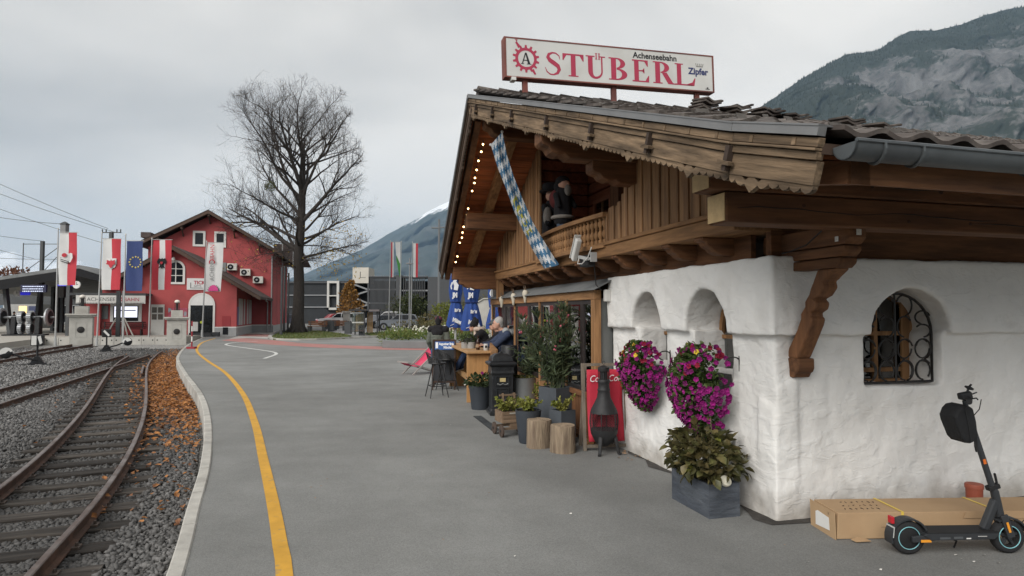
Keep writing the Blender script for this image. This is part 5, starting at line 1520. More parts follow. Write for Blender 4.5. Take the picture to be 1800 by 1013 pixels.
def fl_at(t, x0, ft, w_, h_, side):
 for k, m_ in enumerate((m_fr, m_fw, m_fr)): wavy(t, x0 + w_ * k / 3, x0 + w_ * (k + 1) / 3, ft - h_, ft, m_, ('red_cloth', 'white_cloth', 'red_cloth')[k], 0, 3, 14, .9)
 eg = [(0, .34), (.06, .26), (.2, .32), (.30, .1), (.24, -.1), (.14, .0), (.12, -.2), (.2, -.34), (.06, -.3), (0, -.4), (-.06, -.3), (-.2, -.34), (-.12, -.2), (-.14, 0), (-.24, -.1), (-.30, .1), (-.2, .32), (-.06, .26)]
 decal(t, [eg], x0 + w_ * .5, ft - h_ * .46, m_bk, 'eagle', .9)
 o_ = decal(t, [sc2(shield, .16)], x0 + w_ * .5, ft - h_ * .46, m_fr, 'breast_shield', .9); o_.location.y = -.09
b, h, l = px_pole(261, 606, 267, 420); k_ = b.y / FPX
flagpole(b, h, 'tall grey pole with red-white-red flag and black eagle', fl_at, 31 * k_, 88 * k_, D(270, 422, b.y).z - b.z, GF, l)
def gear(R, r, n, a0, a1, tw=.5):
 out_ = []; inn_ = []
 for k in range(n):
  a = a0 + (a1 - a0) * k / n; da = (a1 - a0) / n
  out_ += [(r * math.cos(a), r * math.sin(a)), (R * math.cos(a + da * .12), R * math.sin(a + da * .12)), (R * math.cos(a + da * tw), R * math.sin(a + da * tw)), (r * math.cos(a + da * (tw + .12)), r * math.sin(a + da * (tw + .12)))]
 out_.append((r * math.cos(a1), r * math.sin(a1)))
 return out_
def fl_ach(t, x0, ft, w_, h_, side):
 wavy(t, x0, x0 + w_, ft - h_, ft, m_fw, 'white_cloth', 0, 6, 14, .4, .12)
 xc = x0 + w_ * .42
 mb = MB(); mb.text('ACHENSEE', .42, (xc + .05, -.11, ft - h_ * .78), (0, 0, 1), (-1, 0, 0), (0, 0, 0), .88); mb.build('lettering', M('flag_grey_letters', (.2, .2, .2), .8), t)
 mb = MB(); mb.text('BAHN', .42, (xc + .05, -.11, ft - h_ * .33), (0, 0, 1), (-1, 0, 0), (0, 0, 0), .88); mb.tube([(xc - .1 + .17 * math.cos(a), -.11, ft - h_ * .40 + .17 * math.sin(a)) for a in np.linspace(-.6, 3.8, 12)], .035, 4); mb.build('lettering', m_fr, t)
 decal(t, [gear(.44, .36, 9, 0, PI)], x0 + w_ * .45, ft - h_ + .03, M('flag_grey_letters', (.2, .2, .2)), 'gear', .4)
 o_ = decal(t, [[(.34 * math.cos(PI * k / 12), .42 * math.sin(PI * k / 12)) for k in range(13)]], x0 + w_ * .45, ft - h_ + .03, m_pk, 'badge', .4); o_.location.y = -.09
b, h, l = px_pole(355, 593, 363, 425, .05); k_ = b.y / FPX
flagpole(b, h, 'grey pole with white banner, upright lettering and pink half gear, before the entrance', fl_ach, 27 * k_, 86 * k_, D(366, 427, b.y).z - b.z, GF, l)
GF2 = 'flags near the bus shelter'
b, h, l = px_pole(683, 580, 686.5, 424, 0); k_ = b.y / FPX
def fl_n1(t, x0, ft, w_, h_, side):
 wavy(t, x0, x0 + w_ * .5, ft - h_, ft, m_fr, 'red_cloth', 0, 3, 12, .2); wavy(t, x0 + w_ * .5, x0 + w_, ft - h_, ft, m_fw, 'white_cloth', 0, 3, 12, .2)
flagpole(b, h, 'far grey pole with narrow red and white flag, left of three', fl_n1, 4.5 * k_, 62 * k_, D(690, 426, b.y).z - b.z, GF2, l)
def fl_n2(t, x0, ft, w_, h_, side):
 mb = MB(); mb.add([(x0, yw(x0, ft), ft), (x0 - w_, yw(x0 - w_, ft), ft), (x0 - w_ * .75, .02, ft - h_ * .45), (x0 - w_ * .1, .03, ft - h_), (x0, 0, ft - h_ * .98)], [(0, 1, 2, 4), (2, 3, 4)]); mb.build('white_cloth', m_fw, t)
 mb = MB(); mb.add([(x0 - w_ * .8, -.015, ft - h_ * .36), (x0 - w_ * .75, -.015, ft - h_ * .5), (x0 - w_ * .1, -.015, ft - h_), (x0 - .005, -.015, ft - h_ * .98), (x0 - .005, -.015, ft - h_ * .62)], [(0, 1, 2, 3, 4)]); mb.build('green_cloth', m_fg, t)
b, h, l = px_pole(702, 582, 705.5, 425, 0); k_ = b.y / FPX
flagpole(b, h, 'far grey pole with white and green flag, middle of three', fl_n2, 9 * k_, 62 * k_, D(705, 426, b.y).z - b.z, GF2, l, -1)
b, h, l = px_pole(722, 581, 725, 426, 0); k_ = b.y / FPX
def fl_n3(t, x0, ft, w_, h_, side):
 wavy(t, x0, x0 + w_ * .55, ft - h_, ft, m_fw, 'white_cloth', 0, 3, 12, .8); wavy(t, x0 + w_ * .55, x0 + w_, ft - h_, ft, m_fr, 'red_cloth', 0, 3, 12, .8)
flagpole(b, h, 'far grey pole with white and red flag, right of three', fl_n3, 8.5 * k_, 60 * k_, D(725, 428, b.y).z - b.z, GF2, l)
can_t = thing('platform_canopy', 'dark steel platform canopy with sloping roof at the left edge', 'canopy', (0, 0, 0))
m_steel = M('dark_steel', (.055, .058, .06), .6, .2, 2); m_roofg = M('canopy_roof', (.16, .165, .165), .6, .2, 1, second=(.11, .115, .115))
c_ap, c_l, c_r = D(139, 466, 46), D(-120, 504, 46), D(268, 506, 46)
dC = Vector((-math.sin(TH), math.cos(TH), 0))
mb = MB()
for a, b in ((c_l, c_ap), (c_ap, c_r)):
 off = dC * 26
 mb.add([a, b, b + off, a + off, a - Vector((0, 0, .25)), b - Vector((0, 0, .25)), b + off - Vector((0, 0, .25)), a + off - Vector((0, 0, .25))], [(0, 1, 2, 3), (4, 7, 6, 5), (0, 4, 5, 1), (2, 6, 7, 3), (1, 5, 6, 2), (0, 3, 7, 4)])
mb.build('roof', m_roofg, can_t)
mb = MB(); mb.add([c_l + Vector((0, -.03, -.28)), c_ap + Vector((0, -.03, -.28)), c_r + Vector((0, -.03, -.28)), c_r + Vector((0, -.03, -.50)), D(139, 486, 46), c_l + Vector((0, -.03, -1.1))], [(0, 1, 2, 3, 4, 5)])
mb.build('end_panel', M('canopy_shade', (.010, .010, .011), .9), can_t)  # near-black sheet that paints in the shade under the canopy roof
for px, dx, yy in ((18, -.55, 47), (62, .4, 50), (92, 0, 56), (120, 0, 44), (-20, 0, 50)):
 p = D(px, 590, yy); mb = MB(); mb.bar((p.x, p.y, PZ), (p.x + dx, p.y, 4.2), .32, .24); mb.build('post', m_steel, can_t)
for px in (100, 108, 118):
 p = D(px, 590, 52); mb = MB(); mb.box2((p.x - .12, p.y - .1, PZ), (p.x + .12, p.y + .1, 4.2)); mb.build('post', m_steel, can_t)
dk = MB(); p0, p1 = D(-60, 520, 70), D(160, 520, 70); dk.box2((p0.x, 70, 2.6), (p1.x, 70.3, 4.6)); dk.build('back_screen', m_steel, can_t)
def info(pxa, pya, pxb, pyb, Y, label, cat, mat):
 a, b = D(pxa, pya, Y), D(pxb, pyb, Y); mb = MB(); mb.box2((a.x, Y - .08, b.z), (b.x, Y + .08, a.z)); return tag(mb.build('departure_board' if cat == 'display' else 'platform_sign', mat), label, cat), a, b
m_bluesig = emit('blue_sign', (.02, .02, .35), .4); m_bdark = M('display_dark', (.015, .016, .05), .4, .3, 3)
o_, a, b = info(38, 501, 82, 514, 45, 'dark blue departure board with rows of pale text under the canopy', 'display', m_bdark)
mb = MB()
for k, n in ((0, 14), (1, 18), (2, 12)):
 x = a.x + .15
 for q in range(n):
  w_ = random.uniform(.04, .10); zz = a.z - .12 - k * .17
  if x + w_ < b.x - .1: mb.box2((x, 44.912, zz - .03), (x + w_, 44.919, zz + .03))
  x += w_ + .05
mb.build('text_row', emit('display_text', (.5, .55, .7), .5), o_)['kind'] = 'stuff'
info(102, 500, 137, 503, 44, 'glowing blue platform sign behind the first flag', 'sign', m_bluesig)
info(34, 513, 52, 519, 48, 'small glowing blue sign with clock further under the canopy', 'sign', m_bluesig)
for (px, py, yy, r_, lb) in ((136, 501, 43.8, .26, 'round white station clock beside the first flag'), (31, 516, 47.8, .22, 'round white clock left of the small blue sign')):
 p = D(px, py, yy); mb = MB(); mb.cyl((p.x, yy, p.z), (p.x, yy - .1, p.z), r_, r_, 18); c_ = tag(mb.build('station_clock', m_wht), lb, 'clock')
 mb = MB(); mb.bar((p.x, yy - .105, p.z), (p.x + .02, yy - .105, p.z + r_ * .8), .03, .01, (0, -1, 0)); mb.bar((p.x, yy - .105, p.z), (p.x + r_ * .5, yy - .105, p.z + .05), .03, .01, (0, -1, 0)); mb.build('hands', m_bk, c_)
p = D(45, 560, 66)
kio = thing('platform_kiosk', 'small grey kiosk with lit yellow panel under the canopy', 'kiosk', p)
mb = MB(); mb.box2((-1.7, 0, -p.z), (1.7, 2, 1.5)); mb.build('body', M('kiosk_grey', (.30, .30, .29), .7, .1), kio)
mb = MB(); mb.box2((-.7, -.05, .1), (.1, -.01, 1.3)); mb.build('lit_panel', emit('warm_panel', (.9, .62, .25), .5), kio)
mb = MB(); mb.box2((.3, -.05, -.1), (1.2, -.01, 1.3)); mb.build('window', M('dim_window', (.05, .06, .12), .3), kio)
p = D(85, 560, 74)
trn = thing('parked_train', 'light grey train carriage with slanted windows beyond the canopy', 'train', p)
mb = MB(); mb.box2((-5.5, 0, -p.z + .3), (7.5, 2.8, 2.4)); mb.build('body', M('train_grey', (.42, .44, .45), .4, .08), trn, None, .2)
for k in range(9):
 mb = MB(); mb.slab([(0, 0), (.75, 0), (.5, 1.9), (-.25, 1.9)], (-5 + k * 1.35, -.01, -.4), (1, 0, 0), (0, 0, 1), (0, -.03, 0)); mb.build('window', m_black, trn)
p = G(45, 590, PZ)
ws = thing('rack_wheel_display', 'black stand with rack locomotive axle and toothed wheels on the platform', 'monument', p, TH)
m_wh = M('wheel_grey', (.36, .37, .38), .45, .15, 5, metal=.5); m_blk = M('black_paint', (.012, .012, .013), .5, .2, 5)
mb = MB(); mb.box2((-1.25, -.5, 0), (1.25, .5, .10)); mb.build('base_plate', m_blk, ws)
for s_ in (-.85, .62): mb = MB(); mb.prism([(-.30, .1), (.30, .1), (.2, 1.35), (-.2, 1.35)], 'x', s_, s_ + .3); mb.build('bearing_stand', m_blk, ws, None, .03)
mb = MB(); mb.cyl((-1.75, 0, 1.30), (1.75, 0, 1.30), .085, .085, 12); mb.build('axle', m_wh, ws, 50)
def toothed(x, z, R, w_, n, name='toothed_wheel'):
 mb = MB(); mb.prism(gear(R, R * .88, n, 0, 2 * PI), 'x', x - w_ / 2, x + w_ / 2); o_ = mb.build(name, m_wh, ws);
 for q in (-1, 1):
  m2 = MB(); m2.cyl((x + q * (w_ / 2 + .001), 0, 0), (x + q * (w_ / 2 + .01), 0, 0), R * .7, R * .7, 18); c_ = m2.build('hub_disc', m_blk, o_)
 for v_ in o_.data.vertices: v_.co.z += z
 for c_ in o_.children:
  c_.location.z = z
for x in (-.28, .28): toothed(x, 1.30, .46, .26, 20); toothed(x, .52, .42, .22, 18)
for x in (-1.45, 1.40):
 mb = MB(); mb.lathe([(.001, -.10), (.60, -.10), (.66, -.08), (.66, .02), (.60, .06), (.56, .10), (.001, .10)], 28, (x, 0, 1.30), (1, 0, 0)); o_ = mb.build('end_wheel', m_wh, ws, 40)
 mb = MB(); mb.lathe([(.001, 0), (.45, 0), (.45, .012), (.001, .012)], 24, (x + .101, 0, 1.30), (1, 0, 0)); mb.build('wheel_face', m_blk, o_)
mb = MB(); mb.tube([(1.75, -.2, .6), (1.95, -.2, .5), (2.0, -.2, .25)], .09, 6); mb.build('crank', m_blk, ws)
p = G(6, 585, PZ); bt = thing('platform_bench', 'grey metal bench at the left frame edge beside the wheel display', 'bench', p, TH)
mb = MB(); mb.box2((-.7, -.3, .55), (.75, .3, .64)); mb.build('seat', M('bench_grey', (.32, .33, .32), .6, .1), bt, None, .03)
mb = MB(); mb.box2((-.7, .25, .64), (.75, .32, .95)); mb.build('backrest', M('bench_grey', (.32, .33, .32)), bt)
for x in (-.55, .55): mb = MB(); mb.box2((x - .08, -.25, 0), (x + .08, .25, .55)); mb.build('leg', M('bench_grey', (.32, .33, .32)), bt)
p = FS.w(-7.4, -.55, PZ); rb = thing('red_bench', 'dark red slatted bench below the station screen', 'bench', p, TH)
m_rbw = wood('bench_red_', (.10, .022, .022), 'x')
for k in range(3): mb = MB(); mb.box2((-1.4, -.25 + k * .16, .45), (1.4, -.12 + k * .16, .49)); mb.build('seat_slat', m_rbw, rb)
for k in range(3): mb = MB(); mb.box2((-1.4, .25, .58 + k * .14), (1.4, .29, .69 + k * .14)); mb.build('back_slat', m_rbw, rb)
for x in (-1.2, 0, 1.2): mb = MB(); mb.box2((x - .03, -.25, 0), (x + .03, .25, .45)); mb.box2((x - .03, .22, .45), (x + .03, .27, .98)); mb.build('leg', m_darkiron, rb)
p = G(207, 592, PZ); tp_ = thing('braced_post', 'dark steel post with pale diagonal props before the red bench', 'post', p, TH)
mb = MB(); mb.box2((-.12, -.1, 0), (.12, .1, 3.1)); mb.build('post', m_steel, tp_); mb = MB(); mb.box2((.22, -.05, 0), (.34, .06, 3.1)); mb.build('downpipe', M('pipe_grey', (.33, .33, .33)), tp_)
for s_, e in ((-1, -.75), (1, .95), (1, .6)): mb = MB(); mb.bar((e, 0, 0), (0 if s_ < 0 else .25, 0, 1.5), .07, .07); mb.build('prop', m_pedest, tp_)
def switch(px, py, label, flip):
 p = G(px, py, BZ + .02); t = thing('switch_stand', label, 'switch stand', p, .5, 'points levers with counterweights')
 sc_ = 1.0; mb = MB(); mb.box2((-.28, -.16, 0), (.28, .16, .10)); mb.prism([(-.22, .1), (.22, .1), (.08, .36), (-.08, .36)], 'y', -.1, .1); mb.build('base', m_blk, t)
 mb = MB(); mb.cyl((0, 0, .3), (0, 0, .80), .04, .035, 8); mb.build('post', m_blk, t)
 mb = MB(); mb.box2((-.20, -.2, .78), (.20, .2, 1.20)); ln = mb.build('lantern', m_blk, t, None, .02)
 mb = MB()
 if flip: mb.slab([(-.15, .10), (-.08, .17), (.15, -.10), (.08, -.17)], (0, -.206, .99), (1, 0, 0), (0, 0, 1), (0, .003, 0))
 else: mb.slab([(-.17, -.18), (-.01, -.18), (-.01, .18), (-.17, .18)], (0, -.206, .99), (1, 0, 0), (0, 0, 1), (0, .003, 0)); mb.slab([(.02, .14), (.12, .18), (.18, -.10), (.1, -.16)], (0, -.206, .99), (1, 0, 0), (0, 0, 1), (0, .003, 0))
 mb.build('white_mark', m_wht, ln)
 q = 1 if flip else -1
 mb = MB(); mb.tube([(0, -.1, .22), (q * .45, -.1, .34), (q * .8, -.1, .50)], .035, 6); lv = mb.build('lever', m_blk, t)
 mb = MB(); mb.lathe([(.001, -.09), (.15, -.075), (.22, 0), (.15, .075), (.001, .09)], 18, (q * .95, -.12, .53), (.3 * q, -1, .15)); w_ = mb.build('counterweight', m_blk, t, 50)
 mb = MB(); mb.slab([(.21 * math.cos(a), .21 * math.sin(a)) for a in np.linspace(.3, PI + .3, 14)], (q * .95 - .02 * q, -.215, .53), (1, 0, 0), (0, 0, 1), (0, .01, 0)); mb.build('white_half', m_wht, w_)
 mb = MB(); mb.bar((-1.3 * (1 if not flip else -.2), 0, .04), (1.2 if flip else .45, 0, .04), .05, .04); mb.build('rod', m_blk, t)
switch(65, 643, 'black points lever with white-marked lantern, nearer one at left', False)
switch(187, 619, 'black points lever with slanted white mark, farther one before the wall', True)
p = G(337, 613, .004); bp_ = thing('barrier_post', 'short red and white striped post on a red plate by the kerb', 'post', p)
mb = MB(); mb.box2((-.19, -.15, 0), (.19, .15, .09)); mb.build('plate', M('post_red', (.28, .02, .03), .6, .08), bp_)
for k in range(5): mb = MB(); mb.cyl((0, 0, .09 + k * .25), (0, 0, .34 + k * .25), .035, .035, 10); mb.build('stripe', M('post_red', (.28, .02, .03)) if k % 2 == 0 else m_wht, bp_)
mb = MB(); mb.box2((.04, -.02, .85), (.28, .02, 1.30)); mb.build('plaque', M('plaque', (.35, .34, .33), .3), bp_)
def mast(px, top, base_y, Y, label, arms):
 a = D(px, top, Y); t = thing('catenary_mast', label, 'mast', (a.x, Y, 0), 0, 'railway masts behind the canopy')
 mb = MB(); mb.box2((-.14, -.14, 0), (.14, .14, a.z)); mb.build('pole', m_steel, t)
 mb = MB(); arms(mb, a.z); mb.build('bracket', m_steel, t)
def arm1(mb, z):
 mb.bar((-1.9, 0, z - .3), (2.2, 0, z - .3), .06, .06); mb.bar((-1.9, 0, z - 3.3), (-1.9, 0, z - .2), .06, .06); mb.bar((0, 0, z - 1.8), (2.0, 0, z - .3), .05, .05); mb.bar((0, 0, z - 1.8), (-1.9, 0, z - 3.2), .05, .05); mb.bar((-1.9, 0, z - 3.2), (2.2, 0, z - 3.2), .07, .07); mb.bar((0, 0, z - 3.2), (2.0, 0, z - 1.0), .05, .05)
mast(75, 424, 580, 62, 'dark railway mast with lattice bracket above the canopy', arm1)
def arm2(mb, z):
 mb.bar((-.9, 0, z - .05), (.9, 0, z - .05), .08, .08)
 for x in (-.85, -.5, .5, .85): mb.cyl((x, 0, z - .05), (x, 0, z + .25), .05, .05, 6)
mast(196, 408, 580, 58, 'wooden pole with insulator crossbar between the second and third flags', arm2)
p = D(114, 393, 52); tv_ = thing('vent_stack', 'grey square vent stack with cap behind the first flag', 'chimney', (p.x, 52, 0))
mb = MB(); mb.box2((-.22, -.22, 3), (.22, .22, p.z - .12)); mb.build('shaft', M('vent_grey', (.2, .2, .2)), tv_); mb = MB(); mb.lathe([(.36, 0), (.36, .08), (.15, .22), (.02, .28)], 4, (0, 0, p.z - .12)); mb.build('cap', m_steel, tv_)
def wire(pts, label, Ys, r_=.02):
 P = [D(a, b, y_) for (a, b), y_ in zip(pts, Ys)]; path = []
 for k in range(21):
  t = k / 20; q = P[0].lerp(P[1], t); q.z -= 4 * t * (1 - t) * (P[0] - P[1]).length * .012; path.append(q)
 mb = MB(); mb.tube(path, r_, 4); tag(mb.build('overhead_wire', m_steel), label, 'wire', 'overhead wires at the left')
wire([(-60, 296), (190, 402)], 'topmost overhead wire sloping to the insulator crossbar', (58, 58))
wire([(-60, 318), (201, 408)], 'second overhead wire sloping to the insulator crossbar', (58, 58))
wire([(-60, 345), (190, 430)], 'third overhead wire crossing behind the first flag', (60, 60))
wire([(-60, 372), (110, 394)], 'flat overhead wire reaching the vent stack', (56, 52))
wire([(-60, 405), (75, 424)], 'thin overhead wire to the lattice mast', (62, 62))
wire([(-60, 422), (60, 455)], 'lowest overhead wire crossing the snowy mountain', (62, 62))
wire([(-60, 450), (100, 456)], 'contact wire running level above the canopy', (62, 62))
p = D(20, 486, 75); at_ = thing('autumn_tree', 'reddish brown autumn tree peeping above the canopy at the left edge', 'tree', (p.x, 75, 0))
mb = MB(); leafcloud(mb, (0, 0, p.z - .8), (2.7, 2, 1.9), 900, .35, .25); mb.build('crown', foliage('rust_leaf', (.16, .07, .04), .4), at_)
mb = MB(); mb.tube([(0, 0, 0), (0, 0, p.z - 1)], [.2, .1], 6); mb.build('trunk', m_bark, at_)
# ================================================================ background on the right of the tree
GY = 100.0
gar = thing('parking_garage', 'dark grey multi-storey car park with louvred decks behind the parked cars', 'building', (0, GY, 0))
def gx(px): return D(px, 520, GY).x
def gz(py): return D(650, py, GY).z
m_gd = M('garage_dark', (.018, .021, .024), .7, .25, .8); m_gp = M('garage_panel', (.055, .058, .062), .6, .08, .5); m_gs = M('garage_slab', (.22, .225, .23), .8, .1, .5)
mb = MB(); mb.box2((gx(500), 4, 0), (gx(1000), 26, gz(492))); mb.build('rear_block', m_gd, gar)
mb = MB(); mb.box2((gx(752), -.2, 0), (gx(1000), 4, gz(487))); mb.build('end_panel', m_gp, gar)
mb = MB(); mb.box2((gx(696), -.3, 0), (gx(706), 4, gz(484))); mb.build('stair_panel', m_gp, gar)
mb = MB(); mb.box2((gx(648), -.1, gz(488)), (gx(752), 4, gz(486))); mb.build('roof_edge', m_gp, gar)
for py in (509, 533, 556):
 mb = MB(); mb.box2((gx(648), -.12, gz(py + 1.2)), (gx(696), 3.9, gz(py - 1.2))); mb.build('deck', m_gs, gar)
 mb = MB(); mb.box2((gx(706), -.12, gz(py + 3.2)), (gx(752), 3.9, gz(py + .6))); mb.build('deck', m_gs, gar)
def louvres(a, b, zt, zb, n):
 for k in range(n):
  x = gx(a + (b - a) * (k + .5) / n); mb = MB(); mb.box2((x - .055, -.2, gz(zb)), (x + .055, .05, gz(zt))); mb.build('louvre', m_gp, gar)
louvres(650, 695, 489, 560, 22); louvres(708, 748, 489, 524, 13)
mb = MB(); mb.box2((gx(500), .5, 0), (gx(620), 4, gz(496))); mb.build('left_block', m_gd, gar)
mb = MB(); mb.box2((gx(500), .2, gz(498)), (gx(621), 4.1, gz(495))); mb.build('roof_edge', m_gp, gar)
for py in (519, 540): mb = MB(); mb.box2((gx(500), .3, gz(py + 1)), (gx(575), .6, gz(py - 1))); mb.build('deck', m_gs, gar)
mb = MB()
for (a, b, t, u_) in ((575, 596, 494, 498), (575, 578.5, 498, 545), (592, 596, 498, 545), (575, 596, 541, 545), (578.5, 592, 519, 521)): mb.box2((gx(a), -.1, gz(u_)), (gx(b), .5, gz(t)))
mb.build('pale_frame', M('garage_pale', (.5, .49, .46), .7, .1, 1), gar)
mb = MB(); mb.box2((gx(620), -.2, gz(498)), (gx(648), 4, gz(470.5))); mb.build('lift_tower', M('tower_pale', (.52, .49, .43), .8, .08, .6), gar)
mb = MB(); mb.box2((gx(633), -.22, gz(489)), (gx(634), -.21, gz(478))); mb.box2((gx(634), -.22, gz(488.6)), (gx(643), -.21, gz(488))); mb.build('tower_mark', m_gd, gar)
for a, b in (((622, 500), (646, 509)), ((646, 512), (624, 519)), ((624, 524), (646, 533)), ((646, 536), (624, 543))):
 mb = MB(); mb.bar((gx(a[0]), -.1, gz(a[1])), (gx(b[0]), -.1, gz(b[1])), .12, .25); mb.build('stair_flight', m_gs, gar)
mb = MB(); mb.box2((gx(646), -.15, 0), (gx(649), .5, gz(486))); mb.build('column', m_gp, gar)
mb = MB()
for k in range(26): x = gx(650 + k * 4); mb.box2((x - .03, 0, gz(486)), (x + .03, .05, gz(483.5)))
mb.build('parapet_rail', m_gs, gar)['kind'] = 'stuff'
p = D(800, 520, 120); hall = thing('green_hall', 'hall with slanted bright green wall behind the umbrellas', 'building', (p.x, 120, 0))
mb = MB(); a, b, c = D(778, 520, 120), D(800, 486, 120), D(900, 476, 120); mb.prism([(a.x - p.x, 0), (a.x - p.x, a.z), (b.x - p.x, b.z), (c.x - p.x + 6, c.z), (c.x - p.x + 6, 0)], 'y', 0, 12); mb.build('wall', M('hall_green', (.10, .26, .045), .7, .08, .3), hall)
for k in range(3): mb = MB(); q = D(789 + k * 33, 512, 120); mb.slab([(0, -.9), (1.3, .2), (.7, 1.2), (-.9, .3)], (q.x - p.x, -.02, q.z), (1, 0, 0), (0, 0, 1), (0, -.05, 0)); w_ = mb.build('window', m_black, hall); mb = MB(); mb.bar((q.x - p.x - .8, -.09, q.z + .2), (q.x - p.x + 1.2, -.09, q.z + .2), .05, .12); mb.bar((q.x - p.x + .1, -.09, q.z - .8), (q.x - p.x + .6, -.09, q.z + 1.1), .05, .12); mb.build('cross_bar', m_wht, w_)
mb = MB(); vs = []; nxb, nyb = 30, 14
for i in range(nxb + 1):
 for j in range(nyb + 1):
  X = -11.5 + 26 * i / nxb; Y = 60 + 30 * j / nyb
  h = 2.9 * min(1, j / 6) * min(1, max(0, (X + 11.2) / 7.0)) ** .8
  vs.append((X, Y, .02 + h + .25 * fbm(X * .5, Y * .5) * (1 if j else 0) * min(1, h)))
mb.add(vs, [(i * (nyb + 1) + j, (i + 1) * (nyb + 1) + j, (i + 1) * (nyb + 1) + j + 1, i * (nyb + 1) + j + 1) for i in range(nxb) for j in range(nyb)])
struct(mb.build('bank', M('bank_grass', (.10, .095, .04), .95, .35, .6, .6, 6, second=(.07, .085, .03), sscale=.3), None, 175))
sh = MB(); random.seed(31)
for k in range(240):
 X = random.uniform(-11, 12); Y = random.uniform(59.5, 74)
 h = 2.9 * min(1, (Y - 60) / 12.8) * min(1, max(0, (X + 11.2) / 7.0)) ** .8 if Y > 60 else 0
 leafcloud(sh, (X, Y, h + .3), (.75, .6, random.uniform(.35, .95)), 46, .26, .12, .7, .4)
o = sh.build('bank_scrub', foliage('scrub_leaf', (.105, .10, .035), .5, (.16, .12, .05))); o['kind'] = 'stuff'
p = G(838, 588); rw = thing('retaining_wall', 'weathered concrete retaining wall with sloping top behind the umbrellas', 'wall', (0, 0, 0))
a, b = D(827, 545, 44), D(880, 545, 44)
mb = MB(); mb.prism([(a.x, 0), (b.x + 6, 0), (b.x + 6, D(870, 527, 44).z), (D(850, 525, 44).x, D(850, 526, 44).z), (a.x, D(827, 541, 44).z)], 'y', 44, 44.4); mb.build('wall', m_conc, rw)
mb = MB(); mb.prism([(a.x - .1, D(827, 541, 44).z), (D(850, 525, 44).x, D(850, 526, 44).z), (b.x + 6, D(870, 527, 44).z), (b.x + 6, D(870, 525, 44).z), (D(850, 524, 44).x, D(850, 524, 44).z), (a.x - .1, D(827, 539, 44).z)], 'y', 43.9, 44.5); mb.build('coping', m_pedest, rw)
def tree_small(px, pyb, pyt, Y, w_, label, fol, n=1500, L=.3, cone=False, name='young_tree'):
 b_, t_ = D(px, pyb, Y), D(px, pyt, Y); t = thing(name, label, 'tree', (b_.x, Y, 0)); zb, zt = max(.3, b_.z), t_.z
 mb = MB()
 if cone:
  for k in range(14):
   f_ = k / 13; z = zb + (zt - zb) * f_; r_ = w_ * (1 - f_ ** 2 * .85) * (.55 + .45 * min(1, f_ * 5)); leafcloud(mb, (random.uniform(-.2, .2), random.uniform(-.2, .2), z), (r_, r_, (zt - zb) / 14), n // 14, L, L * .7, .5, .1, .5, shell=.3)
 else:
  for k in range(9):
   d = rdir(); leafcloud(mb, (d.x * w_ * .5, d.y * w_ * .5, (zb + zt) / 2 + d.z * (zt - zb) * .28), (w_ * .55, w_ * .55, (zt - zb) * .28), n // 9, L, L * .6, .6, .1, .5, shell=.3)
 mb.build('crown', fol, t)
 mb = MB(); mb.tube([(0, 0, 0), (.05, 0, zb * .6), (0, 0, (zb + zt) / 2)], [.12, .1, .04], 6); mb.build('trunk', m_bark, t); return t
f_yel = foliage('yellow_birch', (.27, .135, .03), .45, (.20, .11, .03)); f_grn = foliage('dark_bush', (.045, .065, .02), .5, (.07, .07, .025))
tree_small(615, 562, 498, 88, 1.9, 'slender yellow autumn tree before the pale lift tower', f_yel, 1700, .34, True)
tree_small(722, 566, 512, 78, 2.1, 'round dark green bushy tree beside the right flag', f_grn, 1500, .3)
tree_small(692, 560, 520, 82, 1.4, 'thin greyish shrub tree before the louvres', foliage('grey_green', (.07, .075, .045), .4), 500, .25)
tree_small(790, 560, 528, 58, 1.6, 'yellow-green bush on the bank left of the umbrellas', foliage('lime_bush', (.15, .17, .03), .4), 1100, .2, name='bush')
tree_small(812, 592, 560, 40, 1.3, 'yellow-green bush behind the standing man', foliage('lime_bush', (.15, .17, .03)), 900, .14, name='bush')
random.seed(8)
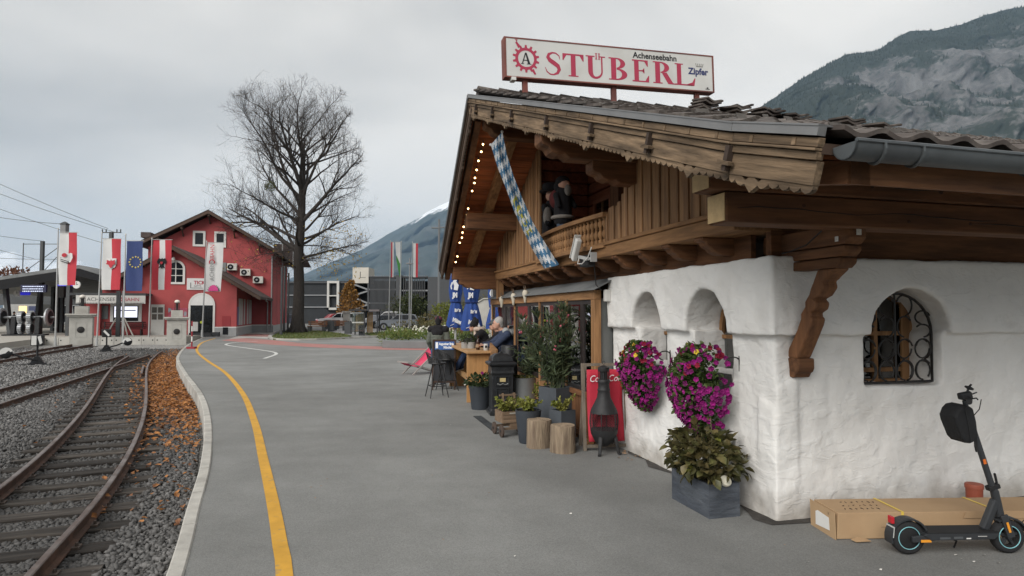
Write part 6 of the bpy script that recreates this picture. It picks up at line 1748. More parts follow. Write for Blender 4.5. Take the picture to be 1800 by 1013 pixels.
def car(p, ang, Lc, Hc, Wc, paint, label, suv=True, s=1.0):
 t = thing('parked_car', label, 'car', p, ang, 'cars parked by the garage')
 pr = [(-.5, .28), (-.5, .50), (-.46, .58), (-.25, .64), (-.14, .66), (.0, .98), (.06, 1.0), (.32, 1.0), (.42, .96), (.485, .64), (.5, .55), (.5, .28), (.40, .22), (-.40, .22)] if suv else [(-.5, .25), (-.5, .42), (-.45, .52), (-.24, .60), (-.08, .95), (.0, 1.0), (.38, 1.0), (.46, .9), (.495, .6), (.5, .5), (.5, .25), (.4, .2), (-.4, .2)]
 P = [(a * Lc, b * Hc) for a, b in pr]
 mb = MB(); n = len(P); vs = []
 for yy, tk in ((-.5, .0), (-.42, 1.0), (.42, 1.0), (.5, .0)):
  for a, b in P:
   hi = max(0, (b / Hc - .64) / .36)
   ys = yy * Wc * (1 - .16 * hi) if abs(yy) > .45 else yy * Wc * (1 - .10 * hi)
   sh_ = .985 if tk == 0 else 1.0
   vs.append((a * sh_, ys, .22 * Hc + (b - .22 * Hc) * (sh_)))
 fs = [tuple(range(n)), tuple(3 * n + i for i in range(n - 1, -1, -1))]
 for r_ in range(3): fs += [(r_ * n + i, r_ * n + (i + 1) % n, (r_ + 1) * n + (i + 1) % n, (r_ + 1) * n + i) for i in range(n)]
 mb.add(vs, fs); mb.build('body', paint, t, 35, .03)
 for sy in (-1, 1):
  for poly in ([(-.115, .67), (-.005, .93), (.10, .945), (.10, .67)], [(.12, .67), (.12, .945), (.285, .945), (.30, .67)], [(.325, .67), (.31, .94), (.395, .92), (.45, .69)]):
   mb = MB(); q = [(a * Lc, b * Hc) for a, b in poly]
   vs = [(a, sy * Wc * (.505 - .08 * (b / Hc - .64) / .36), b) for a, b in q] + [(a, sy * Wc * (.46 - .08 * (b / Hc - .64) / .36), b) for a, b in q]
   mb.add(vs, [(0, 1, 2, 3), (7, 6, 5, 4), (0, 4, 5, 1), (1, 5, 6, 2), (2, 6, 7, 3), (3, 7, 4, 0)]); mb.build('window', m_black, t)
  for wx in (-.31, .30):
   R = .20 * Hc * 1.08
   mb = MB(); mb.lathe([(.001, -.1), (R * .96, -.1), (R, -.06), (R, .06), (R * .96, .1), (.001, .1)], 20, (wx * Lc, sy * Wc * .44, R), (0, sy, 0)); w_ = mb.build('wheel', m_blk, t, 50)
   mb = MB(); mb.lathe([(.001, .0), (R * .64, .0), (R * .64, .02), (.001, .03)], 16, (wx * Lc, sy * Wc * .44 + sy * .1, R), (0, sy, 0)); mb.build('rim', M('alloy_rim', (.30, .30, .31), .4, .2, 8, metal=.6), w_)
   mb = MB(); mb.lathe([(R * 1.02, -.02), (R * 1.16, -.02), (R * 1.16, .015), (R * 1.02, .015)], 20, (wx * Lc, sy * Wc * .495, R), (0, sy, 0)); mb.build('wheel_arch', m_blk, t)
  mb = MB(); mb.box2((-.495 * Lc, sy * Wc * .30, .48 * Hc), (-.44 * Lc, sy * Wc * .47, .56 * Hc)); mb.build('headlight', M('headlight', (.6, .62, .64), .2), t, None, .02)
  mb = MB(); mb.box2((.455 * Lc, sy * Wc * .36, .56 * Hc), (.50 * Lc, sy * Wc * .485, .64 * Hc)); mb.build('taillight', M('taillight', (.35, .02, .03), .3), t, None, .02)
  mb = MB(); mb.box2((-.13 * Lc, sy * Wc * .5, .66 * Hc), (-.09 * Lc, sy * Wc * .58, .73 * Hc)); mb.build('mirror', paint, t, None, .02)
 mb = MB(); a0, b0 = (-.135 * Lc, .675 * Hc), (-.015 * Lc, .955 * Hc); mb.add([(a0[0] - .02, -Wc * .40, a0[1]), (a0[0] - .02, Wc * .40, a0[1]), (b0[0] - .02, Wc * .36, b0[1]), (b0[0] - .02, -Wc * .36, b0[1]), (a0[0] + .05, -Wc * .4, a0[1] - .03), (a0[0] + .05, Wc * .4, a0[1] - .03), (b0[0] + .05, Wc * .36, b0[1] - .03), (b0[0] + .05, -Wc * .36, b0[1] - .03)], [(0, 1, 2, 3), (7, 6, 5, 4), (0, 4, 5, 1), (1, 5, 6, 2), (2, 6, 7, 3), (3, 7, 4, 0)]); mb.build('windscreen', m_black, t)
 return t
m_sil = M('silver_paint', (.20, .21, .225), .28, .04, 1, metal=.5, coat=.5); m_whp = M('white_car_paint', (.66, .66, .66), .3, .03, 1, coat=.4); m_rcp = M('red_car_paint', (.30, .03, .035), .3, .05, 1, coat=.4); m_dkp = M('dark_car_paint', (.03, .035, .05), .3, .05, 1, coat=.4)
p = G(699, 580.3); car((p.x, p.y, 0), .10, 4.25, 1.62, 1.75, m_sil, 'silver grey estate SUV parked beside the flagpoles, facing left')
p = G(590, 575); car((p.x, p.y + 1, 0), .15, 4.6, 1.75, 1.8, m_whp, 'white SUV parked left of the bus shelter', True)
p = G(672, 575); car((p.x, p.y + 2, 0), .0, 4.8, 1.9, 1.8, m_whp, 'white van partly hidden behind the silver car and shelter', True)
p = G(560, 574); car((p.x, p.y + 6, 0), .6, 4.1, 1.6, 1.75, m_rcp, 'red car far left of the white SUV', False)
p = G(655, 578); car((p.x, p.y + 2, 0), 1.1, 4.1, 1.5, 1.75, m_dkp, 'dark blue car seen through the bus shelter', False)
p = G(520, 573); car((p.x - 4, p.y + 8, 0), .2, 4.1, 1.5, 1.75, m_dkp, 'dark car behind the tree trunk', False)
p = G(636, 590); bs = thing('bus_shelter', 'small bus shelter with dark flat roof and wooden slat walls', 'bus shelter', (p.x, p.y, 0), .12)
k_ = p.y / FPX
def bx(px): return (px - 636) * k_
H_ = 46 * k_
mb = MB(); mb.box2((bx(614), -.3, H_ - .12), (bx(664), 2.2, H_)); mb.build('roof', M('shelter_dark', (.03, .031, .033), .6, .1), bs)
mb = MB(); mb.box2((bx(649), -.35, H_ - .16), (bx(666), .6, H_ - .02)); mb.build('roof_fascia', M('shelter_fascia', (.14, .12, .12), .6), bs)
m_slw = wood('shelter_slat_', (.42, .26, .12), 'z', .15)
for px, yy in ((640, 0), (662.5, 0), (619, 1.9), (641, 1.9), (662, 1.9)): mb = MB(); mb.box2((bx(px) - .05, yy - .05, 0), (bx(px) + .05, yy + .05, H_ - .12)); mb.build('post', M('shelter_dark', (.03, .031, .033)), bs)
for k in range(6): x = bx(620.5 + k * 2.5); mb = MB(); mb.box2((x, 1.8, .25), (x + 1.5 * k_, 1.88, H_ - .25)); mb.build('slat', m_slw, bs)
for k in range(5): x = bx(643 + k * 2.0); mb = MB(); mb.box2((x, .9, .2), (x + 1.5 * k_, .98, H_ - .22)); mb.build('slat', m_slw, bs)
g_ = MB(); g_.box2((bx(618.5), -.02, .25), (bx(639), -.005, H_ - .2)); g_.build('pane', m_glass, bs)
for zz in (.95, 1.7):
 d_ = MB()
 for k in range(14): d_.box2((bx(619) + k * .07, -.026, zz), (bx(619) + k * .07 + .04, -.021, zz + .1))
 d_.build('manifestation_dots', m_wht, bs)['kind'] = 'stuff'
mb = MB(); mb.box2((bx(630), .2, 0), (bx(638), .5, .8)); mb.build('litter_bin', m_steel, bs)
m_bw = wood('bench_brown_', (.16, .075, .04), 'x')
def bench(px, py, w_, ang, label):
 p = G(px, py); t = thing('park_bench', label, 'bench', (p.x, p.y, .05), ang, 'benches behind the tree')
 for k in range(3): mb = MB(); mb.box2((-w_ / 2, -.22 + k * .16, .44), (w_ / 2, -.09 + k * .16, .49)); mb.build('seat_slat', m_bw, t)
 for k in range(3): mb = MB(); mb.box2((-w_ / 2, .26, .56 + k * .13), (w_ / 2, .30, .67 + k * .13)); mb.build('back_slat', m_bw, t)
 for x in (-w_ / 2 + .2, w_ / 2 - .2): mb = MB(); mb.box2((x - .14, -.26, 0), (x + .14, .26, .44)); mb.build('leg', m_steel, t); mb = MB(); mb.bar((x, .23, .44), (x, .29, .95), .06, .06); mb.build('back_support', m_steel, t)
bench(557, 583.5, 1.7, .05, 'brown slatted bench nearest the tree trunk'); bench(597, 582, 1.5, -.2, 'brown slatted bench left of the bus shelter'); bench(583, 579.5, 1.6, .1, 'brown bench behind the dark bin')
for px, py, lb in ((582, 583, 'dark square litter bin between the benches'), (612, 587, 'dark square bin against the bus shelter')):
 p = G(px, py); mb = MB(); mb.box2((-.25, -.25, 0), (.25, .25, .9)); mb.box2((-.28, -.28, .9), (.28, .28, .98)); mb.cyl((0, 0, .98), (0, 0, 1.06), .1, .1, 10); tag(mb.build('litter_bin', m_steel, loc=(p.x, p.y, .0)), lb, 'bin')
p = G(609, 576); t = thing('stone_column', 'short pale stone column behind the bus shelter', 'column', (p.x, p.y, 0)); mb = MB(); mb.box2((-.35, -.35, 0), (.35, .35, 1.75)); mb.build('shaft', m_pedest, t); mb = MB(); mb.box2((-.45, -.45, 1.75), (.45, .45, 1.95)); mb.build('cap', m_pedest, t)
for px, pb, pt, lb in ((494, 590, 470, 'thin dark post just left of the tree trunk'), (506, 585, 480, 'second thin dark post left of the tree trunk'), (499, 586, 468, 'thin dark post between the wall corner and tree')):
 a = G(px, pb); hh = D(px, pt, a.y).z; mb = MB(); mb.cyl((0, 0, 0), (0, 0, hh), .085, .085, 8); mb.cyl((0, 0, 0), (0, 0, .25), .13, .13, 8); tag(mb.build('steel_post', m_steel, loc=a), lb, 'post', 'steel posts by the tree')
def lamp(px, pb, pt, label, arms, thick):
 a = G(px, pb); hh = D(px + 3, pt, a.y).z; t = thing('street_lamp', label, 'street lamp', a)
 mb = MB(); mb.cyl((0, 0, 0), (0, 0, hh), thick * 1.2, thick, 8); mb.build('pole', M('lamp_grey', (.17, .175, .18), .5, .06), t)
 for (dx, dz, w_) in arms: mb = MB(); mb.box2((min(0, dx), -.12, hh - dz - .06), (max(0, dx), .12, hh - dz + .06)); mb.build('lamp_head', M('lamp_grey', (.17, .175, .18)), t, None, .02)
lamp(719.5, 587, 454, 'slim grey lamp post with short cross arms in front of the flags', [(-.28, .45, 1), (.28, .45, 1)], .06)
lamp(771, 581, 386, 'tall grey lamp post with two flat heads left of the inn roof', [(-.75, .85, 1), (.55, .80, 1)], .11)
pc_ = [G(x, y) for x, y in ((672, 611.5), (700, 612.5), (745, 613), (800, 613.5), (860, 613), (860, 600), (800, 598), (740, 597), (690, 600), (674, 605))]
pb_ = thing('planter_bed', 'long low grey planter full of green plants and white flowers', 'planter', (0, 0, 0))
n = len(pc_); mb = MB(); mb.prism([(q.x, q.y) for q in pc_], 'z', 0, .36); mb.build('trough', M('planter_grey', (.16, .165, .165), .7, .12, 2), pb_, None, .02)
pl = MB()
for k in range(170):
 a = random.uniform(674, 856); b = random.uniform(600.5, 611)
 q = G(a, b); leafcloud(pl, (q.x, q.y, .40), (.42, .38, random.uniform(.18, .5)), 24, .18, .075, .7, .5)
pl.build('foliage', foliage('bed_green', (.09, .135, .03), .5, (.15, .15, .04)), pb_)
pl = MB()
for k in range(120):
 q = G(random.uniform(725, 800) if k < 90 else random.uniform(690, 850), random.uniform(600, 610)); pl.ball((q.x, q.y, random.uniform(.65, .98)), random.uniform(.03, .06), 6, 4)
pl.build('white_flowers', M('white_petal', (.62, .60, .50), .8, .1), pb_)
pl = MB()
for k in range(24):
 q = G(random.uniform(790, 830), random.uniform(600, 608)); z = random.uniform(.7, 1.15)
 pl.leaf((q.x, q.y, .5), (random.uniform(-.2, .2), random.uniform(-.2, .2), 1), rdir(), z, .12)
pl.build('reddish_leaves', foliage('red_leaf', (.22, .07, .04), .5), pb_)
# ================================================================ on and around the inn
def strk(mb, pts, ws, o, sx, sz, y=0.0, mi=0):
 """flat stroke of varying width; pts in unit box, drawn in the x-z plane at o"""
 n = len(pts); L_ = []; R_ = []
 for i in range(n):
  a, b = pts[max(i - 1, 0)], pts[min(i + 1, n - 1)]
  dx, dz = (b[0] - a[0]) * sx, (b[1] - a[1]) * sz; l = math.hypot(dx, dz) or 1
  nx_, nz_ = -dz / l, dx / l; w_ = ws[i] / 2
  x, z = o[0] + pts[i][0] * sx, o[1] + pts[i][1] * sz
  L_.append((x + nx_ * w_, y, z + nz_ * w_)); R_.append((x - nx_ * w_, y, z - nz_ * w_))
 mb.add(L_ + R_, [(i, i + 1, n + i + 1, n + i) for i in range(n - 1)], mi)
def rect2(mb, o, sx, sz, x0, x1, z0, z1, y=0.0):
 mb.add([(o[0] + x0 * sx, y, o[1] + z0 * sz), (o[0] + x1 * sx, y, o[1] + z0 * sz), (o[0] + x1 * sx, y, o[1] + z1 * sz), (o[0] + x0 * sx, y, o[1] + z1 * sz)], [(0, 1, 2, 3)])
def poly2(mb, o, sx, sz, pts, y=0.0):
 mb.add([(o[0] + a * sx, y, o[1] + b * sz) for a, b in pts], [tuple(range(len(pts)))])
def bowl(mb, o, sx, sz, cx, cz, ro, rz, ri, rzi, y=0.0, a0=-90, a1=90):
 n = 14; A = [math.radians(a0 + (a1 - a0) * k / n) for k in range(n + 1)]
 vs = [(o[0] + (cx + ro * math.cos(a)) * sx, y, o[1] + (cz + rz * math.sin(a)) * sz) for a in A] + [(o[0] + (cx + ri * math.cos(a)) * sx, y, o[1] + (cz + rzi * math.sin(a)) * sz) for a in A]
 mb.add(vs, [(i, i + 1, n + 2 + i, n + 1 + i) for i in range(n)])
def serif_letter(mb, ch, o, sx, sz, y):
 R_ = lambda *a: rect2(mb, o, sx, sz, *a, y); P_ = lambda p: poly2(mb, o, sx, sz, p, y); Bw = lambda *a, **k: bowl(mb, o, sx, sz, *a, y, **k)
 if ch == 'S':
  c = [(.74, .70), (.70, .86), (.56, .965), (.40, .975), (.24, .90), (.19, .77), (.28, .64), (.46, .53), (.64, .41), (.70, .26), (.62, .10), (.44, .02), (.28, .03), (.14, .13), (.06, .32)]
  w_ = [.02, .05, .06, .07, .12, .16, .19, .20, .19, .16, .12, .06, .06, .05, .02]
  strk(mb, c, [q * sz for q in w_], o, sx, sz, y)
 if ch == 'T':
  R_(.38, .60, .05, .93); R_(.0, .98, .93, 1.0); P_([(0, .93), (0, .70), (.04, .70), (.18, .93)]); P_([(.98, .93), (.80, .93), (.94, .70), (.98, .70)]); R_(.26, .72, 0, .05)
 if ch == 'U':
  R_(.10, .32, .32, .95); R_(0, .42, .95, 1.0); R_(.72, .79, .32, .95); R_(.60, .92, .95, 1.0); Bw(.445, .32, .345, .34, .125, .24, a0=180, a1=270); Bw(.445, .32, .345, .34, .275, .24, a0=270, a1=360)
 if ch == 'B':
  R_(.10, .32, .05, .95); R_(0, .36, .95, 1.0); R_(0, .36, 0, .05); Bw(.34, .755, .38, .245, .17, .19); Bw(.34, .265, .46, .265, .23, .205); R_(.32, .36, .95, 1); R_(.32, .36, 0, .06)
 if ch == 'E':
  R_(.10, .32, .05, .95); R_(0, .78, .94, 1.0); R_(0, .82, 0, .06); R_(.32, .60, .485, .54); P_([(.78, .94), (.60, .94), (.74, .72), (.78, .72)]); P_([(.82, .06), (.64, .06), (.79, .30), (.83, .30)]); P_([(.60, .40), (.60, .63), (.57, .63), (.50, .54), (.50, .485), (.57, .40)])
 if ch == 'R':
  R_(.10, .32, .05, .95); R_(0, .36, .95, 1.0); R_(0, .42, 0, .05); Bw(.34, .745, .40, .255, .18, .2); P_([(.40, .49), (.62, .52), (.90, .06), (1.02, .04), (1.02, 0), (.68, 0)])
 if ch == 'L':
  R_(.10, .32, .05, .95); R_(0, .42, .95, 1.0); R_(0, .90, 0, .06); P_([(.98, .0), (.60, .0), (.60, .06), (.88, .16), (1.0, .36), (1.05, .36)])
 if ch == 'I':
  R_(.30, .70, .1, .9); R_(.1, .9, .9, 1.0); R_(.1, .9, 0, .1)
 if ch == 'A':
  P_([(.42, 1), (.52, 1), (.20, .05), (.10, .05)]); P_([(.42, 1), (.56, 1), (.90, .05), (.66, .05)]); R_(.22, .62, .30, .37); R_(0, .30, 0, .05); R_(.56, 1.0, 0, .05)
sg_o = FI.w(-1.2, 4.5, 5.335)
sgn = thing('roof_sign', 'long white sign box with red lettering and gear emblem above the ridge', 'sign', sg_o, TH)
sgn.rotation_euler = (0, math.radians(-1.5), TH)
SL, SH = 3.63, .625
m_sf = M('sign_frame', (.20, .065, .05), .7, .2, 4, second=(.12, .045, .038))
m_sface = M('sign_face', (.58, .575, .55), .45, .06, 1.2, second=(.52, .51, .48))
mb = MB(); mb.box2((0, 0, 0), (SL, .17, .02)); mb.box2((0, 0, SH - .02), (SL, .17, SH)); mb.box2((0, 0, .02), (.03, .17, SH - .02)); mb.box2((SL - .03, 0, .02), (SL, .17, SH - .02)); mb.box2((.03, .14, .02), (SL - .03, .16, SH - .02)); mb.build('frame', m_sf, sgn)
mb = MB(); mb.box2((.03, .006, .02), (SL - .03, .02, SH - .02)); mb.build('face', m_sface, sgn)
m_sred = M('sign_letter_red', (.38, .035, .075), .6, .08, 3); m_sbk = M('sign_letter_black', (.012, .012, .014), .6); m_snv = M('sign_letter_navy', (.025, .035, .12), .6); m_sgy = M('sign_crown_grey', (.22, .21, .19), .6)
mb = MB(); cx, cz = .345, .305
gp = gear(.215, .172, 14, .1, .1 + 2 * PI, .42)
n = len(gp) - 1; ri = .128
vs = [(cx + a, .0035, cz + b) for a, b in gp[:n]] + [(cx + ri * math.cos(math.atan2(b, a)), .0035, cz + ri * math.sin(math.atan2(b, a))) for a, b in gp[:n]]
mb.add(vs, [(i, (i + 1) % n, n + (i + 1) % n, n + i) for i in range(n)])
strk(mb, [(-.10, .17), (-.155, .25)], [.05, .03], (cx, cz), 1, 1, .0033)
for k in range(4): strk(mb, [(-.145 - .004 * k + .01, .245), (-.185 + k * .02, .315)], [.006, .005], (cx, cz), 1, 1, .0033)
strk(mb, [(.10, -.16), (.145, -.235)], [.045, .03], (cx, cz), 1, 1, .0033)
mb.build('gear_emblem', m_sred, sgn)
mb = MB(); serif_letter(mb, 'A', (cx - .085, cz - .085), .17, .18, .0034); mb.build('gear_letter', m_sbk, sgn)
xs_ = [('S', .63, .36, .36), ('T', .94, .36, .36), ('U', 1.33, .36, .36), ('B', 1.72, .40, .36), ('E', 2.13, .36, .36), ('R', 2.50, .40, .36), ('L', 2.90, .36, .36)]
for ch, x, sx, sz in xs_:
 mb = MB(); serif_letter(mb, ch, (x, .085), sx, sz, .0035); mb.build('letter', m_sred, sgn)
mb = MB(); serif_letter(mb, 'I', (1.485, .39), .045, .10, .003); serif_letter(mb, 'I', (1.535, .39), .045, .10, .003); mb.build('umlaut', m_sred, sgn)
mb = MB(); mb.text('Achenseebahn', .135, (2.15, .0034, .475), (1, 0, 0), (0, 0, 1), (0, 0, 0), 1.0, bold=.0035); mb.build('lettering', m_sbk, sgn)
mb = MB(); mb.text('Zipfer', .15, (3.15, .0034, .285), (1, 0, 0), (0, 0, 1), (0, 0, 0), .98, bold=.005); mb.build('lettering', m_snv, sgn)
mb = MB()
for k in range(5): strk(mb, [(k * .028 - .056, 0), ((k * .028 - .056) * 1.25, .05)], [.010, .012], (3.36, .42), 1, 1, .0034)
strk(mb, [(-.06, 0), (.06, 0)], [.014, .014], (3.36, .42), 1, 1, .0033); mb.build('crown', m_sgy, sgn)
mb = MB(); strk(mb, [(0, 0), (.08, 0)], [.01, .01], (3.46, .05), 1, 1, .0034); strk(mb, [(.025, .02), (.055, .02)], [.02, .02], (3.46, .05), 1, 1, .0034); mb.build('maker_mark', m_sbk, sgn)
mb = MB(); mb.box2((.10, -.03, -.05), (.17, .1, .0)); mb.build('sensor', M('white_plastic', (.62, .61, .58)), sgn)
for x in (.34, 1.83, 3.34):
 mb = MB(); mb.box2((x - .04, .06, -.45), (x + .04, .12, -.0005)); mb.lathe([(.075, -.55), (.045, -.22)], 4, (x, .09, 0)); mb.build('leg', m_sf, sgn)
Lft = [(862.7, 254.7), (874.7, 294.7), (890.7, 334.7), (904, 372), (920, 406.7), (936, 438.7), (957.3, 473.3)]
Rgt = [(882.7, 232), (890.7, 273), (902.7, 310.7), (917.3, 348), (936, 390.7), (954.7, 422.7), (981.3, 465.3)]
def bpt(t, s_):
 x = t * 6; i = min(5, int(x)); f_ = x - i
 l = (Lft[i][0] + (Lft[i + 1][0] - Lft[i][0]) * f_, Lft[i][1] + (Lft[i + 1][1] - Lft[i][1]) * f_); r_ = (Rgt[i][0] + (Rgt[i + 1][0] - Rgt[i][0]) * f_, Rgt[i][1] + (Rgt[i + 1][1] - Rgt[i][1]) * f_)
 vv = -1.36 + (1.36 - .46) * t ** 1.15
 px, py = l[0] + (r_[0] - l[0]) * s_, l[1] + (r_[1] - l[1]) * s_
 u_, z_ = FI.atx(px, py, vv - .03 * math.sin(s_ * 6) * (1 if t < .97 else .2))
 return Vector((vv - .03 * math.sin(s_ * 6), u_, z_))
ban = thing('lozenge_banner', 'twisted white and blue lozenge banner with yellow lettering hanging from the gable', 'banner', FI.o, TH)
mb = MB(); NT_, NS_ = 96, 16
grid = [[bpt(j / NT_, i / NS_) for i in range(NS_ + 1)] for j in range(NT_ + 1)]
vs = [p for row in grid for p in row]; mb.v = [tuple(p) for p in vs]
for j in range(NT_):
 for i in range(NS_):
  a = j * (NS_ + 1) + i
  ls = (i / NS_) * 4.0 ; lt = (j / NT_) * 24.0
  c_ = (math.floor(ls + .0) + math.floor(lt + ls * .8)) % 2
  yl = .40 < j / NT_ < .74 and 3 <= i <= 9 and ((j * 7) // 18 + (0 if i in (3, 4, 9, 8) else 1)) % 3 != 0 and (i in (3, 9) or (j // 3) % 2 == 0)
  mb.f.append((a, a + 1, a + NS_ + 2, a + NS_ + 1)); mb.m.append(2 if yl else c_)
bo = mb.build('cloth', [M('banner_white', (.56, .57, .58), .8, .06), M('banner_blue', (.055, .15, .26), .8, .1), M('banner_yellow', (.42, .38, .06), .8, .08)], ban)
so = bo.modifiers.new('t', 'SOLIDIFY'); so.thickness = .004
for s_ in (0, 1):
 p = bpt(0, s_); mb = MB(); mb.ball((p.x, p.y, p.z), .022, 8, 6); mb.build('knob', m_wht, ban)
sl_ = thing('string_lights', 'string of warm round bulbs under the far side of the gable', 'string lights', FI.o, TH)
bulbs = [(849, 254), (846, 267), (841, 283), (838, 299), (835, 313), (834, 322), (830, 336), (823, 367), (821, 378), (818, 388), (815, 399), (813, 409), (812, 418), (808, 427), (804, 451), (801, 461)]
m_bulb = emit('warm_bulb', (1.0, .62, .25), 6.0)
wpts = []
for px, py in bulbs:
 best = None
 for q in range(60):
  vv = -1.55 + q * .012; u_, z_ = FI.atx(px, py, vv)
  if AP[0] < u_ < FE[0]:
   e_ = abs(z_ - (roof_z(u_) - .36)) + (0 if vv > -verge_w(u_) + .16 else 9)
   if best is None or e_ < best[0]: best = (e_, vv, u_, z_)
 _, vv, u_, z_ = best
 mb = MB(); mb.ball((vv, u_, z_), .015, 10, 7); b_ = mb.build('bulb', m_bulb, sl_, 60)
 mb = MB(); mb.cyl((vv, u_, z_ + .018), (vv, u_, z_ + .06), .014, .014, 8); mb.build('socket', m_blk, b_); wpts.append((vv, u_, z_ + .06))
mb = MB(); mb.tube(wpts, .005, 4); mb.build('cable', m_blk, sl_)
u_, z_ = FI.atx(1028, 452, -.46)
scm = thing('security_camera', 'white box camera on a bracket with cables below the balcony', 'camera', FI.w(-.46, u_, z_), TH)
mb = MB(); R_ = Matrix.Rotation(math.radians(38), 3, 'X') @ Matrix.Rotation(math.radians(-15), 3, 'Y'); mb.box((-.10, .05, .10), (.075, .32, .09), Matrix.Rotation(-.95, 3, 'X')); mb.build('housing', M('camera_white', (.62, .61, .58), .5, .05), scm, None, .015)
mb = MB(); mb.box((-.10, .09, .145), (.09, .35, .012), Matrix.Rotation(-.95, 3, 'X')); mb.build('sun_shield', M('camera_white', (.62, .61, .58)), scm)
mb = MB(); mb.bar((-.08, .0, .0), (-.02, -.18, -.04), .04, .04); mb.box2((-.05, -.34, -.06), (-.01, -.06, -.03)); mb.box2((-.06, -.36, -.09), (.02, -.33, .03)); mb.build('bracket', M('bracket_grey', (.35, .35, .34), .5), scm)
mb = MB(); mb.box2((-.03, -.16, -.13), (.08, .12, .02)); mb.build('junction_box', m_blk, scm, None, .01)
mb = MB(); mb.tube([(-.06, .05, .0), (-.09, .03, -.09), (-.08, -.1, -.10), (-.06, -.25, -.03), (-.04, -.33, .10)], .007, 5); mb.build('cable', m_wht, scm)
for k, px in enumerate((880.5, 901, 921.5)):
 u_, z_ = FI.atx(px, 531 - k * 5, GVX - .09)
 t = thing('roe_skull', ['first pale roe skull from the far end on the glazing beam', 'middle pale roe skull on the glazing beam', 'third pale roe skull, nearest, on the glazing beam'][k], 'skull', FI.w(GVX - .07, u_, z_), TH, 'skulls on the glazing beam')
 mb = MB(); mb.lathe([(.004, -.13), (.03, -.11), (.04, -.04), (.065, .02), (.07, .07), (.045, .11), (.005, .12)], 10, (0, 0, 0), (0, 0, 1), 0, True, .8, 1); mb.build('skull', M('bone', (.52, .47, .38), .8, .15, 20), t, 60)
 for s_ in (-1, 1): mb = MB(); mb.tube([(0, s_ * .03, .1), (-.01, s_ * .05, .16), (-.02, s_ * .045, .2)], [.012, .01, .005], 5); mb.build('antler', M('antler', (.12, .08, .05)), t)
def capsule(mb, p0, p1, r0, r1=None, n=10):
 r1 = r0 if r1 is None else r1
 mb.cyl(p0, p1, r0, r1, n); mb.ball(p0, r0, n, 6); mb.ball(p1, r1, n, 6); return mb
def fuse(o, vox, it=4):
 r_ = o.modifiers.new('r', 'REMESH'); r_.mode = 'VOXEL'; r_.voxel_size = vox; r_.use_smooth_shade = True
 s_ = o.modifiers.new('s', 'SMOOTH'); s_.factor = .5; s_.iterations = it; return o
m_dkc = M('dark_cloth', (.012, .011, .013), .95, .3, 9); m_mar = M('maroon_cloth', (.10, .02, .02), .9, .3, 9); m_furw = M('fur_trim', (.22, .20, .18), .95, .25, 30); m_skin = M('skin', (.50, .28, .20), .6, .06, 8); m_boot = M('boot_blue', (.05, .07, .10), .8, .2)
u_, z_ = FI.atx(1003, 402, -.33)
dl = thing('carved_figure', 'dark robed doll with fur-trimmed coat and sack standing on the balcony rail', 'figure', FI.w(-.30, 4.43, 3.035), TH + .4)
mb = MB(); capsule(mb, (0, 0, .16), (0, 0, .50), .15, .12); capsule(mb, (0, 0, .55), (0, 0, .58), .10); capsule(mb, (-.14, 0, .5), (-.18, -.1, .33), .05, .04); capsule(mb, (.14, 0, .5), (.16, -.1, .35), .05, .04); fuse(mb.build('coat', m_dkc, dl), .012)
mb = MB(); mb.ball((0, -.03, .68), .095, 14, 10); mb.ball((0, -.125, .67), .02, 8, 6); fuse(mb.build('head', m_skin, dl), .008, 2)
mb = MB(); mb.ball((0, .0, .73), .115, 12, 8, (1, 1, .75)); mb.ball((0, .06, .66), .10, 10, 7); mb.build('hat', m_dkc, dl, 60)
mb = MB(); mb.tube([(.16 * math.cos(a), .16 * math.sin(a), .17) for a in np.linspace(0, 2 * PI, 16, False)], .028, 6, False, 0, True); mb.build('fur_trim', m_furw, dl, 60); mb = MB(); mb.ball((0, -.12, .58), .07, 10, 7, (1, .6, 1.3)); mb.build('beard', m_furw, dl, 60)
mb = MB(); mb.ball((.02, .16, .48), .13, 10, 8, (1, .8, 1.2)); mb.build('sack', m_mar, dl, 60)
for s_ in (-.06, .06): mb = MB(); capsule(mb, (s_, 0, .03), (s_, 0, .15), .05, .055); capsule(mb, (s_, 0, .03), (s_, -.09, .025), .045, .035); mb.build('boot', m_boot, dl, 60)
dl = thing('carved_figure', 'dark doll with broad flat hat and pale sleeve behind the banner', 'figure', FI.w(-.16, 5.38, 2.72), TH + .5)
mb = MB(); capsule(mb, (0, 0, .1), (0, 0, .72), .17, .15); capsule(mb, (0, 0, .72), (0, 0, .85), .15, .10); capsule(mb, (-.16, 0, .8), (-.22, -.12, .5), .06, .05); capsule(mb, (.16, 0, .8), (.2, -.1, .5), .06, .05); fuse(mb.build('coat', m_dkc, dl), .014)
mb = MB(); mb.ball((0, -.02, 1.0), .11, 14, 10); mb.ball((0, -.13, .99), .022, 8, 6); fuse(mb.build('head', m_skin, dl), .009, 2)
mb = MB(); mb.lathe([(.20, 0), (.21, .02), (.15, .03), (.15, .13), (.13, .15), (.01, .155)], 16, (0, 0, 1.06)); mb.build('hat', m_dkc, dl, 50)
mb = MB(); mb.ball((-.2, -.1, .62), .075, 8, 6, (1, 1, 2.2)); mb.build('sleeve', m_furw, dl, 60)
m_pet = M('petunia', (.165, .003, .10), .75, .55, 9, second=(.27, .007, .16), sscale=18); m_pety = M('yellow_petal', (.62, .45, .04), .7, .2); m_petr = M('deep_red_petal', (.24, .006, .03), .7, .3)
f_pet = foliage('petunia_leaf', (.06, .10, .025), .5, (.12, .15, .05))
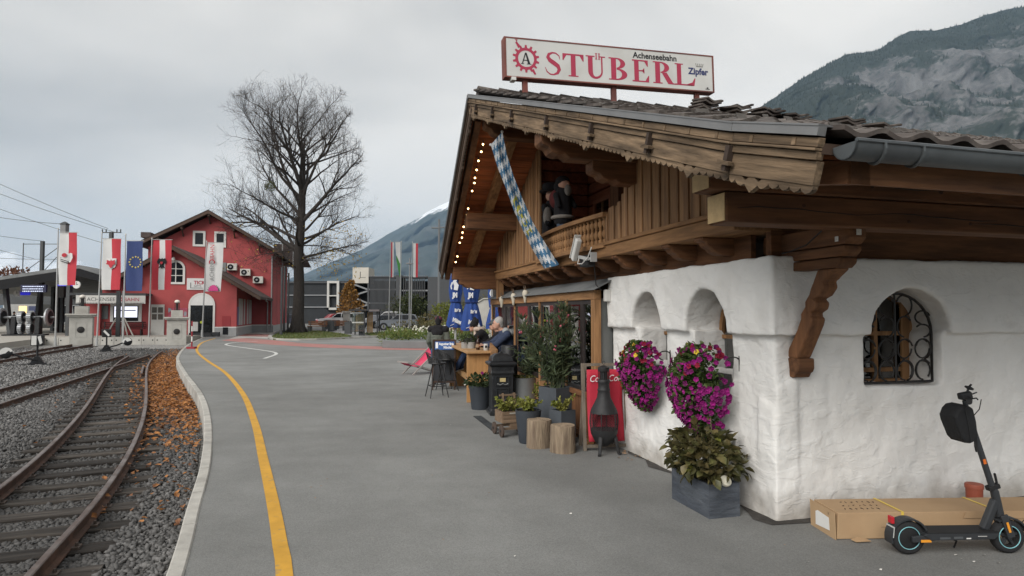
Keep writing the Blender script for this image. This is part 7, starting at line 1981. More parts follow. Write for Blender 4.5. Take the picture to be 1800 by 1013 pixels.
def flower(mb, p, d, r_):
 p, d = Vector(p), Vector(d).normalized(); x = d.orthogonal().normalized(); y = d.cross(x); k = 10
 vs = [p - d * r_ * .35]
 a0 = random.uniform(0, 6)
 for i in range(k):
  rr = r_ * (1.0 if i % 2 == 0 else .82); a = a0 + 2 * PI * i / k; vs.append(p + x * (rr * math.cos(a)) + y * (rr * math.sin(a)) + d * (r_ * .18 * (1 if i % 2 else -.4)))
 mb.add(vs, [(0, 1 + i, 1 + (i + 1) % k) for i in range(k)])
def basket(uc, width, ztop, zbot, label, nf, seed, dep=.34):
 random.seed(seed); vc = -.20
 t = thing('petunia_basket', label, 'flower basket', FI.w(-.10, uc, ztop - .25), TH, 'petunia baskets under the arched windows')
 H2 = (ztop - zbot)
 fl = MB(); gr_ = MB(); ye = MB(); rd_ = MB()
 def prof(f_):           # f_ 0 top .. 1 bottom, half width
  return width / 2 * float(np.interp(f_, [0, .12, .35, .6, .82, 1], [.42, .80, 1.0, .92, .62, .14]))
 for k in range(nf * 6):
  f_ = random.random() ** .9; z = .25 - f_ * H2; w_ = prof(f_)
  a = random.uniform(-PI / 2 - 1.3, -PI / 2 + 1.3) - PI / 2     # outward hemisphere around -x
  lump = 1 + .18 * mnoise.noise(Vector((a * 2, z * 5, seed)))
  rr = (random.uniform(.3, .9)) * lump
  x, y = math.cos(a) * dep * rr * float(np.interp(f_, [0, .3, .7, 1], [.5, 1, .8, .2])), math.sin(a) * w_ * rr * 1.0
  gr_.leaf((x, y, z), (math.cos(a) + random.uniform(-.7, .7), math.sin(a) + random.uniform(-.7, .7), random.uniform(-.5, .6)), rdir(.6), random.uniform(.045, .075), .036)
 k = 0
 while k < nf:
  f_ = random.random(); z = .25 - f_ * H2; w_ = prof(f_)
  a = random.uniform(-1.45, 1.45) + PI; lump = 1 + .18 * mnoise.noise(Vector((a * 2, z * 5, seed)))
  if f_ < .42 and mnoise.noise(Vector((a * 1.6, z * 4 + 3, seed * 2.0))) > -.05:
   if random.random() < .55: k += .25; continue
  x, y = math.cos(a) * dep * lump * float(np.interp(f_, [0, .3, .7, 1], [.55, 1, .8, .2])), math.sin(a) * w_ * lump
  d = Vector((math.cos(a), math.sin(a) * .8, random.uniform(-.35, .35))) + rdir() * .35
  tgt = ye if (f_ < .24 and random.random() < .12) else (rd_ if (f_ < .3 and random.random() < .3) else fl)
  flower(tgt, (x, y, z), d, random.uniform(.023, .033)); k += 1
 for b_, n_, m_ in ((gr_, 'foliage', f_pet), (fl, 'magenta_flowers', m_pet), (ye, 'yellow_flowers', m_pety), (rd_, 'red_flowers', m_petr)): b_.build(n_, m_, t)['kind'] = 'stuff'
 mb = MB(); mb.box2((-.06, -width * .3, -.12), (.08, width * .3, -.02)); mb.build('box', m_darkiron, t)
 for s_ in (-1, 1):
  mb = MB(); yy = s_ * width * .40; mb.tube([(.06 + .08 * math.cos(a) - .03, yy, .10 + .05 * math.sin(a)) for a in np.linspace(0, 4.5, 10)], .007, 5); mb.tube([(.10, yy, -.12), (.10, yy, .16)], .009, 5); mb.build('scroll_bracket', m_darkiron, t)
basket(2.10, .86, 1.42, .62, 'magenta petunia basket under the farther arched window', 330, 3)
basket(.86, .92, 1.44, .53, 'larger magenta petunia basket under the arch nearest the corner', 380, 9, .40)
random.seed(12)
a_, b_, c_ = G(1247, 913), G(1303, 909), G(1193, 881)
ang = math.atan2((b_ - a_).y, (b_ - a_).x); wX = (b_ - a_).length; wY = (c_ - a_).length
spl = thing('slate_planter', 'dark slate trough with yellowing broad-leaved shrub by the white corner', 'planter', a_, TH)
m_slate = M('slate', (.058, .066, .080), .6, .25, 3, .7, 9, stretch=(1, 1, 3.0), second=(.085, .095, .11), sscale=2.2, bdist=.02)
wX, wY, hZ = .30, .62, .285
mb = MB(); t_ = .022
mb.prism([(0, 0), (wX, 0), (wX, wY), (0, wY)], 'z', .0, .02); mb.box2((0, 0, .02), (wX, t_, hZ)); mb.box2((0, wY - t_, .02), (wX, wY, hZ)); mb.box2((0, t_, .02), (t_, wY - t_, hZ)); mb.box2((wX - t_, t_, .02), (wX, wY - t_, hZ)); mb.build('trough', m_slate, spl)
mb = MB(); mb.box2((t_, t_, .05), (wX - t_, wY - t_, hZ - .03)); mb.build('soil', M('soil', (.03, .024, .018), .95, .3, 20, .8, 40), spl)
mb = MB(); mb.lathe([(.045, 0), (.05, .01), (.05, .03), (.045, .035)], 16, (wX * .55, .02, hZ + .008), (0, -.7, .7)); mb.build('plant_tag', M('cream', (.60, .57, .46), .6), spl)
f_sh = foliage('shrub_leaf', (.070, .070, .026), .55, (.125, .100, .042), rnd=.6, rough=.4)
leafs = []
for L_, W_ in ((.085, .058), (.07, .045), (.10, .07)):
 q = MB(); q.leaf((0, 0, 0), (1, 0, 0), (0, 0, 1), L_, W_, .3, .45); leafs.append(q.mesh('leaf', f_sh, 60))
ql = MB(); ql.leaf((0, 0, 0), (1, 0, 0), (0, 0, 1), .11, .075, .25, .4); big = ql.mesh('leaf', foliage('yellow_green_leaf', (.20, .21, .04), .3), 60)
cx, cy, cz = wX / 2, wY / 2, hZ + .16
stems = MB(); nL = 0
while nL < 280:
 d = rdir(.25); d.z = max(d.z, -.35)
 r_ = random.uniform(.55, 1.0) ** .5; lum = 1 + .3 * mnoise.noise(d * 2 + Vector((4, 0, 0)))
 p = Vector((cx + d.x * .30 * r_ * lum, cy + d.y * .40 * r_ * lum, cz + d.z * .26 * r_ * lum))
 if p.z < hZ + .0 and 0 < p.x < wX and 0 < p.y < wY: continue
 dd = (d + rdir() * .7 + Vector((0, 0, -.1))).normalized()
 o_ = inst(random.choice(leafs), 'leaf', spl, p); o_.rotation_euler = dd.to_track_quat('X', 'Z').to_euler(); o_.rotation_euler.rotate_axis('X', random.uniform(-.9, .9)); s_ = random.uniform(.7, 1.25); o_.scale = (s_, s_, s_)
 if random.random() < .12: stems.tube([(cx + d.x * .05, cy + d.y * .1, hZ - .03), Vector((cx, cy, hZ)).lerp(p, .5) + Vector((0, 0, .05)), p], [.006, .005, .003], 4)
 nL += 1
for (dx, dy, dz) in ((-.02, -.16, .20), (.05, -.17, .13), (-.22, -.05, -.08), (-.19, .0, -.05)):
 o_ = inst(big, 'leaf', spl, (cx + dx, cy + dy, cz + dz)); o_.rotation_euler = Vector((random.uniform(-.3, .3), -1, random.uniform(-.2, .5))).to_track_quat('X', 'Z').to_euler()
stems.tube([(cx, cy - .1, hZ), (cx + .02, cy - .1, cz + .2), (cx + .04, cy - .05, cz + .37)], [.006, .004, .003], 4)
stems.tube([(cx + .1, cy - .1, hZ), (cx + .2, cy - .1, cz + .1), (cx + .33, cy - .15, cz + .02)], [.005, .004, .003], 4)
for q, nn in ((Vector((cx + .04, cy - .05, cz + .36)), 5), (Vector((cx + .33, cy - .15, cz + .02)), 7)):
 for k in range(nn): o_ = inst(leafs[1], 'leaf', spl, q + rdir() * .02); o_.rotation_euler = rdir().to_track_quat('X', 'Z').to_euler(); o_.scale = (.6, .6, .6)
inner = MB(); leafcloud(inner, (cx, cy, cz - .02), (.27, .37, .22), 520, .08, .055, .5, .1, .25, shell=.1, low=-.5); inner.build('inner_foliage', f_sh, spl)
stems.build('stems', M('stem', (.12, .11, .05), .8, .2, 9), spl)
ca = G(1471.4, 949); bxr = thing('cardboard_box', 'long flat cardboard carton strapped with yellow tape along the wall', 'box', ca, .035)
m_card = M('cardboard', (.43, .29, .165), .85, .08, 3, .15, 30, second=(.38, .25, .14), sscale=1.2)
BL, BD_, BH = 2.6, .36, .205
mb = MB(); mb.prism([(0, 0.004), (BL, .004), (BL, BH), (.012, BH - .002)], 'y', 0, BD_); mb.build('carton', m_card, bxr, None, .004)
mb = MB(); mb.slab([(-.01, 0), (BD_ - .01, -.02), (BD_ + .0, BH + .0), (.0, BH - .005)], (-.012, 0, .002), (-.02, 1, 0), (0, 0, 1), (-.004, 0, 0)); fl_ = mb.build('end_flap', m_card, bxr)
mb = MB(); mb.slab([(.07, .045), (.27, .03), (.27, .135), (.24, .15), (.08, .14)], (-.017, 0, .002), (-.02, 1, 0), (0, 0, 1), (-.002, 0, 0)); mb.build('label', M('label_white', (.72, .71, .68), .6, .04), bxr)
mb = MB(); mb.text('PERGOLUX', .034, (-.018, .245, .162), (0, -1, 0), (0, 0, 1), (0, 0, 0), 1.0); mb.build('printing', M('print_black', (.03, .025, .02), .8), bxr)
mb = MB(); mb.text('PERGOLUX', .10, (1.30, -.0012, .07), (1, 0, 0), (0, 0, 1), (0, 0, 0), 1.0); mb.build('printing', M('print_black', (.03, .025, .02)), bxr)
mb = MB()
for r_ in range(3):          # pen scribbles on the lid
 for k in range(7):
  x = .12 + k * .045 + r_ * .03; y = .09 + r_ * .085; strk_pts = [(x + random.uniform(-.01, .01), y + random.uniform(-.02, .02), BH + .0015) for _ in range(4)]
  mb.tube(strk_pts, .0018, 3)
mb.build('handwriting', M('print_black', (.03, .025, .02)), bxr)['kind'] = 'stuff'
for x in (.52, 1.28):
 mb = MB(); mb.box2((x - .010, -.004, .0), (x + .010, -.001, BH + .002)); mb.box2((x - .010, -.004, BH + .0021), (x + .010, BD_, BH + .004)); mb.build('strap', M('strap_yellow', (.72, .52, .09), .5, .1), bxr)
mb = MB(); mb.box2((.35, -.0015, .09), (2.5, -.0008, .094)); mb.build('crease', M('crease', (.25, .16, .09), .9), bxr)
mb = MB(); mb.slab([(.10, .0), (.22, .01), (.2, .05), (.15, .07), (.08, .04)], (.0, -.09, .012), (1, 0, 0), (0, 1, .15), (0, 0, .003)); mb.build('torn_flap', m_card, bxr)
mb = MB(); mb.slab([(1.0, 0), (1.75, -.01), (1.75, .05), (1.02, .055)], (0, -.006, BH - .05), (1, 0, 0), (0, -.1, 1), (0, -.003, 0)); mb.build('torn_strip', m_card, bxr)
pt = D(1713, 880, 5.62); tp = thing('terracotta_jar', 'small lidded terracotta-coloured jar behind the cardboard carton', 'jar', (pt.x, 5.62, 0))
m_ter = M('terracotta', (.30, .075, .042), .6, .08, 6); mb = MB(); mb.lathe([(.058, 0), (.063, .02), (.066, .195)], 20); mb.build('body', m_ter, tp, 50)
mb = MB(); mb.lathe([(.072, .195), (.073, .225), (.068, .235), (.01, .24)], 20); mb.build('lid', m_ter, tp, 50)
sx0 = D(1594, 946, 4.62); s_ = 4.62 / FPX
esc = thing('electric_scooter', 'dark grey electric scooter with handlebar bag beside the cardboard carton', 'scooter', (sx0.x, 4.62, 0), .03)
def sp(px, py, y=0.0): return Vector(((px - 1594) * s_, y, (975 - py) * s_))
m_scg = M('scooter_grey', (.030, .032, .035), .45, .12, 9); m_scb = M('scooter_black', (.012, .012, .013), .7, .2, 12); m_cy = M('cyan_ring', (.22, .48, .52), .5); m_or = M('amber', (.75, .30, .03), .35, .05)
m_nm = M('tyre_rubber', (.017, .017, .018), .85, .2, 30, .4, 60)
for px, nm, hub in ((1594, 'wheel', True), (1771, 'wheel', False)):
 c = sp(px, 946); R = .121
 mb = MB(); mb.lathe([(.074, -.028), (.100, -.034), (.116, -.024), (R, 0), (.116, .024), (.100, .034), (.074, .028), (.074, -.028)], 36, c, (0, 1, 0), cap=False); w_ = mb.build(nm, m_nm, esc, 60)
 if hub:
  mb = MB(); mb.lathe([(.001, -.026), (.06, -.026), (.074, -.022), (.074, .022), (.06, .026), (.001, .026)], 28, c, (0, 1, 0)); mb.build('motor_hub', m_scb, w_, 40)
 else:
  for k in range(5):
   a = k * 2 * PI / 5 + .3; d = Vector((math.cos(a), 0, math.sin(a))); mb = MB(); mb.bar(c + d * .018, c + d * .073, .018, .026, (0, 1, 0)); mb.build('spoke', m_scg, w_)
  mb = MB(); mb.cyl(c + Vector((0, -.03, 0)), c + Vector((0, .03, 0)), .022, .022, 12); mb.build('hub', m_scg, w_)
 mb = MB(); mb.tube([c + Vector((.079 * math.cos(a), -.030, .079 * math.sin(a))) for a in np.linspace(0, 2 * PI, 32, False)], .0032, 5, False, 0, True); mb.build('reflective_ring', m_cy, w_)
mb = MB(); mb.prism([(sp(1612, 0).x, .155), (sp(1625, 0).x, .118), (sp(1735, 0).x, .122), (sp(1745, 0).x, .158), (sp(1744, 0).x, .166), (sp(1618, 0).x, .168)], 'y', -.075, .075); mb.build('deck', m_scg, esc, None, .006)
mb = MB(); mb.box2((sp(1618, 0).x, -.078, .1685), (sp(1742, 0).x, .078, .175)); mb.build('deck_mat', m_scb, esc)
mb = MB(); mb.box2((sp(1640, 0).x, -.0765, .127), (sp(1658, 0).x, -.0755, .142)); mb.box2((sp(1664, 0).x, -.0765, .13), (sp(1680, 0).x, -.0755, .145)); mb.build('deck_socket', M('socket_grey', (.08, .085, .09), .4), esc)
mb = MB(); mb.box2((sp(1686, 0).x, -.0768, .128), (sp(1694, 0).x, -.0756, .136)); mb.box2((sp(1706, 0).x, -.0768, .145), (sp(1722, 0).x, -.0756, .148)); mb.build('deck_label', m_wht, esc)
for y in (-.055, .055): mb = MB(); mb.bar(sp(1594, 946, y), sp(1640, 942, y), .022, .045); mb.build('swing_arm', m_scg, esc, None, .006)
mb = MB(); mb.box((sp(1617, 948).x, -.067, sp(1617, 948).z), (.075, .004, .018)); mb.build('reflector', m_or, esc)
pts = [(math.cos(a), math.sin(a)) for a in np.linspace(.35, 3.4, 16)]
c = sp(1594, 946); mb = MB(); mb.slab([(p[0] * .142, p[1] * .142) for p in pts] + [(p[0] * .129, p[1] * .129) for p in reversed(pts)], c + Vector((0, -.040, 0)), (1, 0, 0), (0, 0, 1), (0, .080, 0)); mb.build('rear_mudguard', m_scg, esc)
mb = MB(); mb.box(sp(1567, 916), (.022, .05, .05)); mb.build('tail_light', M('taillight_red', (.45, .02, .03), .25), esc, None, .004)
mb = MB(); mb.bar(sp(1566, 926), sp(1564, 944), .09, .004, (1, 0, 0)); mb.build('licence_sticker', M('plate_silver', (.5, .5, .48), .4, .3, 30), esc)
mb = MB(); mb.tube([sp(1640, 938, .0), sp(1690, 958, .05)], .006, 5); mb.tube([sp(1691, 958, .05), sp(1693, 973, .09)], .006, 5); mb.build('kickstand', m_scb, esc)
mb = MB(); mb.bar(sp(1730, 935), sp(1753, 884), .05, .055, (1, 0, .4)); mb.build('neck', m_scg, esc, None, .012)
mb = MB(); mb.tube([sp(1760, 912), sp(1752, 870), sp(1748, 862)], [.030, .028, .024], 12); mb.build('head_tube', m_scg, esc, 50)
for y in (-.045, .045): mb = MB(); mb.bar(sp(1771, 946, y), sp(1760, 908, y * .8), .018, .055, (1, 0, .3)); fk = mb.build('fork', m_scg, esc, None, .006)
mb = MB(); mb.bar(sp(1767, 936, -.056), sp(1762, 919, -.056), .004, .016, (1, 0, .3)); mb.build('reflector', m_or, esc)
pts = [(math.cos(a), math.sin(a)) for a in np.linspace(.25, 2.2, 12)]
c = sp(1771, 946); mb = MB(); mb.slab([(p[0] * .142, p[1] * .142) for p in pts] + [(p[0] * .130, p[1] * .130) for p in reversed(pts)], c + Vector((0, -.036, 0)), (1, 0, 0), (0, 0, 1), (0, .072, 0)); mb.build('front_mudguard', m_scg, esc)
mb = MB(); mb.cyl(sp(1751, 872), sp(1709, 735), .0215, .0195, 14); mb.cyl(sp(1709, 735), sp(1703, 712), .017, .016, 12); mb.build('stem', m_scg, esc, 50)
mb = MB(); mb.box((sp(1749, 862).x, 0, sp(1749, 862).z), (.085, .05, .035), Matrix.Rotation(-.3, 3, 'Y')); mb.bar(sp(1757, 858, 0), sp(1753, 838, 0), .02, .012); mb.build('folding_latch', m_scb, esc, None, .006)
mb = MB(); mb.bar(sp(1733, 821, -.022), sp(1731, 813, -.022), .004, .020, (1, 0, .3)); mb.build('reflector', M('reflector_orange', (.62, .14, .02), .4), esc)
def hb(px, py, y): return sp(px, py) + Vector((y * .60, y * .78, 0))
mb = MB(); mb.cyl(hb(1712, 708, -.24), hb(1712, 704, .24), .013, .013, 10); mb.build('handlebar', m_scb, esc, 50)
for a, b in ((-.25, -.13), (.13, .25)):
 mb = MB(); mb.cyl(hb(1711, 708, a), hb(1712, 706, b), .019, .018, 12); mb.build('grip', m_scb, esc, 50)
 mb = MB(); mb.tube([hb(1712, 706, b if a < 0 else a), hb(1724, 703, (a + b) / 2), hb(1726, 704, a if a < 0 else b)], .005, 5); mb.build('brake_lever', m_scb, esc)
mb = MB(); mb.box((sp(1704, 706).x, 0, sp(1704, 706).z + .01), (.08, .06, .05), Matrix.Rotation(-.2, 3, 'Y')); mb.build('display', m_scb, esc, None, .01)
mb = MB(); mb.tube([sp(1708, 698), sp(1712, 688), sp(1716, 684)], .008, 6); mb.box(sp(1712, 690), (.035, .05, .014), Matrix.Rotation(.6, 3, 'Y')); mb.build('phone_holder', m_scb, esc)
mb = MB(); mb.tube([sp(1722, 708, -.06), sp(1718, 725, -.06), sp(1711, 742, -.02), sp(1713, 755, -.02)], .0035, 5); mb.tube([sp(1716, 775, -.02), sp(1714, 790, -.03), sp(1718, 800, -.02)], .006, 5); mb.build('brake_cable', m_scb, esc)
bagp = [(1675, 726), (1682, 719), (1692, 717), (1704, 722), (1709, 745), (1711, 770), (1708, 778), (1698, 783), (1689, 782), (1683, 776), (1672, 748), (1670, 738)]
mb = MB(); mb.slab([((a - 1594) * s_, (975 - b) * s_) for a, b in bagp], (0, -.085, 0), (1, 0, 0), (0, 0, 1), (0, .17, 0)); bg_ = mb.build('handlebar_bag', M('bag_black', (.009, .009, .010), .8, .3, 15, .4, 40), esc, None, .018)
mb = MB(); mb.tube([((a - 1594) * s_ * 1.0, -.088, (975 - b) * s_) for a, b in ((1688, 722), (1692, 745), (1697, 779))], .004, 5); mb.build('zip', m_scb, bg_)
mb = MB(); random.seed(61)
for px, py in [(1500, 952), (1548, 1004), (1420, 990), (447, 818), (436, 961), (792, 748), (1003, 905), (700, 860), (1690, 985), (1712, 990), (1730, 978), (1755, 992), (1680, 978), (620, 760), (905, 980), (1300, 965)]:
 p = G(px, py); a = random.uniform(0, 6); r_ = random.uniform(.008, .016); mb.add([(p.x + r_ * math.cos(a + k), p.y + r_ * math.sin(a + k) * .8, .008 + .006 * (k % 2)) for k in (0, 1.3, 2.9, 4.4)], [(0, 1, 2, 3)])
mb.build('paper_scraps', M('paper_scrap', (.62, .60, .56), .8, .1))['kind'] = 'stuff'
# ================================================================ terrace
def base(px, py): return G(px, py)
p = G(1062, 797); s_ = p.y / FPX
chm = thing('chiminea', 'black iron garden stove with tall chimney on three legs', 'stove', p, .2)
m_ci = M('cast_iron', (.020, .020, .021), .6, .3, 14, .4, 30)
def zc(py): return (797 - py) * s_
mb = MB(); mb.lathe([(.045, zc(784)), (.12, zc(776)), (.165, zc(762)), (.172, zc(755))], 24); mb.build('lower_bowl', m_ci, chm, 50)
mb = MB(); mb.lathe([(.172, zc(727)), (.160, zc(721)), (.12, zc(710)), (.085, zc(700)), (.080, zc(694)), (.075, zc(690)), (.082, zc(687)), (.072, zc(684)), (.070, zc(676)), (.078, zc(674)), (.078, zc(671)), (.070, zc(669))], 24); mb.build('chimney', m_ci, chm, 40)
mb = MB(); nm_ = 30
for k in range(nm_):
 for d_ in (-1, 1):
  pts = []
  for q in range(7):
   f_ = q / 6; a = 2 * PI * k / nm_ + d_ * f_ * 1.3; rr = .168 + .012 * math.sin(PI * f_); pts.append((rr * math.cos(a), rr * math.sin(a), zc(755) + (zc(727) - zc(755)) * f_))
  mb.tube(pts, .0022, 3, False)
mb.build('mesh_screen', m_ci, chm)
for k in range(6): a = k * PI / 3; mb = MB(); mb.tube([(.172 * math.cos(a), .172 * math.sin(a), zc(757)), (.182 * math.cos(a), .182 * math.sin(a), zc(741)), (.172 * math.cos(a), .172 * math.sin(a), zc(725))], .006, 4); mb.build('screen_bar', m_ci, chm)
mb = MB(); mb.lathe([(.070, zc(655)), (.074, zc(654)), (.072, zc(648)), (.03, zc(645)), (.003, zc(644))], 18); mb.tube([(.02 * math.cos(a), 0, zc(640) + .02 * math.sin(a)) for a in np.linspace(0, 6.28, 10)], .003, 4); mb.build('cap', m_ci, chm, 40)
mb = MB()
mb.lathe([(.05, zc(669)), (.05, zc(655))], 12)
for k in range(20): a = k * PI / 10; mb.tube([(.070 * math.cos(a), .070 * math.sin(a), zc(669)), (.070 * math.cos(a), .070 * math.sin(a), zc(654))], .003, 3, False)
mb.build('spark_guard', m_ci, chm)
for a in (-2.2, -.7, 1.5): mb = MB(); c, q = math.cos(a), math.sin(a); mb.tube([(.10 * c, .10 * q, zc(776)), (.15 * c, .15 * q, zc(768)), (.175 * c, .175 * q, zc(785)), (.19 * c, .19 * q, .02), (.22 * c, .22 * q, .012)], [.03, .03, .022, .02, .018], 6); mb.build('leg', m_ci, chm, 60)
p = G(1066, 792); dk_ = thing('deck_chair', 'upright folding chair with red cola fabric behind the iron stove', 'deck chair', (p.x, p.y, 0), TH * .55)
m_dkw = wood('chair_wood_', (.17, .14, .11), 'z', .1); m_redc = M('red_canvas', (.44, .022, .045), .75, .1, 3, .15, 60); s_ = p.y / FPX
W_, H_ = .56, 1.10
for x in (-W_ / 2, W_ / 2): mb = MB(); mb.bar((x, .0, 0), (x, .10, H_), .045, .032, (0, 1, 0)); mb.build('side_rail', m_dkw, dk_, None, .005); mb = MB(); mb.bar((x * .90, .34, 0), (x * .90, .09, H_ * .98), .04, .03, (0, 1, 0)); mb.build('rear_leg', m_dkw, dk_)
for z, y in ((.06, .005), (H_ - .02, .098)): mb = MB(); mb.bar((-W_ / 2, y, z), (W_ / 2, y, z), .035, .035); mb.build('cross_bar', m_dkw, dk_)
mb = MB(); vs = []
for j in range(13):
 for i in range(9):
  f_ = j / 12; x = -.235 + .47 * i / 8; vs.append((x, -.03 + .10 * f_ + .035 * math.sin(PI * f_) + .006 * math.sin(i * 1.7 + j), .12 + f_ * .90))
mb.add(vs, [(j * 9 + i, j * 9 + i + 1, j * 9 + i + 10, j * 9 + i + 9) for j in range(12) for i in range(8)]); o_ = mb.build('canvas', m_redc, dk_, 80); q = o_.modifiers.new('t', 'SOLIDIFY'); q.thickness = .004
mb = MB(); mb.text('Coca-Cola', .118, (-.21, .052, .865), (1, 0, .02), (.25, .1, 1), (0, -.012, 0), .86); mb.build('lettering', M('white_print', (.72, .72, .72), .7), dk_)
m_barkl = M('stump_bark', (.25, .19, .13), .9, .35, 4, .9, 9, stretch=(6, 6, .8), second=(.14, .10, .07), sscale=2.5, bdist=.02); m_cut = M('stump_cut', (.30, .23, .16), .9, .2, 14, .3, 30)
def stump(px, py, w_, h_, lab, sd):
 random.seed(sd); p = G(px, py); t = thing('log_stump', lab, 'log', (p.x, p.y + w_ / 2, 0), random.uniform(0, 3), 'sawn log stumps')
 n = 26; vs = []
 rr = [1 + .05 * math.sin(3 * a / n * 2 * PI + sd) + random.uniform(-.018, .018) for a in range(n)]
 for z in (0, h_ * .3, h_ * .7, h_ - .012, h_):
  for k in range(n): r_ = w_ / 2 * rr[k] * (1.03 - .04 * z / h_) * (.975 if z == h_ else 1); vs.append((r_ * math.cos(2 * PI * k / n), r_ * math.sin(2 * PI * k / n), z))
 mb = MB(); mb.add(vs, [(j * n + k, j * n + (k + 1) % n, (j + 1) * n + (k + 1) % n, (j + 1) * n + k) for j in range(4) for k in range(n)] + [tuple(range(n - 1, -1, -1))]); mb.build('bark', m_barkl, t, 50)
 mb = MB(); mb.add([v for v in vs[4 * n:]], [tuple(range(n))]); c_ = mb.build('cut_face', m_cut, t)
 for k in range(5):
  mb = MB(); f_ = .2 + .15 * k; mb.tube([(w_ / 2 * f_ * math.cos(a), w_ / 2 * f_ * math.sin(a), h_ + .0005) for a in np.linspace(0, 6.28, 24, False)], .0022, 3, False, 0, True); mb.build('growth_ring', m_barkl, c_)
stump(947.5, 790, .325, .355, 'sawn log stump beside the round dark pot', 4)
stump(992, 799, .315, .335, 'sawn log stump nearer the red deck chair', 9)
random.seed(3)
m_pot = M('anthracite_pot', (.035, .041, .050), .65, .15, 5, .1, 30); m_potc = M('fibre_pot', (.062, .070, .080), .8, .18, 4, .3, 24)
f_lime = foliage('lime_leaf', (.17, .19, .035), .4, (.24, .23, .06)); f_dark = foliage('dark_green_leaf', (.035, .055, .022), .5, (.06, .08, .03))
def soil(t, r_, z, sq=False):
 mb = MB(); (mb.box2((-r_, -r_, z - .03), (r_, r_, z)) if sq else mb.cyl((0, 0, z - .03), (0, 0, z), r_, r_, 14)); mb.build('soil', M('soil', (.03, .024, .018)), t)
def foliage_part(t, c, rad, n, L, W, mat, name='foliage', **k):
 mb = MB(); leafcloud(mb, c, rad, n, L, W, **k)
 for q in range(max(4, n // 40)):
  d = rdir(.6); mb.tube([(c[0], c[1], c[2] - rad[2]), (c[0] + d.x * rad[0] * .6, c[1] + d.y * rad[1] * .6, c[2] + d.z * rad[2] * .6)], [.005, .003], 3)
 return mb.build(name, mat, t)
def spray(t, c, n, L, mat, lift=.5, spread=.6, leaf=.05):
 """plant of several leafy stems"""
 mb = MB()
 for k in range(n):
  a = random.uniform(0, 2 * PI); d = Vector((math.cos(a) * spread, math.sin(a) * spread, lift)).normalized(); q = Vector(c); l_ = L * random.uniform(.6, 1.1); pts = [q.copy()]
  for i in range(7):
   d = (d + Vector((random.gauss(0, .1), random.gauss(0, .1), -.06))).normalized(); q = q + d * (l_ / 7); pts.append(q.copy())
   for j in range(4): mb.leaf(q, (d + rdir() * 1.1), rdir(.6), leaf * random.uniform(.7, 1.2), leaf * .6)
  mb.tube(pts, [.004] * 7 + [.002], 3)
 return mb.build('foliage', mat, t)
p = G(929, 782); t = thing('flower_pot', 'tall rounded anthracite pot with lime green plant behind the log stumps', 'flower pot', (p.x, p.y + .14, 0))
mb = MB(); mb.lathe([(.115, 0), (.125, .02), (.15, .2), (.172, .38), (.175, .44), (.160, .44), (.155, .40), (.14, .3)], 26, cap=True); mb.build('pot', m_pot, t, 50); soil(t, .155, .42); spray(t, (0, 0, .42), 12, .24, f_lime, .9, .7, .05)
p = G(898, 766); wg = thing('toy_wagon_planter', 'little wooden handcart planter with lime green herbs', 'planter', (p.x, p.y + .05, 0), TH + .12)
m_wgw = wood('cart_wood_', (.19, .13, .085), 'x', .15)
for z in (.19, .245, .30): mb = MB(); mb.box2((-.16, -.10, z), (.16, -.085, z + .05)); mb.box2((-.16, .085 + .12, z), (.16, .22, z + .05)); mb.build('board', m_wgw, wg)
for x in (-.16, .16): mb = MB(); mb.box2((x - .0075, -.0845, .19), (x + .0075, .2045, .35)); mb.build('end_board', m_wgw, wg)
mb = MB(); mb.box2((-.15, -.08, .18), (.15, .2, .2)); mb.build('floor', m_wgw, wg); mb = MB(); mb.box2((-.15, -.08, .2), (.15, .2, .32)); mb.build('soil', M('soil', (.03, .024, .018)), wg)
mb = MB(); mb.box2((-.17, -.13, .10), (.17, -.09, .13)); mb.box2((-.17, .16, .10), (.17, .20, .13)); mb.box2((-.05, -.12, .13), (.05, .19, .18)); mb.build('axle_beam', m_wgw, wg)
for x in (-.185, .185):
 for y in (-.11, .18): mb = MB(); mb.lathe([(.001, -.014), (.075, -.014), (.085, -.01), (.085, .01), (.075, .014), (.001, .014)], 20, (x, y, .086), (1, 0, 0)); w_ = mb.build('wheel', wood('wheel_wood_', (.07, .05, .04), 'z'), wg, 40); mb = MB(); mb.cyl((x - .02, y, .086), (x + .02, y, .086), .02, .02, 8); mb.build('hub', m_darkiron, w_)
for x in (-.02, .16): mb = MB(); mb.bar((x, .22, .25), (x + .01, .30, .56), .03, .03); mb.build('handle_post', m_wgw, wg)
mb = MB(); mb.bar((-.06, .295, .53), (.20, .295, .53), .03, .025); mb.build('handle', m_wgw, wg)
mb = MB(); mb.box2((-.06, -.104, .315), (.04, -.101, .335)); mb.build('badge', M('badge', (.35, .33, .28)), wg)
spray(wg, (-.07, .05, .32), 10, .24, f_lime, 1.0, .6, .05); spray(wg, (.08, .05, .32), 8, .20, f_lime, 1.0, .6, .045)
def boxpot(px, py, w_, h_, lab, mat, rot, nm='flower pot'):
 p = G(px, py); t = thing('flower_pot', lab, nm, (p.x, p.y + w_ / 2, 0), rot); th = .02; a = w_ / 2
 mb = MB(); mb.box2((-a, -a, 0), (a, -a + th, h_)); mb.box2((-a, a - th, 0), (a, a, h_)); mb.box2((-a, -a + th, 0), (-a + th, a - th, h_)); mb.box2((a - th, -a + th, 0), (a, a - th, h_)); mb.box2((-a + th, -a + th, 0), (a - th, a - th, .03)); mb.build('pot', mat, t); soil(t, a - th, h_ - .04, True); return t
t = boxpot(990, 783, .25, .45, 'low square grey pot with pale green plant beside the second stump', m_potc, .62); spray(t, (-.02, -.02, .42), 10, .26, f_lime, 1.0, .6, .05)
ol = boxpot(979, 769, .35, .69, 'tall square anthracite pot with big oleander before the windows', m_potc, .72)
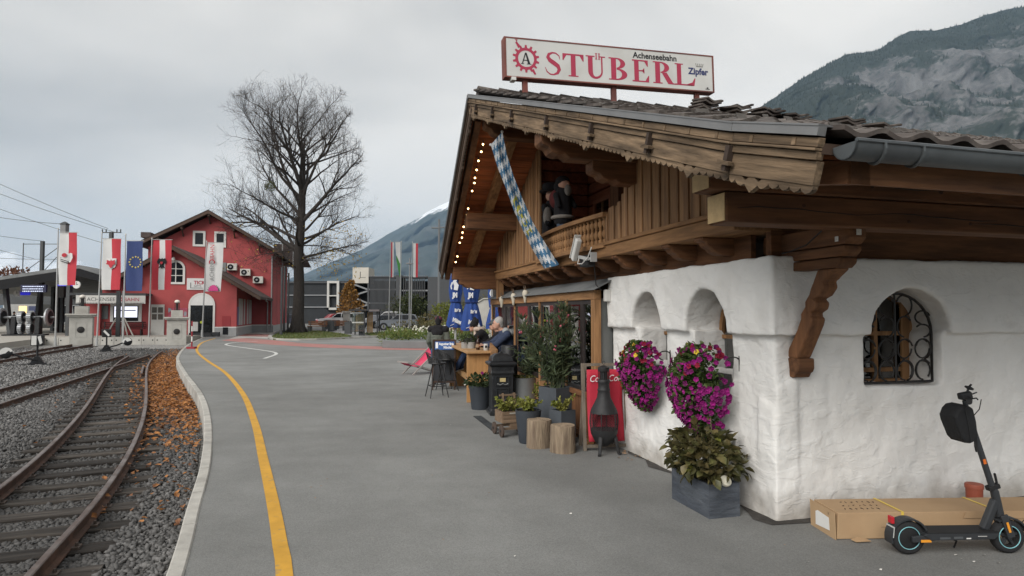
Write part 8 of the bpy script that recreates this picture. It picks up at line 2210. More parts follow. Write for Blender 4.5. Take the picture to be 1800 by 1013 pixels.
olm = MB(); random.seed(77); flw = MB()
for k in range(26):
 a = random.uniform(0, 2 * PI); sp_ = random.uniform(.12, .62); d = Vector((math.cos(a) * sp_, math.sin(a) * sp_, 1)).normalized(); q = Vector((random.uniform(-.08, .08), random.uniform(-.08, .08), .62)); L = random.uniform(.75, 1.32) * (1.0 - .25 * sp_); pts = [q.copy()]; rs_ = [.011]
 for i in range(9):
  d = (d + Vector((random.gauss(0, .06), random.gauss(0, .06), .02))).normalized(); q = q + d * (L / 9); pts.append(q.copy()); rs_.append(.011 - .001 * i)
  if i > 0:
   for j in range(7):
    dd = (d * .65 + rdir() * .9 + Vector((0, 0, .1))).normalized(); olm.leaf(q + d * random.uniform(-.05, .05), dd, rdir(.5), random.uniform(.12, .19), .024, .3, random.uniform(0, .5))
 olm.tube(pts, rs_, 4)
 for j in range(9): olm.leaf(q, (d + rdir() * .6), rdir(), random.uniform(.1, .17), .022)
 if random.random() < .4:
  for j in range(3): flw.ball(q + rdir() * .04, .016, 6, 4)
olm.build('foliage', foliage('oleander_leaf', (.065, .088, .045), .5, (.10, .12, .06)), ol); flw.build('pink_buds', M('oleander_pink', (.45, .10, .14), .7), ol)
for xx in (-.12, .1): mb = MB(); mb.tube([(xx, .05, .6), (xx * 1.1, .05, 1.35)], .008, 5); mb.build('cane', m_darkiron, ol)
random.seed(14)
p = G(951, 742); t = boxpot(951, 742, .20, .34, 'small dark square pot tucked between the zinc tub and oleander', m_pot, .6); spray(t, (0, 0, .3), 9, .30, f_lime, 1.2, .5, .045)
p = G(922, 727); t = thing('zinc_tub', 'round galvanised tub with trailing plant behind the handcart', 'planter', (p.x, p.y + .2, 0)); m_zt = M('galvanised', (.24, .25, .25), .5, .15, 3, .1, 10, metal=.35)
mb = MB(); mb.lathe([(.225, 0), (.225, .60), (.235, .61), (.215, .61), (.213, .55)], 30); mb.build('tub', m_zt, t, 50); soil(t, .21, .58); spray(t, (0, 0, .58), 14, .22, foliage('dry_moss', (.10, .10, .03), .4), .5, 1.0, .04)
mb = MB()
for k in range(14):
 a = random.uniform(0, 6.3); d = Vector((math.cos(a) * .5, math.sin(a) * .5, 1)).normalized(); q = Vector((.05, .1, .58))
 for i in range(7):
  q = q + d * .08
  for j in range(4): mb.leaf(q, (d * .6 + rdir() * .9), rdir(.5), random.uniform(.10, .16), .022)
mb.build('oleander_shoots', foliage('oleander_leaf', (.042, .062, .030)), t)
p = G(843, 722); t = thing('flower_pot', 'round anthracite pot with dark green bush beside the bar table', 'flower pot', (p.x, p.y + .2, 0))
mb = MB(); mb.lathe([(.155, 0), (.16, .02), (.20, .36), (.215, .40), (.215, .43), (.20, .43), (.19, .38)], 28); mb.build('pot', m_pot, t, 50); soil(t, .19, .41); foliage_part(t, (0, 0, .47), (.25, .25, .15), 420, .075, .04, f_dark, out=.6, up=.2, low=-.2)
mb = MB(); flower(mb, (.04, -.08, .66), (0, -1, .3), .03); mb.tube([(.04, -.05, .5), (.04, -.08, .66)], .003, 3); mb.build('purple_flower', m_pet, t)
p = G(880, 731); cst = thing('cast_iron_stove', 'ornate black cast iron pillar stove with domed top beside the bar table', 'stove', (p.x, p.y + .22, 0), TH * .7)
m_ci2 = M('polished_iron', (.022, .023, .025), .35, .3, 9, .5, 12, bdist=.012)
def sq(mb, prof, k=.7071): mb.lathe([(r_ / k * 1.0, z) for r_, z in prof], 4)
def part(nm_, prof, bev=.006): mb = MB(); sq(mb, prof); return mb.build(nm_, m_ci2, cst, None, bev)
part('plinth', [(.215, 0), (.225, .02), (.225, .06), (.20, .08), (.19, .11)]); part('body', [(.185, .11), (.185, .68), (.19, .70)]); part('upper_case', [(.20, .70), (.205, .72), (.195, .76), (.195, .82), (.22, .84), (.245, .865), (.245, .89), (.20, .91)])
mb = MB(); sq(mb, [(.19, .91), (.185, .95), (.16, 1.0), (.11, 1.035), (.03, 1.05), (.025, 1.07), (.003, 1.08)]); mb.build('dome', m_ci2, cst, 30, .012)
for z0, z1, xw in ((.15, .46, .11), (.50, .66, .12), (.77, .83, .13)):
 mb = MB();
 for a, b in (((-xw, z0), (xw, z0 + .014)), ((-xw, z1 - .014), (xw, z1)), ((-xw, z0 + .014), (-xw + .014, z1 - .014)), ((xw - .014, z0 + .014), (xw, z1 - .014))): mb.box2((a[0], -.20, a[1]), (b[0], -.184, b[1]))
 mb.build('door_frame', m_ci2, cst)
mb = MB(); mb.tube([(.055 * math.cos(a), -.193, .32 + .08 * math.sin(a)) for a in np.linspace(0, 6.28, 20, False)], .009, 5, False, 0, True); mb.ball((0, -.195, .34), .03, 8, 6); mb.tube([(0, -.19, .30), (.01, -.2, .25), (-.01, -.2, .2)], .012, 5); mb.build('ornament', m_ci2, cst)
mb = MB(); mb.box2((-.05, -.197, .57), (.05, -.186, .635)); mb.build('enamel_plate', M('brass_plate', (.50, .40, .20), .4, .2, 20), cst)
mb = MB(); mb.tube([(-.08, -.195, .53), (-.04, -.20, .52), (0, -.2, .54), (.04, -.2, .52), (.08, -.195, .53)], .008, 5); mb.ball((-.085, -.195, .535), .014, 6, 5); mb.ball((.085, -.195, .535), .014, 6, 5); mb.build('scroll', m_zt, cst)
p = G(893, 726); t = thing('stove_pipe', 'black cylindrical metal can behind the cast iron stove', 'can', (p.x + .02, p.y + .55, 0)); mb = MB(); mb.cyl((0, 0, 0), (0, 0, .92), .15, .15, 20); mb.build('lower_drum', m_blk, t, 40); mb = MB(); mb.lathe([(.15, .92), (.16, .93), (.155, 1.13), (.14, 1.15), (.02, 1.15)], 20); mb.build('upper_drum', m_blk, t, 40)
a, b = G(866, 744), G(880, 757); mb = MB(); gd = thing('drain_grate', 'narrow dark drain grate in the asphalt beside the handcart', 'drain', G(872, 757), TH)
for k in range(22): mb = MB(); mb.box2((-.06, k * .06, .004), (.06, k * .06 + .03, .010)); mb.build('bar', m_zinc, gd)
mb = MB(); mb.box2((-.07, -.02, .003), (.07, 1.34, .0045)); mb.build('bed', M('emblem_black', (.015, .015, .017)), gd)
bar_ = thing('timber_barrier', 'low weathered timber plank barrier between pots and deck chair', 'barrier', FI.w(-.36, 3.22, 0), TH)
for k in range(5): mb = MB(); mb.box2((-.02, k * .13, .10), (.02, k * .13 + .12, .66 + random.uniform(-.01, .01))); mb.build('plank', m_beam_z, bar_)
for z in (.08, .62): mb = MB(); mb.box2((-.05, -.04, z), (-.021, .66, z + .07)); mb.build('rail', m_beam_y, bar_)
for y in (0, .6): mb = MB(); mb.box2((-.07, y - .05, 0), (.03, y + .05, .09)); mb.build('foot', m_light_y, bar_)
ofc = thing('board_stack', 'pale wooden board leaning on a rest before the glazed front', 'board', FI.w(-.62, 4.2, 0), TH)
mb = MB(); mb.box((-.1, 3.0, .95), (.03, .55, .32), Matrix.Rotation(.2, 3, 'X')); mb.build('leaning_board', m_light_y, ofc)
mb = MB(); mb.box2((-.12, 2.6, 0), (-.06, 3.3, .8)); mb.build('board_rest', m_light_y, ofc)
NL = D(820, 618, 12.15); tz_ = NL.z
FT = Frame((NL.x, NL.y), TH * .82)
tbl = thing('bar_table', 'long high bar table of pale wood with panel legs', 'table', (NL.x, NL.y, 0), TH * .82)
m_tb_y = wood('table_wood_', (.44, .26, .12), 'y', .05, .2, .55); m_tb_z = wood('table_leg_', (.43, .235, .095), 'z', .05, .2, .55)
mb = MB(); mb.box2((0, 0, tz_ - .045), (.55, 3.4, tz_)); mb.build('top', m_tb_y, tbl, None, .006)
for y in (.12, 2.9): mb = MB(); mb.box2((.03, y, 0), (.47, y + .06, tz_ - .046)); mb.build('leg', m_tb_z, tbl, None, .004)
mb = MB(); mb.box2((.22, .18, .30), (.28, 2.9, .40)); mb.build('foot_rail', m_tb_y, tbl)
mb = MB(); mb.bar((.06, 2.86, tz_ - .3), (.06, 2.5, tz_ - .06), .05, .05); mb.build('brace', m_tb_y, tbl)
q = FT.w(.20, 1.1, tz_); t = thing('herb_pot', 'pale double concrete pot of herbs on the bar table', 'plant pot', q); mb = MB(); mb.cyl((-.06, 0, 0), (-.06, 0, .13), .085, .09, 16); mb.cyl((.07, -.05, 0), (.07, -.05, .13), .085, .09, 16); mb.build('pot', M('pot_grey', (.30, .29, .27), .9, .1), t, 40); foliage_part(t, (0, 0, .18), (.16, .12, .10), 260, .06, .02, f_dark, out=.6, up=.5)
def bottle(q, lab):
 t = thing('beer_bottle', lab, 'bottle', q); mb = MB(); mb.lathe([(.036, 0), (.038, .01), (.038, .15), (.03, .19), (.016, .22), (.014, .27), (.016, .275), (.016, .285)], 16); mb.build('glass', M('brown_glass', (.035, .012, .006), .12, .1), t, 50); mb = MB(); mb.lathe([(.0385, .05), (.0385, .12)], 16, cap=False); mb.build('label', M('beer_label', (.30, .20, .12), .6), t)
bottle(FT.w(.30, .45, tz_), 'brown beer bottle standing on the bar table')
q = FT.w(.43, .25, tz_); t = thing('beer_mug', 'pale stoneware mug near the seated man', 'mug', q); mb = MB(); mb.lathe([(.048, 0), (.052, .01), (.05, .13), (.045, .135), (.043, .12)], 18); mb.build('body', M('stoneware', (.45, .43, .40), .5, .06), t, 50); mb = MB(); mb.tube([(.05 + .03 * math.sin(a), 0, .065 + .04 * math.cos(a)) for a in np.linspace(0, PI, 8)], .008, 6); mb.build('handle', M('stoneware', (.45, .43, .40)), t); mb = MB(); mb.box2((-.02, -.0535, .05), (.02, -.051, .1)); mb.build('print', m_sbk, t)
def stool(q, rot, lab):
 t = thing('bar_stool', lab, 'bar stool', q, rot, 'black bar stools at the table'); m_ = M('stool_black', (.022, .022, .023), .55, .15, 8)
 SHt = .70; vs = []; nu, nv = 17, 11
 for i in range(nu):
  a = -PI + PI * i / (nu - 1)           # half ring open to the front (+y)
  for j in range(nv):
   f_ = j / (nv - 1); r_ = .16 + .07 * f_; hgt = (.03 + .20 * (math.sin(-a) ** .8 if math.sin(-a) > 0 else 0)) * f_ ** 1.3
   vs.append((r_ * math.cos(a) * 1.05, r_ * math.sin(a), SHt + hgt))
 mb = MB(); mb.add(vs, [(i * nv + j, (i + 1) * nv + j, (i + 1) * nv + j + 1, i * nv + j + 1) for i in range(nu - 1) for j in range(nv - 1)]); o_ = mb.build('backrest', m_, t); wf = o_.modifiers.new('w', 'WIREFRAME'); wf.thickness = .009; wf.use_replace = True
 mb = MB(); mb.lathe([(.02, SHt - .03), (.14, SHt - .02), (.19, SHt), (.185, SHt + .015), (.12, SHt - .002), (.01, SHt - .008)], 22, sx=1.05); mb.build('seat', m_, t, 60)
 mb = MB(); mb.tube([(.235 * math.cos(a) * 1.05, .235 * math.sin(a), SHt + .03 + .20 * max(0, math.sin(-a)) ** .8) for a in np.linspace(-PI, 0, 18)], .010, 6); mb.build('rim', m_, t)
 for a in (.8, 2.34, 3.94, 5.48):
  mb = MB(); mb.tube([(.10 * math.cos(a), .10 * math.sin(a), SHt - .02), (.27 * math.cos(a), .27 * math.sin(a), 0)], [.014, .010], 7); mb.build('leg', m_, t)
 c4 = [(.215 * math.cos(a), .215 * math.sin(a), .235) for a in (.8, 2.34, 3.94, 5.48)]
 mb = MB(); mb.tube(c4, .008, 6, False, 0, True); mb.build('footrest', m_, t); return t
q = G(768, 698); stool((q.x, q.y, 0), -1.15, 'black perforated bar stool nearest the camera by the sandwich board'); q2 = G(783, 690); stool((q2.x, q2.y + .35, 0), -1.05, 'second black bar stool closer to the table')
q = D(780, 600, 14.3); sbd = thing('sandwich_board', 'black framed sandwich board with blue brewery plate behind the stools', 'sign', (q.x, 14.3, 0), .05); sbd.scale = (.70, .9, .9)
m_sbw = wood('board_frame_', (.05, .03, .022), 'z')
for s2, yb in ((1, -.02), (-1, .55)):
 a0 = Vector((0, yb, 0)); up_ = Vector((0, .25 * s2 * 1.0, 1.25))
 mb = MB()
 for x in (-.36, .36): mb.bar((x, yb, 0), (x, yb + .25 * s2, 1.25), .05, .03, (0, 1, 0))
 mb.bar((-.36, yb + .05 * s2, .2), (.36, yb + .05 * s2, .2), .03, .05); mb.bar((-.36, yb + .245 * s2, 1.23), (.36, yb + .245 * s2, 1.23), .03, .05); fr_ = mb.build('frame', m_sbw, sbd)
 mb = MB(); mb.add([(-.34, yb + .06 * s2, .22), (.34, yb + .06 * s2, .22), (.34, yb + .245 * s2, 1.21), (-.34, yb + .245 * s2, 1.21)], [(0, 1, 2, 3)]); o_ = mb.build('chalkboard', M('chalkboard', (.014, .015, .018), .7, .3, 6), fr_); o_.modifiers.new('s', 'SOLIDIFY').thickness = .008
yb = -.02
def on_b(x, f_): return (x, yb + .25 * f_ - .012, 1.25 * f_)
mb = MB(); mb.add([on_b(-.30, .80), on_b(.33, .80), on_b(.33, .965), on_b(-.30, .965)], [(0, 1, 2, 3)]); mb.build('blue_plate', M('brewery_blue', (.02, .09, .30), .5, .06), sbd)
up_ = Vector((0, .25, 1.25)).normalized()
mb = MB(); mb.text('Augustiner Bräu', .088, Vector(on_b(-.17, .895)) + Vector((0, -.004, 0)), (1, 0, 0), up_, (0, 0, 0), .84, bold=.004); mb.text('München', .088, Vector(on_b(-.02, .825)) + Vector((0, -.004, 0)), (1, 0, 0), up_, (0, 0, 0), .9, bold=.004); mb.add([Vector(on_b(a, b)) + Vector((0, -.003, 0)) for a, b in ((-.28, .83), (-.20, .83), (-.20, .95), (-.28, .95))], [(0, 1, 2, 3)]); mb.build('lettering', M('white_print', (.72, .72, .72)), sbd)
q = G(742, 657); dc = thing('deck_chair', 'low folding deck chair with red and pink fabric beyond the sandwich board', 'deck chair', (q.x, q.y, 0), 2.25)
m_dcw = M('deck_frame', (.30, .27, .25), .7, .1, 6)
for x in (-.28, .28):
 mb = MB(); mb.bar((x, .48, .0), (x, -.62, .92), .04, .028); mb.build('long_rail', m_dcw, dc); mb = MB(); mb.bar((x * .9, .62, .36), (x * .9, -.55, .0), .04, .028); mb.build('short_rail', m_dcw, dc); mb = MB(); mb.bar((x * .97, -.25, .6), (x * .97, -.62, .08), .03, .022); mb.build('prop', m_dcw, dc)
for y, z in ((.62, .36), (-.62, .92), (-.55, .02)): mb = MB(); mb.bar((-.3, y, z), (.3, y, z), .035, .035); mb.build('cross_bar', m_dcw, dc)
mb = MB(); vs = []
for j in range(15):
 f_ = j / 14; y = .62 + (-.62 - .62) * f_; z = .36 + (.92 - .36) * f_ - .40 * math.sin(PI * min(1, f_ * 1.15)) * (1 - f_ * .55)
 vs += [(-.23, y, max(.12, z)), (.23, y, max(.12, z))]
mb.add(vs, [(2 * j, 2 * j + 1, 2 * j + 3, 2 * j + 2) for j in range(14)]); o_ = mb.build('canvas', M('pink_canvas', (.50, .035, .09), .75, .25, 2, second=(.48, .14, .18), sscale=1.2), dc, 80); o_.modifiers.new('s', 'SOLIDIFY').thickness = .005
def parasol(px, Y, pyt, pym, pyb, wpx, lab, sd, base_z=0):
 random.seed(sd); a = D(px, pyt, Y); t = thing('closed_parasol', lab, 'parasol', (a.x, Y, 0), .2, 'closed blue parasols at the table'); k_ = Y / FPX
 zt, zm, zb = 3.0, D(px, pym, Y).z, D(px, pyb, Y).z; w_ = wpx * k_ / 2
 m_u = M('parasol_blue', (.022, .06, .235), .8, .18, 3, .2, 14)
 def loft(z0, z1, prof, nm_, folds):
  n = 48; vs = []; m = len(prof)
  for f_, r_, d_ in prof:
   z = z0 + (z1 - z0) * f_
   for i in range(n):
    a_ = 2 * PI * i / n; rr = r_ * (1 + d_ * math.sin(folds * a_ + 2 * f_) + .4 * d_ * math.sin((folds + 3) * a_ + sd)); vs.append((rr * math.cos(a_), rr * math.sin(a_) * .8, z + (d_ * .25 * w_ * math.sin(3 * a_ + sd) if f_ == 0 else 0)))
  mb = MB(); mb.add(vs, [(j * n + i, j * n + (i + 1) % n, (j + 1) * n + (i + 1) % n, (j + 1) * n + i) for j in range(m - 1) for i in range(n)] + [tuple((m - 1) * n + i for i in range(n))]); return mb.build(nm_, m_u, t, 70)
 loft(zm, zt, [(0, w_ * .62, .10), (.08, w_ * .66, .1), (.3, w_ * .80, .12), (.6, w_ * .72, .12), (.85, w_ * .4, .1), (1, w_ * .1, .05)], 'upper_cloth', 9)
 loft(zb, zm, [(0, w_ * 1.0, .16), (.2, w_ * 1.02, .16), (.55, w_ * .85, .15), (.85, w_ * .68, .12), (1, w_ * .56, .08)], 'lower_cloth', 7)
 mb = MB(); mb.tube([(w_ * .66 * math.cos(a_), w_ * .53 * math.sin(a_), zm) for a_ in np.linspace(0, 2 * PI, 24, False)], .018, 5, False, 0, True); mb.build('tie', M('tie_navy', (.015, .03, .12), .8), t)
 mb = MB(); mb.cyl((0, 0, base_z), (0, 0, zt), .028, .028, 10); mb.build('pole', M('pole_pale', (.45, .45, .43), .5), t)
 mb = MB(); mb.lathe([(.26, 0), (.26, .05), (.22, .07), (.04, .08), (.04, .3)], 20); mb.build('base', m_darkiron, t)
 mb = MB(); yf = -w_ * .80
 zz = zm + .38; mb.text('JM', .16, (-w_ * .45, yf - .01, zm + .12), (1, 0, 0), (0, 0, 1), (0, 0, 0), .7, bold=.012)
 strk(mb, [(0, 0), (.02, .12), (-.03, .22), (.02, .3), (0, .36)], [.10, .12, .09, .07, .05], (-.02, zm + .30), 1, 1, yf - .012); strk(mb, [(-.08, .2), (-.12, .1), (-.10, .02)], [.04, .04, .03], (-.02, zm + .30), 1, 1, yf - .012)
 yl_ = -w_ * .93
 mb.text('Bräu', .10, (-w_ * .2, -w_ * .80, zb + (zm - zb) * .62), (1, 0, .05), (0, -.12, 1), (0, 0, 0), .8, bold=.01)
 mb.text('Münch', .13, (-w_ * .5, yl_ - .02, zb + .17), (1, 0, -.35), (.2, 0, 1), (0, 0, 0), .8, bold=.01); mb.build('white_print', M('white_print', (.72, .72, .72)), t)['kind'] = 'stuff'
 mb = MB(); mb.tube([(w_ * 1.02 * math.cos(a_), w_ * .83 * math.sin(a_), zb + .07 + .03 * math.sin(3 * a_)) for a_ in np.linspace(-2.6, -.5, 14)], .007, 4); mb.build('hem_line', M('white_print', (.72, .72, .72)), t)
parasol(801, 16.2, 480, 531, 576, 28, 'closed blue parasol with white print, left of the pair', 2)
parasol(829, 15.4, 480, 532, 581, 33, 'closed blue parasol with white print, right of the pair', 6)
parasol(868, 18.6, 500, 540, 578, 24, 'closed blue parasol half hidden at the far corner of the inn', 9)
# ================================================================ people
m_jean = M('denim', (.035, .06, .13), .9, .2, 12); m_shoe = M('shoe_dark', (.03, .035, .05), .8); m_sole = M('shoe_sole', (.55, .52, .48), .7)
m_hairg = M('grey_hair', (.38, .36, .34), .9, .25, 30, .5, 60)
def hand(mb, w_, e_, curl=.35):
 """palm and five bent fingers continuing the forearm e_->w_"""
 w_, e_ = Vector(w_), Vector(e_); d = (w_ - e_).normalized(); s_ = d.cross(Vector((0, 0, 1)))
 if s_.length < .1: s_ = Vector((1, 0, 0))
 s_.normalize(); nrm = s_.cross(d)
 c = w_ + d * .045
 for k in range(4):
  b = w_ + s_ * (.03 - .02 * k) + d * .02; capsule(mb, b, b + d * .065, .013, .012, 6)
  L = (.07, .078, .074, .058)[k]; p1 = b + d * (.065 + L * .45) - nrm * (L * curl * .4); p2 = p1 + (d * .6 - nrm * curl * 1.4).normalized() * (L * .5)
  capsule(mb, b + d * .065, p1, .009, .0085, 6); capsule(mb, p1, p2, .0085, .0075, 6)
 t0 = w_ + s_ * .035 + d * .02; t1 = t0 + (d * .6 + s_ * .8).normalized() * .045; capsule(mb, t0, t1, .011, .010, 6); capsule(mb, t1, t1 + d * .03, .010, .008, 6)
def person(label, loc, rot, J, mats, hair=None, hat=None, extra=None, vox=.011):
 t = thing('person', label, 'person', loc, rot)
 J = {k: Vector(v) for k, v in J.items()}
 fwd = Vector((0, -1, 0)); hd = J['head']; look = Vector(J.get('look', (0, -1, 0))).normalized(); sd = look.cross(Vector((0, 0, 1))).normalized()
 mb = MB()
 R = Matrix((sd, -look, Vector((0, 0, 1)))).transposed()
 mb.ball(hd, .105, 14, 12, (.74, .92, 1.12), R); mb.ball(hd + look * .035 - Vector((0, 0, .055)), .068, 12, 8, (.85, .9, .9), R)     # skull, jaw
 capsule(mb, hd + look * .09 + Vector((0, 0, .005)), hd + look * .113 - Vector((0, 0, .022)), .009, .013, 8)                              # nose
 for q in (-1, 1):
  mb.ball(hd + sd * (q * .078) - Vector((0, 0, .01)), .028, 8, 6, (.35, .7, 1.1), R); mb.ball(hd + look * .082 + sd * (q * .032) + Vector((0, 0, .025)), .016, 8, 6)
 capsule(mb, J['neck'], hd - Vector((0, 0, .06)), .056, .052)
 capsule(mb, J['chest'], J['neck'], .13, .07); capsule(mb, J['hip'], J['chest'], .13, .14)
 for q in 'LR':
  capsule(mb, J['chest'] + (J['sh' + q] - J['chest']) * .5, J['sh' + q], .09, .06)
  capsule(mb, J['sh' + q], J['el' + q], .052, .042); capsule(mb, J['el' + q], J['ha' + q], .041, .028); hand(mb, J['ha' + q], J['el' + q])
  capsule(mb, J['hip'], J['hj' + q], .11, .095); capsule(mb, J['hj' + q], J['kn' + q], .085, .058); capsule(mb, J['kn' + q], J['an' + q], .056, .038); capsule(mb, J['an' + q], J['to' + q], .038, .03)
 fuse(mb.build('body', m_skin, t), vox, 3)
 for q in (-1, 1):
  mb = MB(); mb.ball(hd + look * .094 + sd * (q * .033) + Vector((0, 0, .022)), .009, 8, 6); mb.build('eye', m_bk, t)
 mb = MB(); capsule(mb, hd + look * .098 + sd * .02 - Vector((0, 0, .062)), hd + look * .098 - sd * .02 - Vector((0, 0, .062)), .006, .006, 6); mb.build('mouth', M('lips', (.35, .14, .11), .6), t)
 mb = MB(); capsule(mb, J['hip'] + Vector((0, 0, .0)), J['chest'], .165, .175); capsule(mb, J['chest'], J['neck'] - Vector((0, 0, .03)), .16, .085)
 for q in 'LR':
  capsule(mb, J['chest'] + (J['sh' + q] - J['chest']) * .4, J['sh' + q], .12, .085); capsule(mb, J['sh' + q], J['el' + q], .078, .066); capsule(mb, J['el' + q], J['el' + q].lerp(J['ha' + q], .93), .064, .048)
 jk = fuse(mb.build('jacket', mats['jacket'], t), .014, 4)
 mb = MB(); capsule(mb, J['hip'] - Vector((0, 0, .02)), J['hip'] + Vector((0, 0, .06)), .155, .15)
 for q in 'LR': capsule(mb, J['hip'], J['hj' + q], .13, .11); capsule(mb, J['hj' + q], J['kn' + q], .10, .075); capsule(mb, J['kn' + q], J['an' + q] + (J['kn' + q] - J['an' + q]) * .06, .072, .058)
 fuse(mb.build('trousers', mats['trousers'], t), .014, 4)
 for q in 'LR':
  a, b = J['an' + q], J['to' + q]; mb = MB(); capsule(mb, a - Vector((0, 0, .01)), b, .05, .042); capsule(mb, a, a + (a - b).normalized() * .04, .05, .045); o_ = fuse(mb.build('shoe', m_shoe, t), .01, 2)
  mb = MB(); mb.bar(a + (a - b).normalized() * .07 - Vector((0, 0, .05)), b + (b - a).normalized() * .04 - Vector((0, 0, .042)), .09, .022); mb.build('sole', m_sole, o_, None, .008)
 if hair: mb = MB(); hair(mb, hd, look, sd, R); fuse(mb.build('hair', mats['hair'], t), .009, 3)
 if hat: mb = MB(); hat(mb, hd, look, sd, R); fuse(mb.build('hat', mats['hat'], t), .009, 3)
 if extra: extra(t, J, look, sd, R)
 return t
def short_hair(mb, hd, look, sd, R):
 mb.ball(hd - look * .016 + Vector((0, 0, .022)), .108, 14, 10, (.78, .94, 1.05), R); mb.ball(hd - look * .05 - Vector((0, 0, .03)), .08, 12, 8, (.85, .8, 1), R)
def cap_hat(mb, hd, look, sd, R):
 mb.ball(hd + Vector((0, 0, .045)), .112, 14, 10, (.82, .98, .82), R); mb.ball(hd + look * .11 + Vector((0, 0, .045)), .055, 10, 6, (1.1, 1.2, .2), R)
def beanie(mb, hd, look, sd, R):
 mb.ball(hd - look * .02 + Vector((0, 0, .05)), .125, 14, 10, (.85, .95, .95), R); mb.ball(hd - look * .03 + Vector((0, 0, .16)), .045, 10, 8)
STAND = dict(head=(0, 0, 1.62), neck=(0, .01, 1.46), chest=(0, .01, 1.26), hip=(0, 0, .94), shL=(.185, .01, 1.40), shR=(-.185, .01, 1.40), elL=(.25, .02, 1.12), elR=(-.25, .02, 1.12), haL=(.22, -.14, .92), haR=(-.22, -.14, .92), hjL=(.095, 0, .88), hjR=(-.095, 0, .88), knL=(.10, -.02, .49), knR=(-.10, -.01, .49), anL=(.11, .02, .09), anR=(-.11, .03, .09), toL=(.12, -.14, .055), toR=(-.12, -.13, .055), look=(0, -1, 0))
m_puff = M('puffer_green', (.115, .125, .105), .85, .12, 4, .6, 7, stretch=(.6, .6, 9), bdist=.05)
p = D(771, 575, 15.5)
def extra1(t, J, look, sd, R):
 mb = MB(); capsule(mb, J['neck'] + Vector((.06, .06, -.01)), J['neck'] + Vector((-.06, .06, -.01)), .085, .085); capsule(mb, J['shL'] + Vector((0, .02, .02)), J['shR'] + Vector((0, .02, .02)), .093, .093); mb.ball(J['chest'] + Vector((0, .09, .09)), .13, 12, 8, (1.2, .7, .9)); fuse(mb.build('hood', m_dkc, t), .014, 3)
person('man in maroon cap and grey-green puffer jacket with black shoulders, back to us', (p.x, 15.5, -.08), PI - .15, dict(STAND), dict(jacket=m_puff, trousers=m_jean, hat=M('maroon_cap', (.10, .015, .03), .9, .15, 20), hair=m_dkc), short_hair, cap_hat, extra1)
SIT = dict(head=(0, -.16, 1.46), neck=(0, -.07, 1.31), chest=(0, -.01, 1.13), hip=(0, .06, .80), shL=(.19, -.02, 1.25), shR=(-.19, -.02, 1.25), elL=(.27, -.24, 1.06), elR=(-.27, -.24, 1.06), haL=(.10, -.42, 1.05), haR=(-.10, -.42, 1.05), hjL=(.10, .0, .79), hjR=(-.10, .0, .79), knL=(.13, -.42, .74), knR=(-.13, -.40, .76), anL=(.13, -.62, .40), anR=(-.13, -.50, .42), toL=(.13, -.77, .36), toR=(-.13, -.65, .38), look=(0, -1, -.12))
m_navy = M('navy_jacket', (.030, .042, .080), .85, .2, 4, .5, 9, stretch=(1, 1, 4), bdist=.03); m_hoodg = M('hood_grey', (.30, .31, .31), .9, .12, 9)
q = FT.w(.88, .42, 0)
def extra2(t, J, look, sd, R):
 mb = MB(); capsule(mb, J['neck'] + Vector((.07, .05, .0)), J['neck'] + Vector((-.07, .05, .0)), .075, .075); mb.ball(J['neck'] + Vector((0, .13, -.06)), .12, 12, 8, (1.2, .6, .9)); fuse(mb.build('hood', m_hoodg, t), .013, 3)
person('grey-haired man in navy jacket with grey hood seated at the bar table', (q.x, q.y, 0), -PI / 2 + TH - .10, dict(SIT), dict(jacket=m_navy, trousers=m_jean, hair=m_hairg), short_hair, None, extra2).scale = (1.16, 1.08, 1.05)
def stool_simple(q, lab):
 t = thing('wooden_stool', lab, 'stool', (q.x, q.y, 0), TH, 'high wooden stools at the table'); mb = MB(); mb.box2((-.2, -.2, .62), (.2, .2, .66)); mb.build('seat', m_tb_y, t, None, .01)
 for a, b in ((-.16, -.16), (.16, -.16), (-.16, .16), (.16, .16)): mb = MB(); mb.bar((a, b, 0), (a * .9, b * .9, .62), .04, .04); mb.build('leg', m_tb_z, t)
 mb = MB(); mb.box2((-.15, -.17, .28), (.15, -.14, .32)); mb.build('foot_rung', m_tb_y, t)
stool_simple(q - Vector((-.07, .0, 0)), 'high wooden stool under the man in navy jacket')
q = FT.w(.97, 1.35, 0)
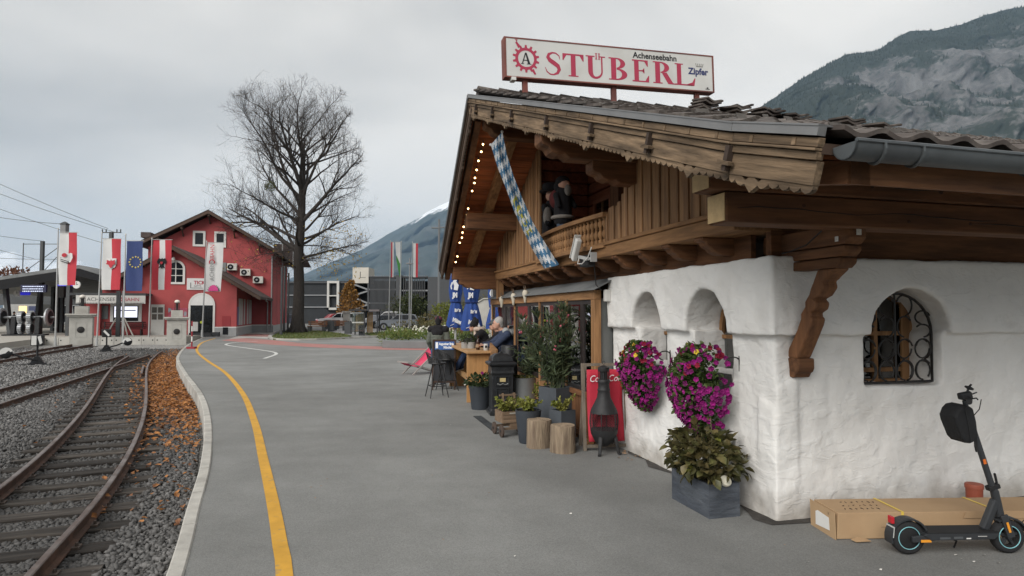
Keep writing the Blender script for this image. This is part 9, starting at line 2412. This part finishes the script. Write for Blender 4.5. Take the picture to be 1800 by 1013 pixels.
S3 = dict(SIT); person('man in grey flat cap and dark jacket, half hidden behind the navy jacket', (q.x, q.y, .02), -PI / 2 + TH, S3, dict(jacket=m_dkc, trousers=m_jean, hat=M('grey_cap', (.08, .085, .09), .9), hair=m_hairg), short_hair, cap_hat)
stool_simple(q - Vector((-.07, .0, 0)), 'high wooden stool under the man in grey cap')
q = FT.w(.74, 2.5, 0); S4 = dict(SIT); S4['head'] = (0, -.20, 1.40); S4['look'] = (-.3, -1, -.45)
def extra4(t, J, look, sd, R):
 mb = MB(); mb.tube([J['neck'] + Vector((.11 * math.cos(a), .10 * math.sin(a), .02)) for a in np.linspace(0, 6.28, 14, False)], .055, 8, False, 0, True); mb.ball(J['chest'] + Vector((0, -.15, .08)), .09, 10, 8, (1, .5, 1.6)); fuse(mb.build('scarf', M('cream_scarf', (.50, .40, .33), .95, .15, 20), t), .012, 2)
person('woman in black knitted hat and cream scarf at the far table end', (q.x, q.y, .04), -PI / 2 + TH - .2, S4, dict(jacket=m_dkc, trousers=m_jean, hat=M('black_knit', (.015, .015, .016), .95, .3, 40, .8, 60), hair=M('dark_hair', (.05, .03, .02), .8)), short_hair, beanie, extra4)
stool_simple(q - Vector((-.07, .0, 0)), 'high wooden stool under the woman in black hat')
for px, Yp, lb in ((15, 58, 'traveller in dark coat standing far under the canopy, left one'), (25, 60, 'traveller in black coat standing far under the canopy, right one')):
 a = D(px, 550, Yp); person(lb, (a.x, Yp, PZ), random.uniform(0, 6), dict(STAND), dict(jacket=m_dkc, trousers=m_dkc, hair=m_dkc), short_hair, None, None, .03)
# ================================================================ the air
me = bpy.data.meshes.new('haze'); hz2 = MB(); hz2.box2((-11500, -11500, -2.4), (11500, 11500, 1680)); me.from_pydata(hz2.v, [], hz2.f)
hm = bpy.data.materials.new('air'); hm.use_nodes = True
N = hm.node_tree.nodes; N.remove(N['Principled BSDF'])
pv = N.new('ShaderNodeVolumePrincipled'); pv.inputs['Color'].default_value = (.45, .70, 1.0, 1); pv.inputs['Density'].default_value = 6.0e-5
hm.node_tree.links.new(pv.outputs[0], N['Material Output'].inputs['Volume'])
me.materials.append(hm)
hz_o = bpy.data.objects.new('haze', me); COL.objects.link(hz_o); hz_o['kind'] = 'stuff'
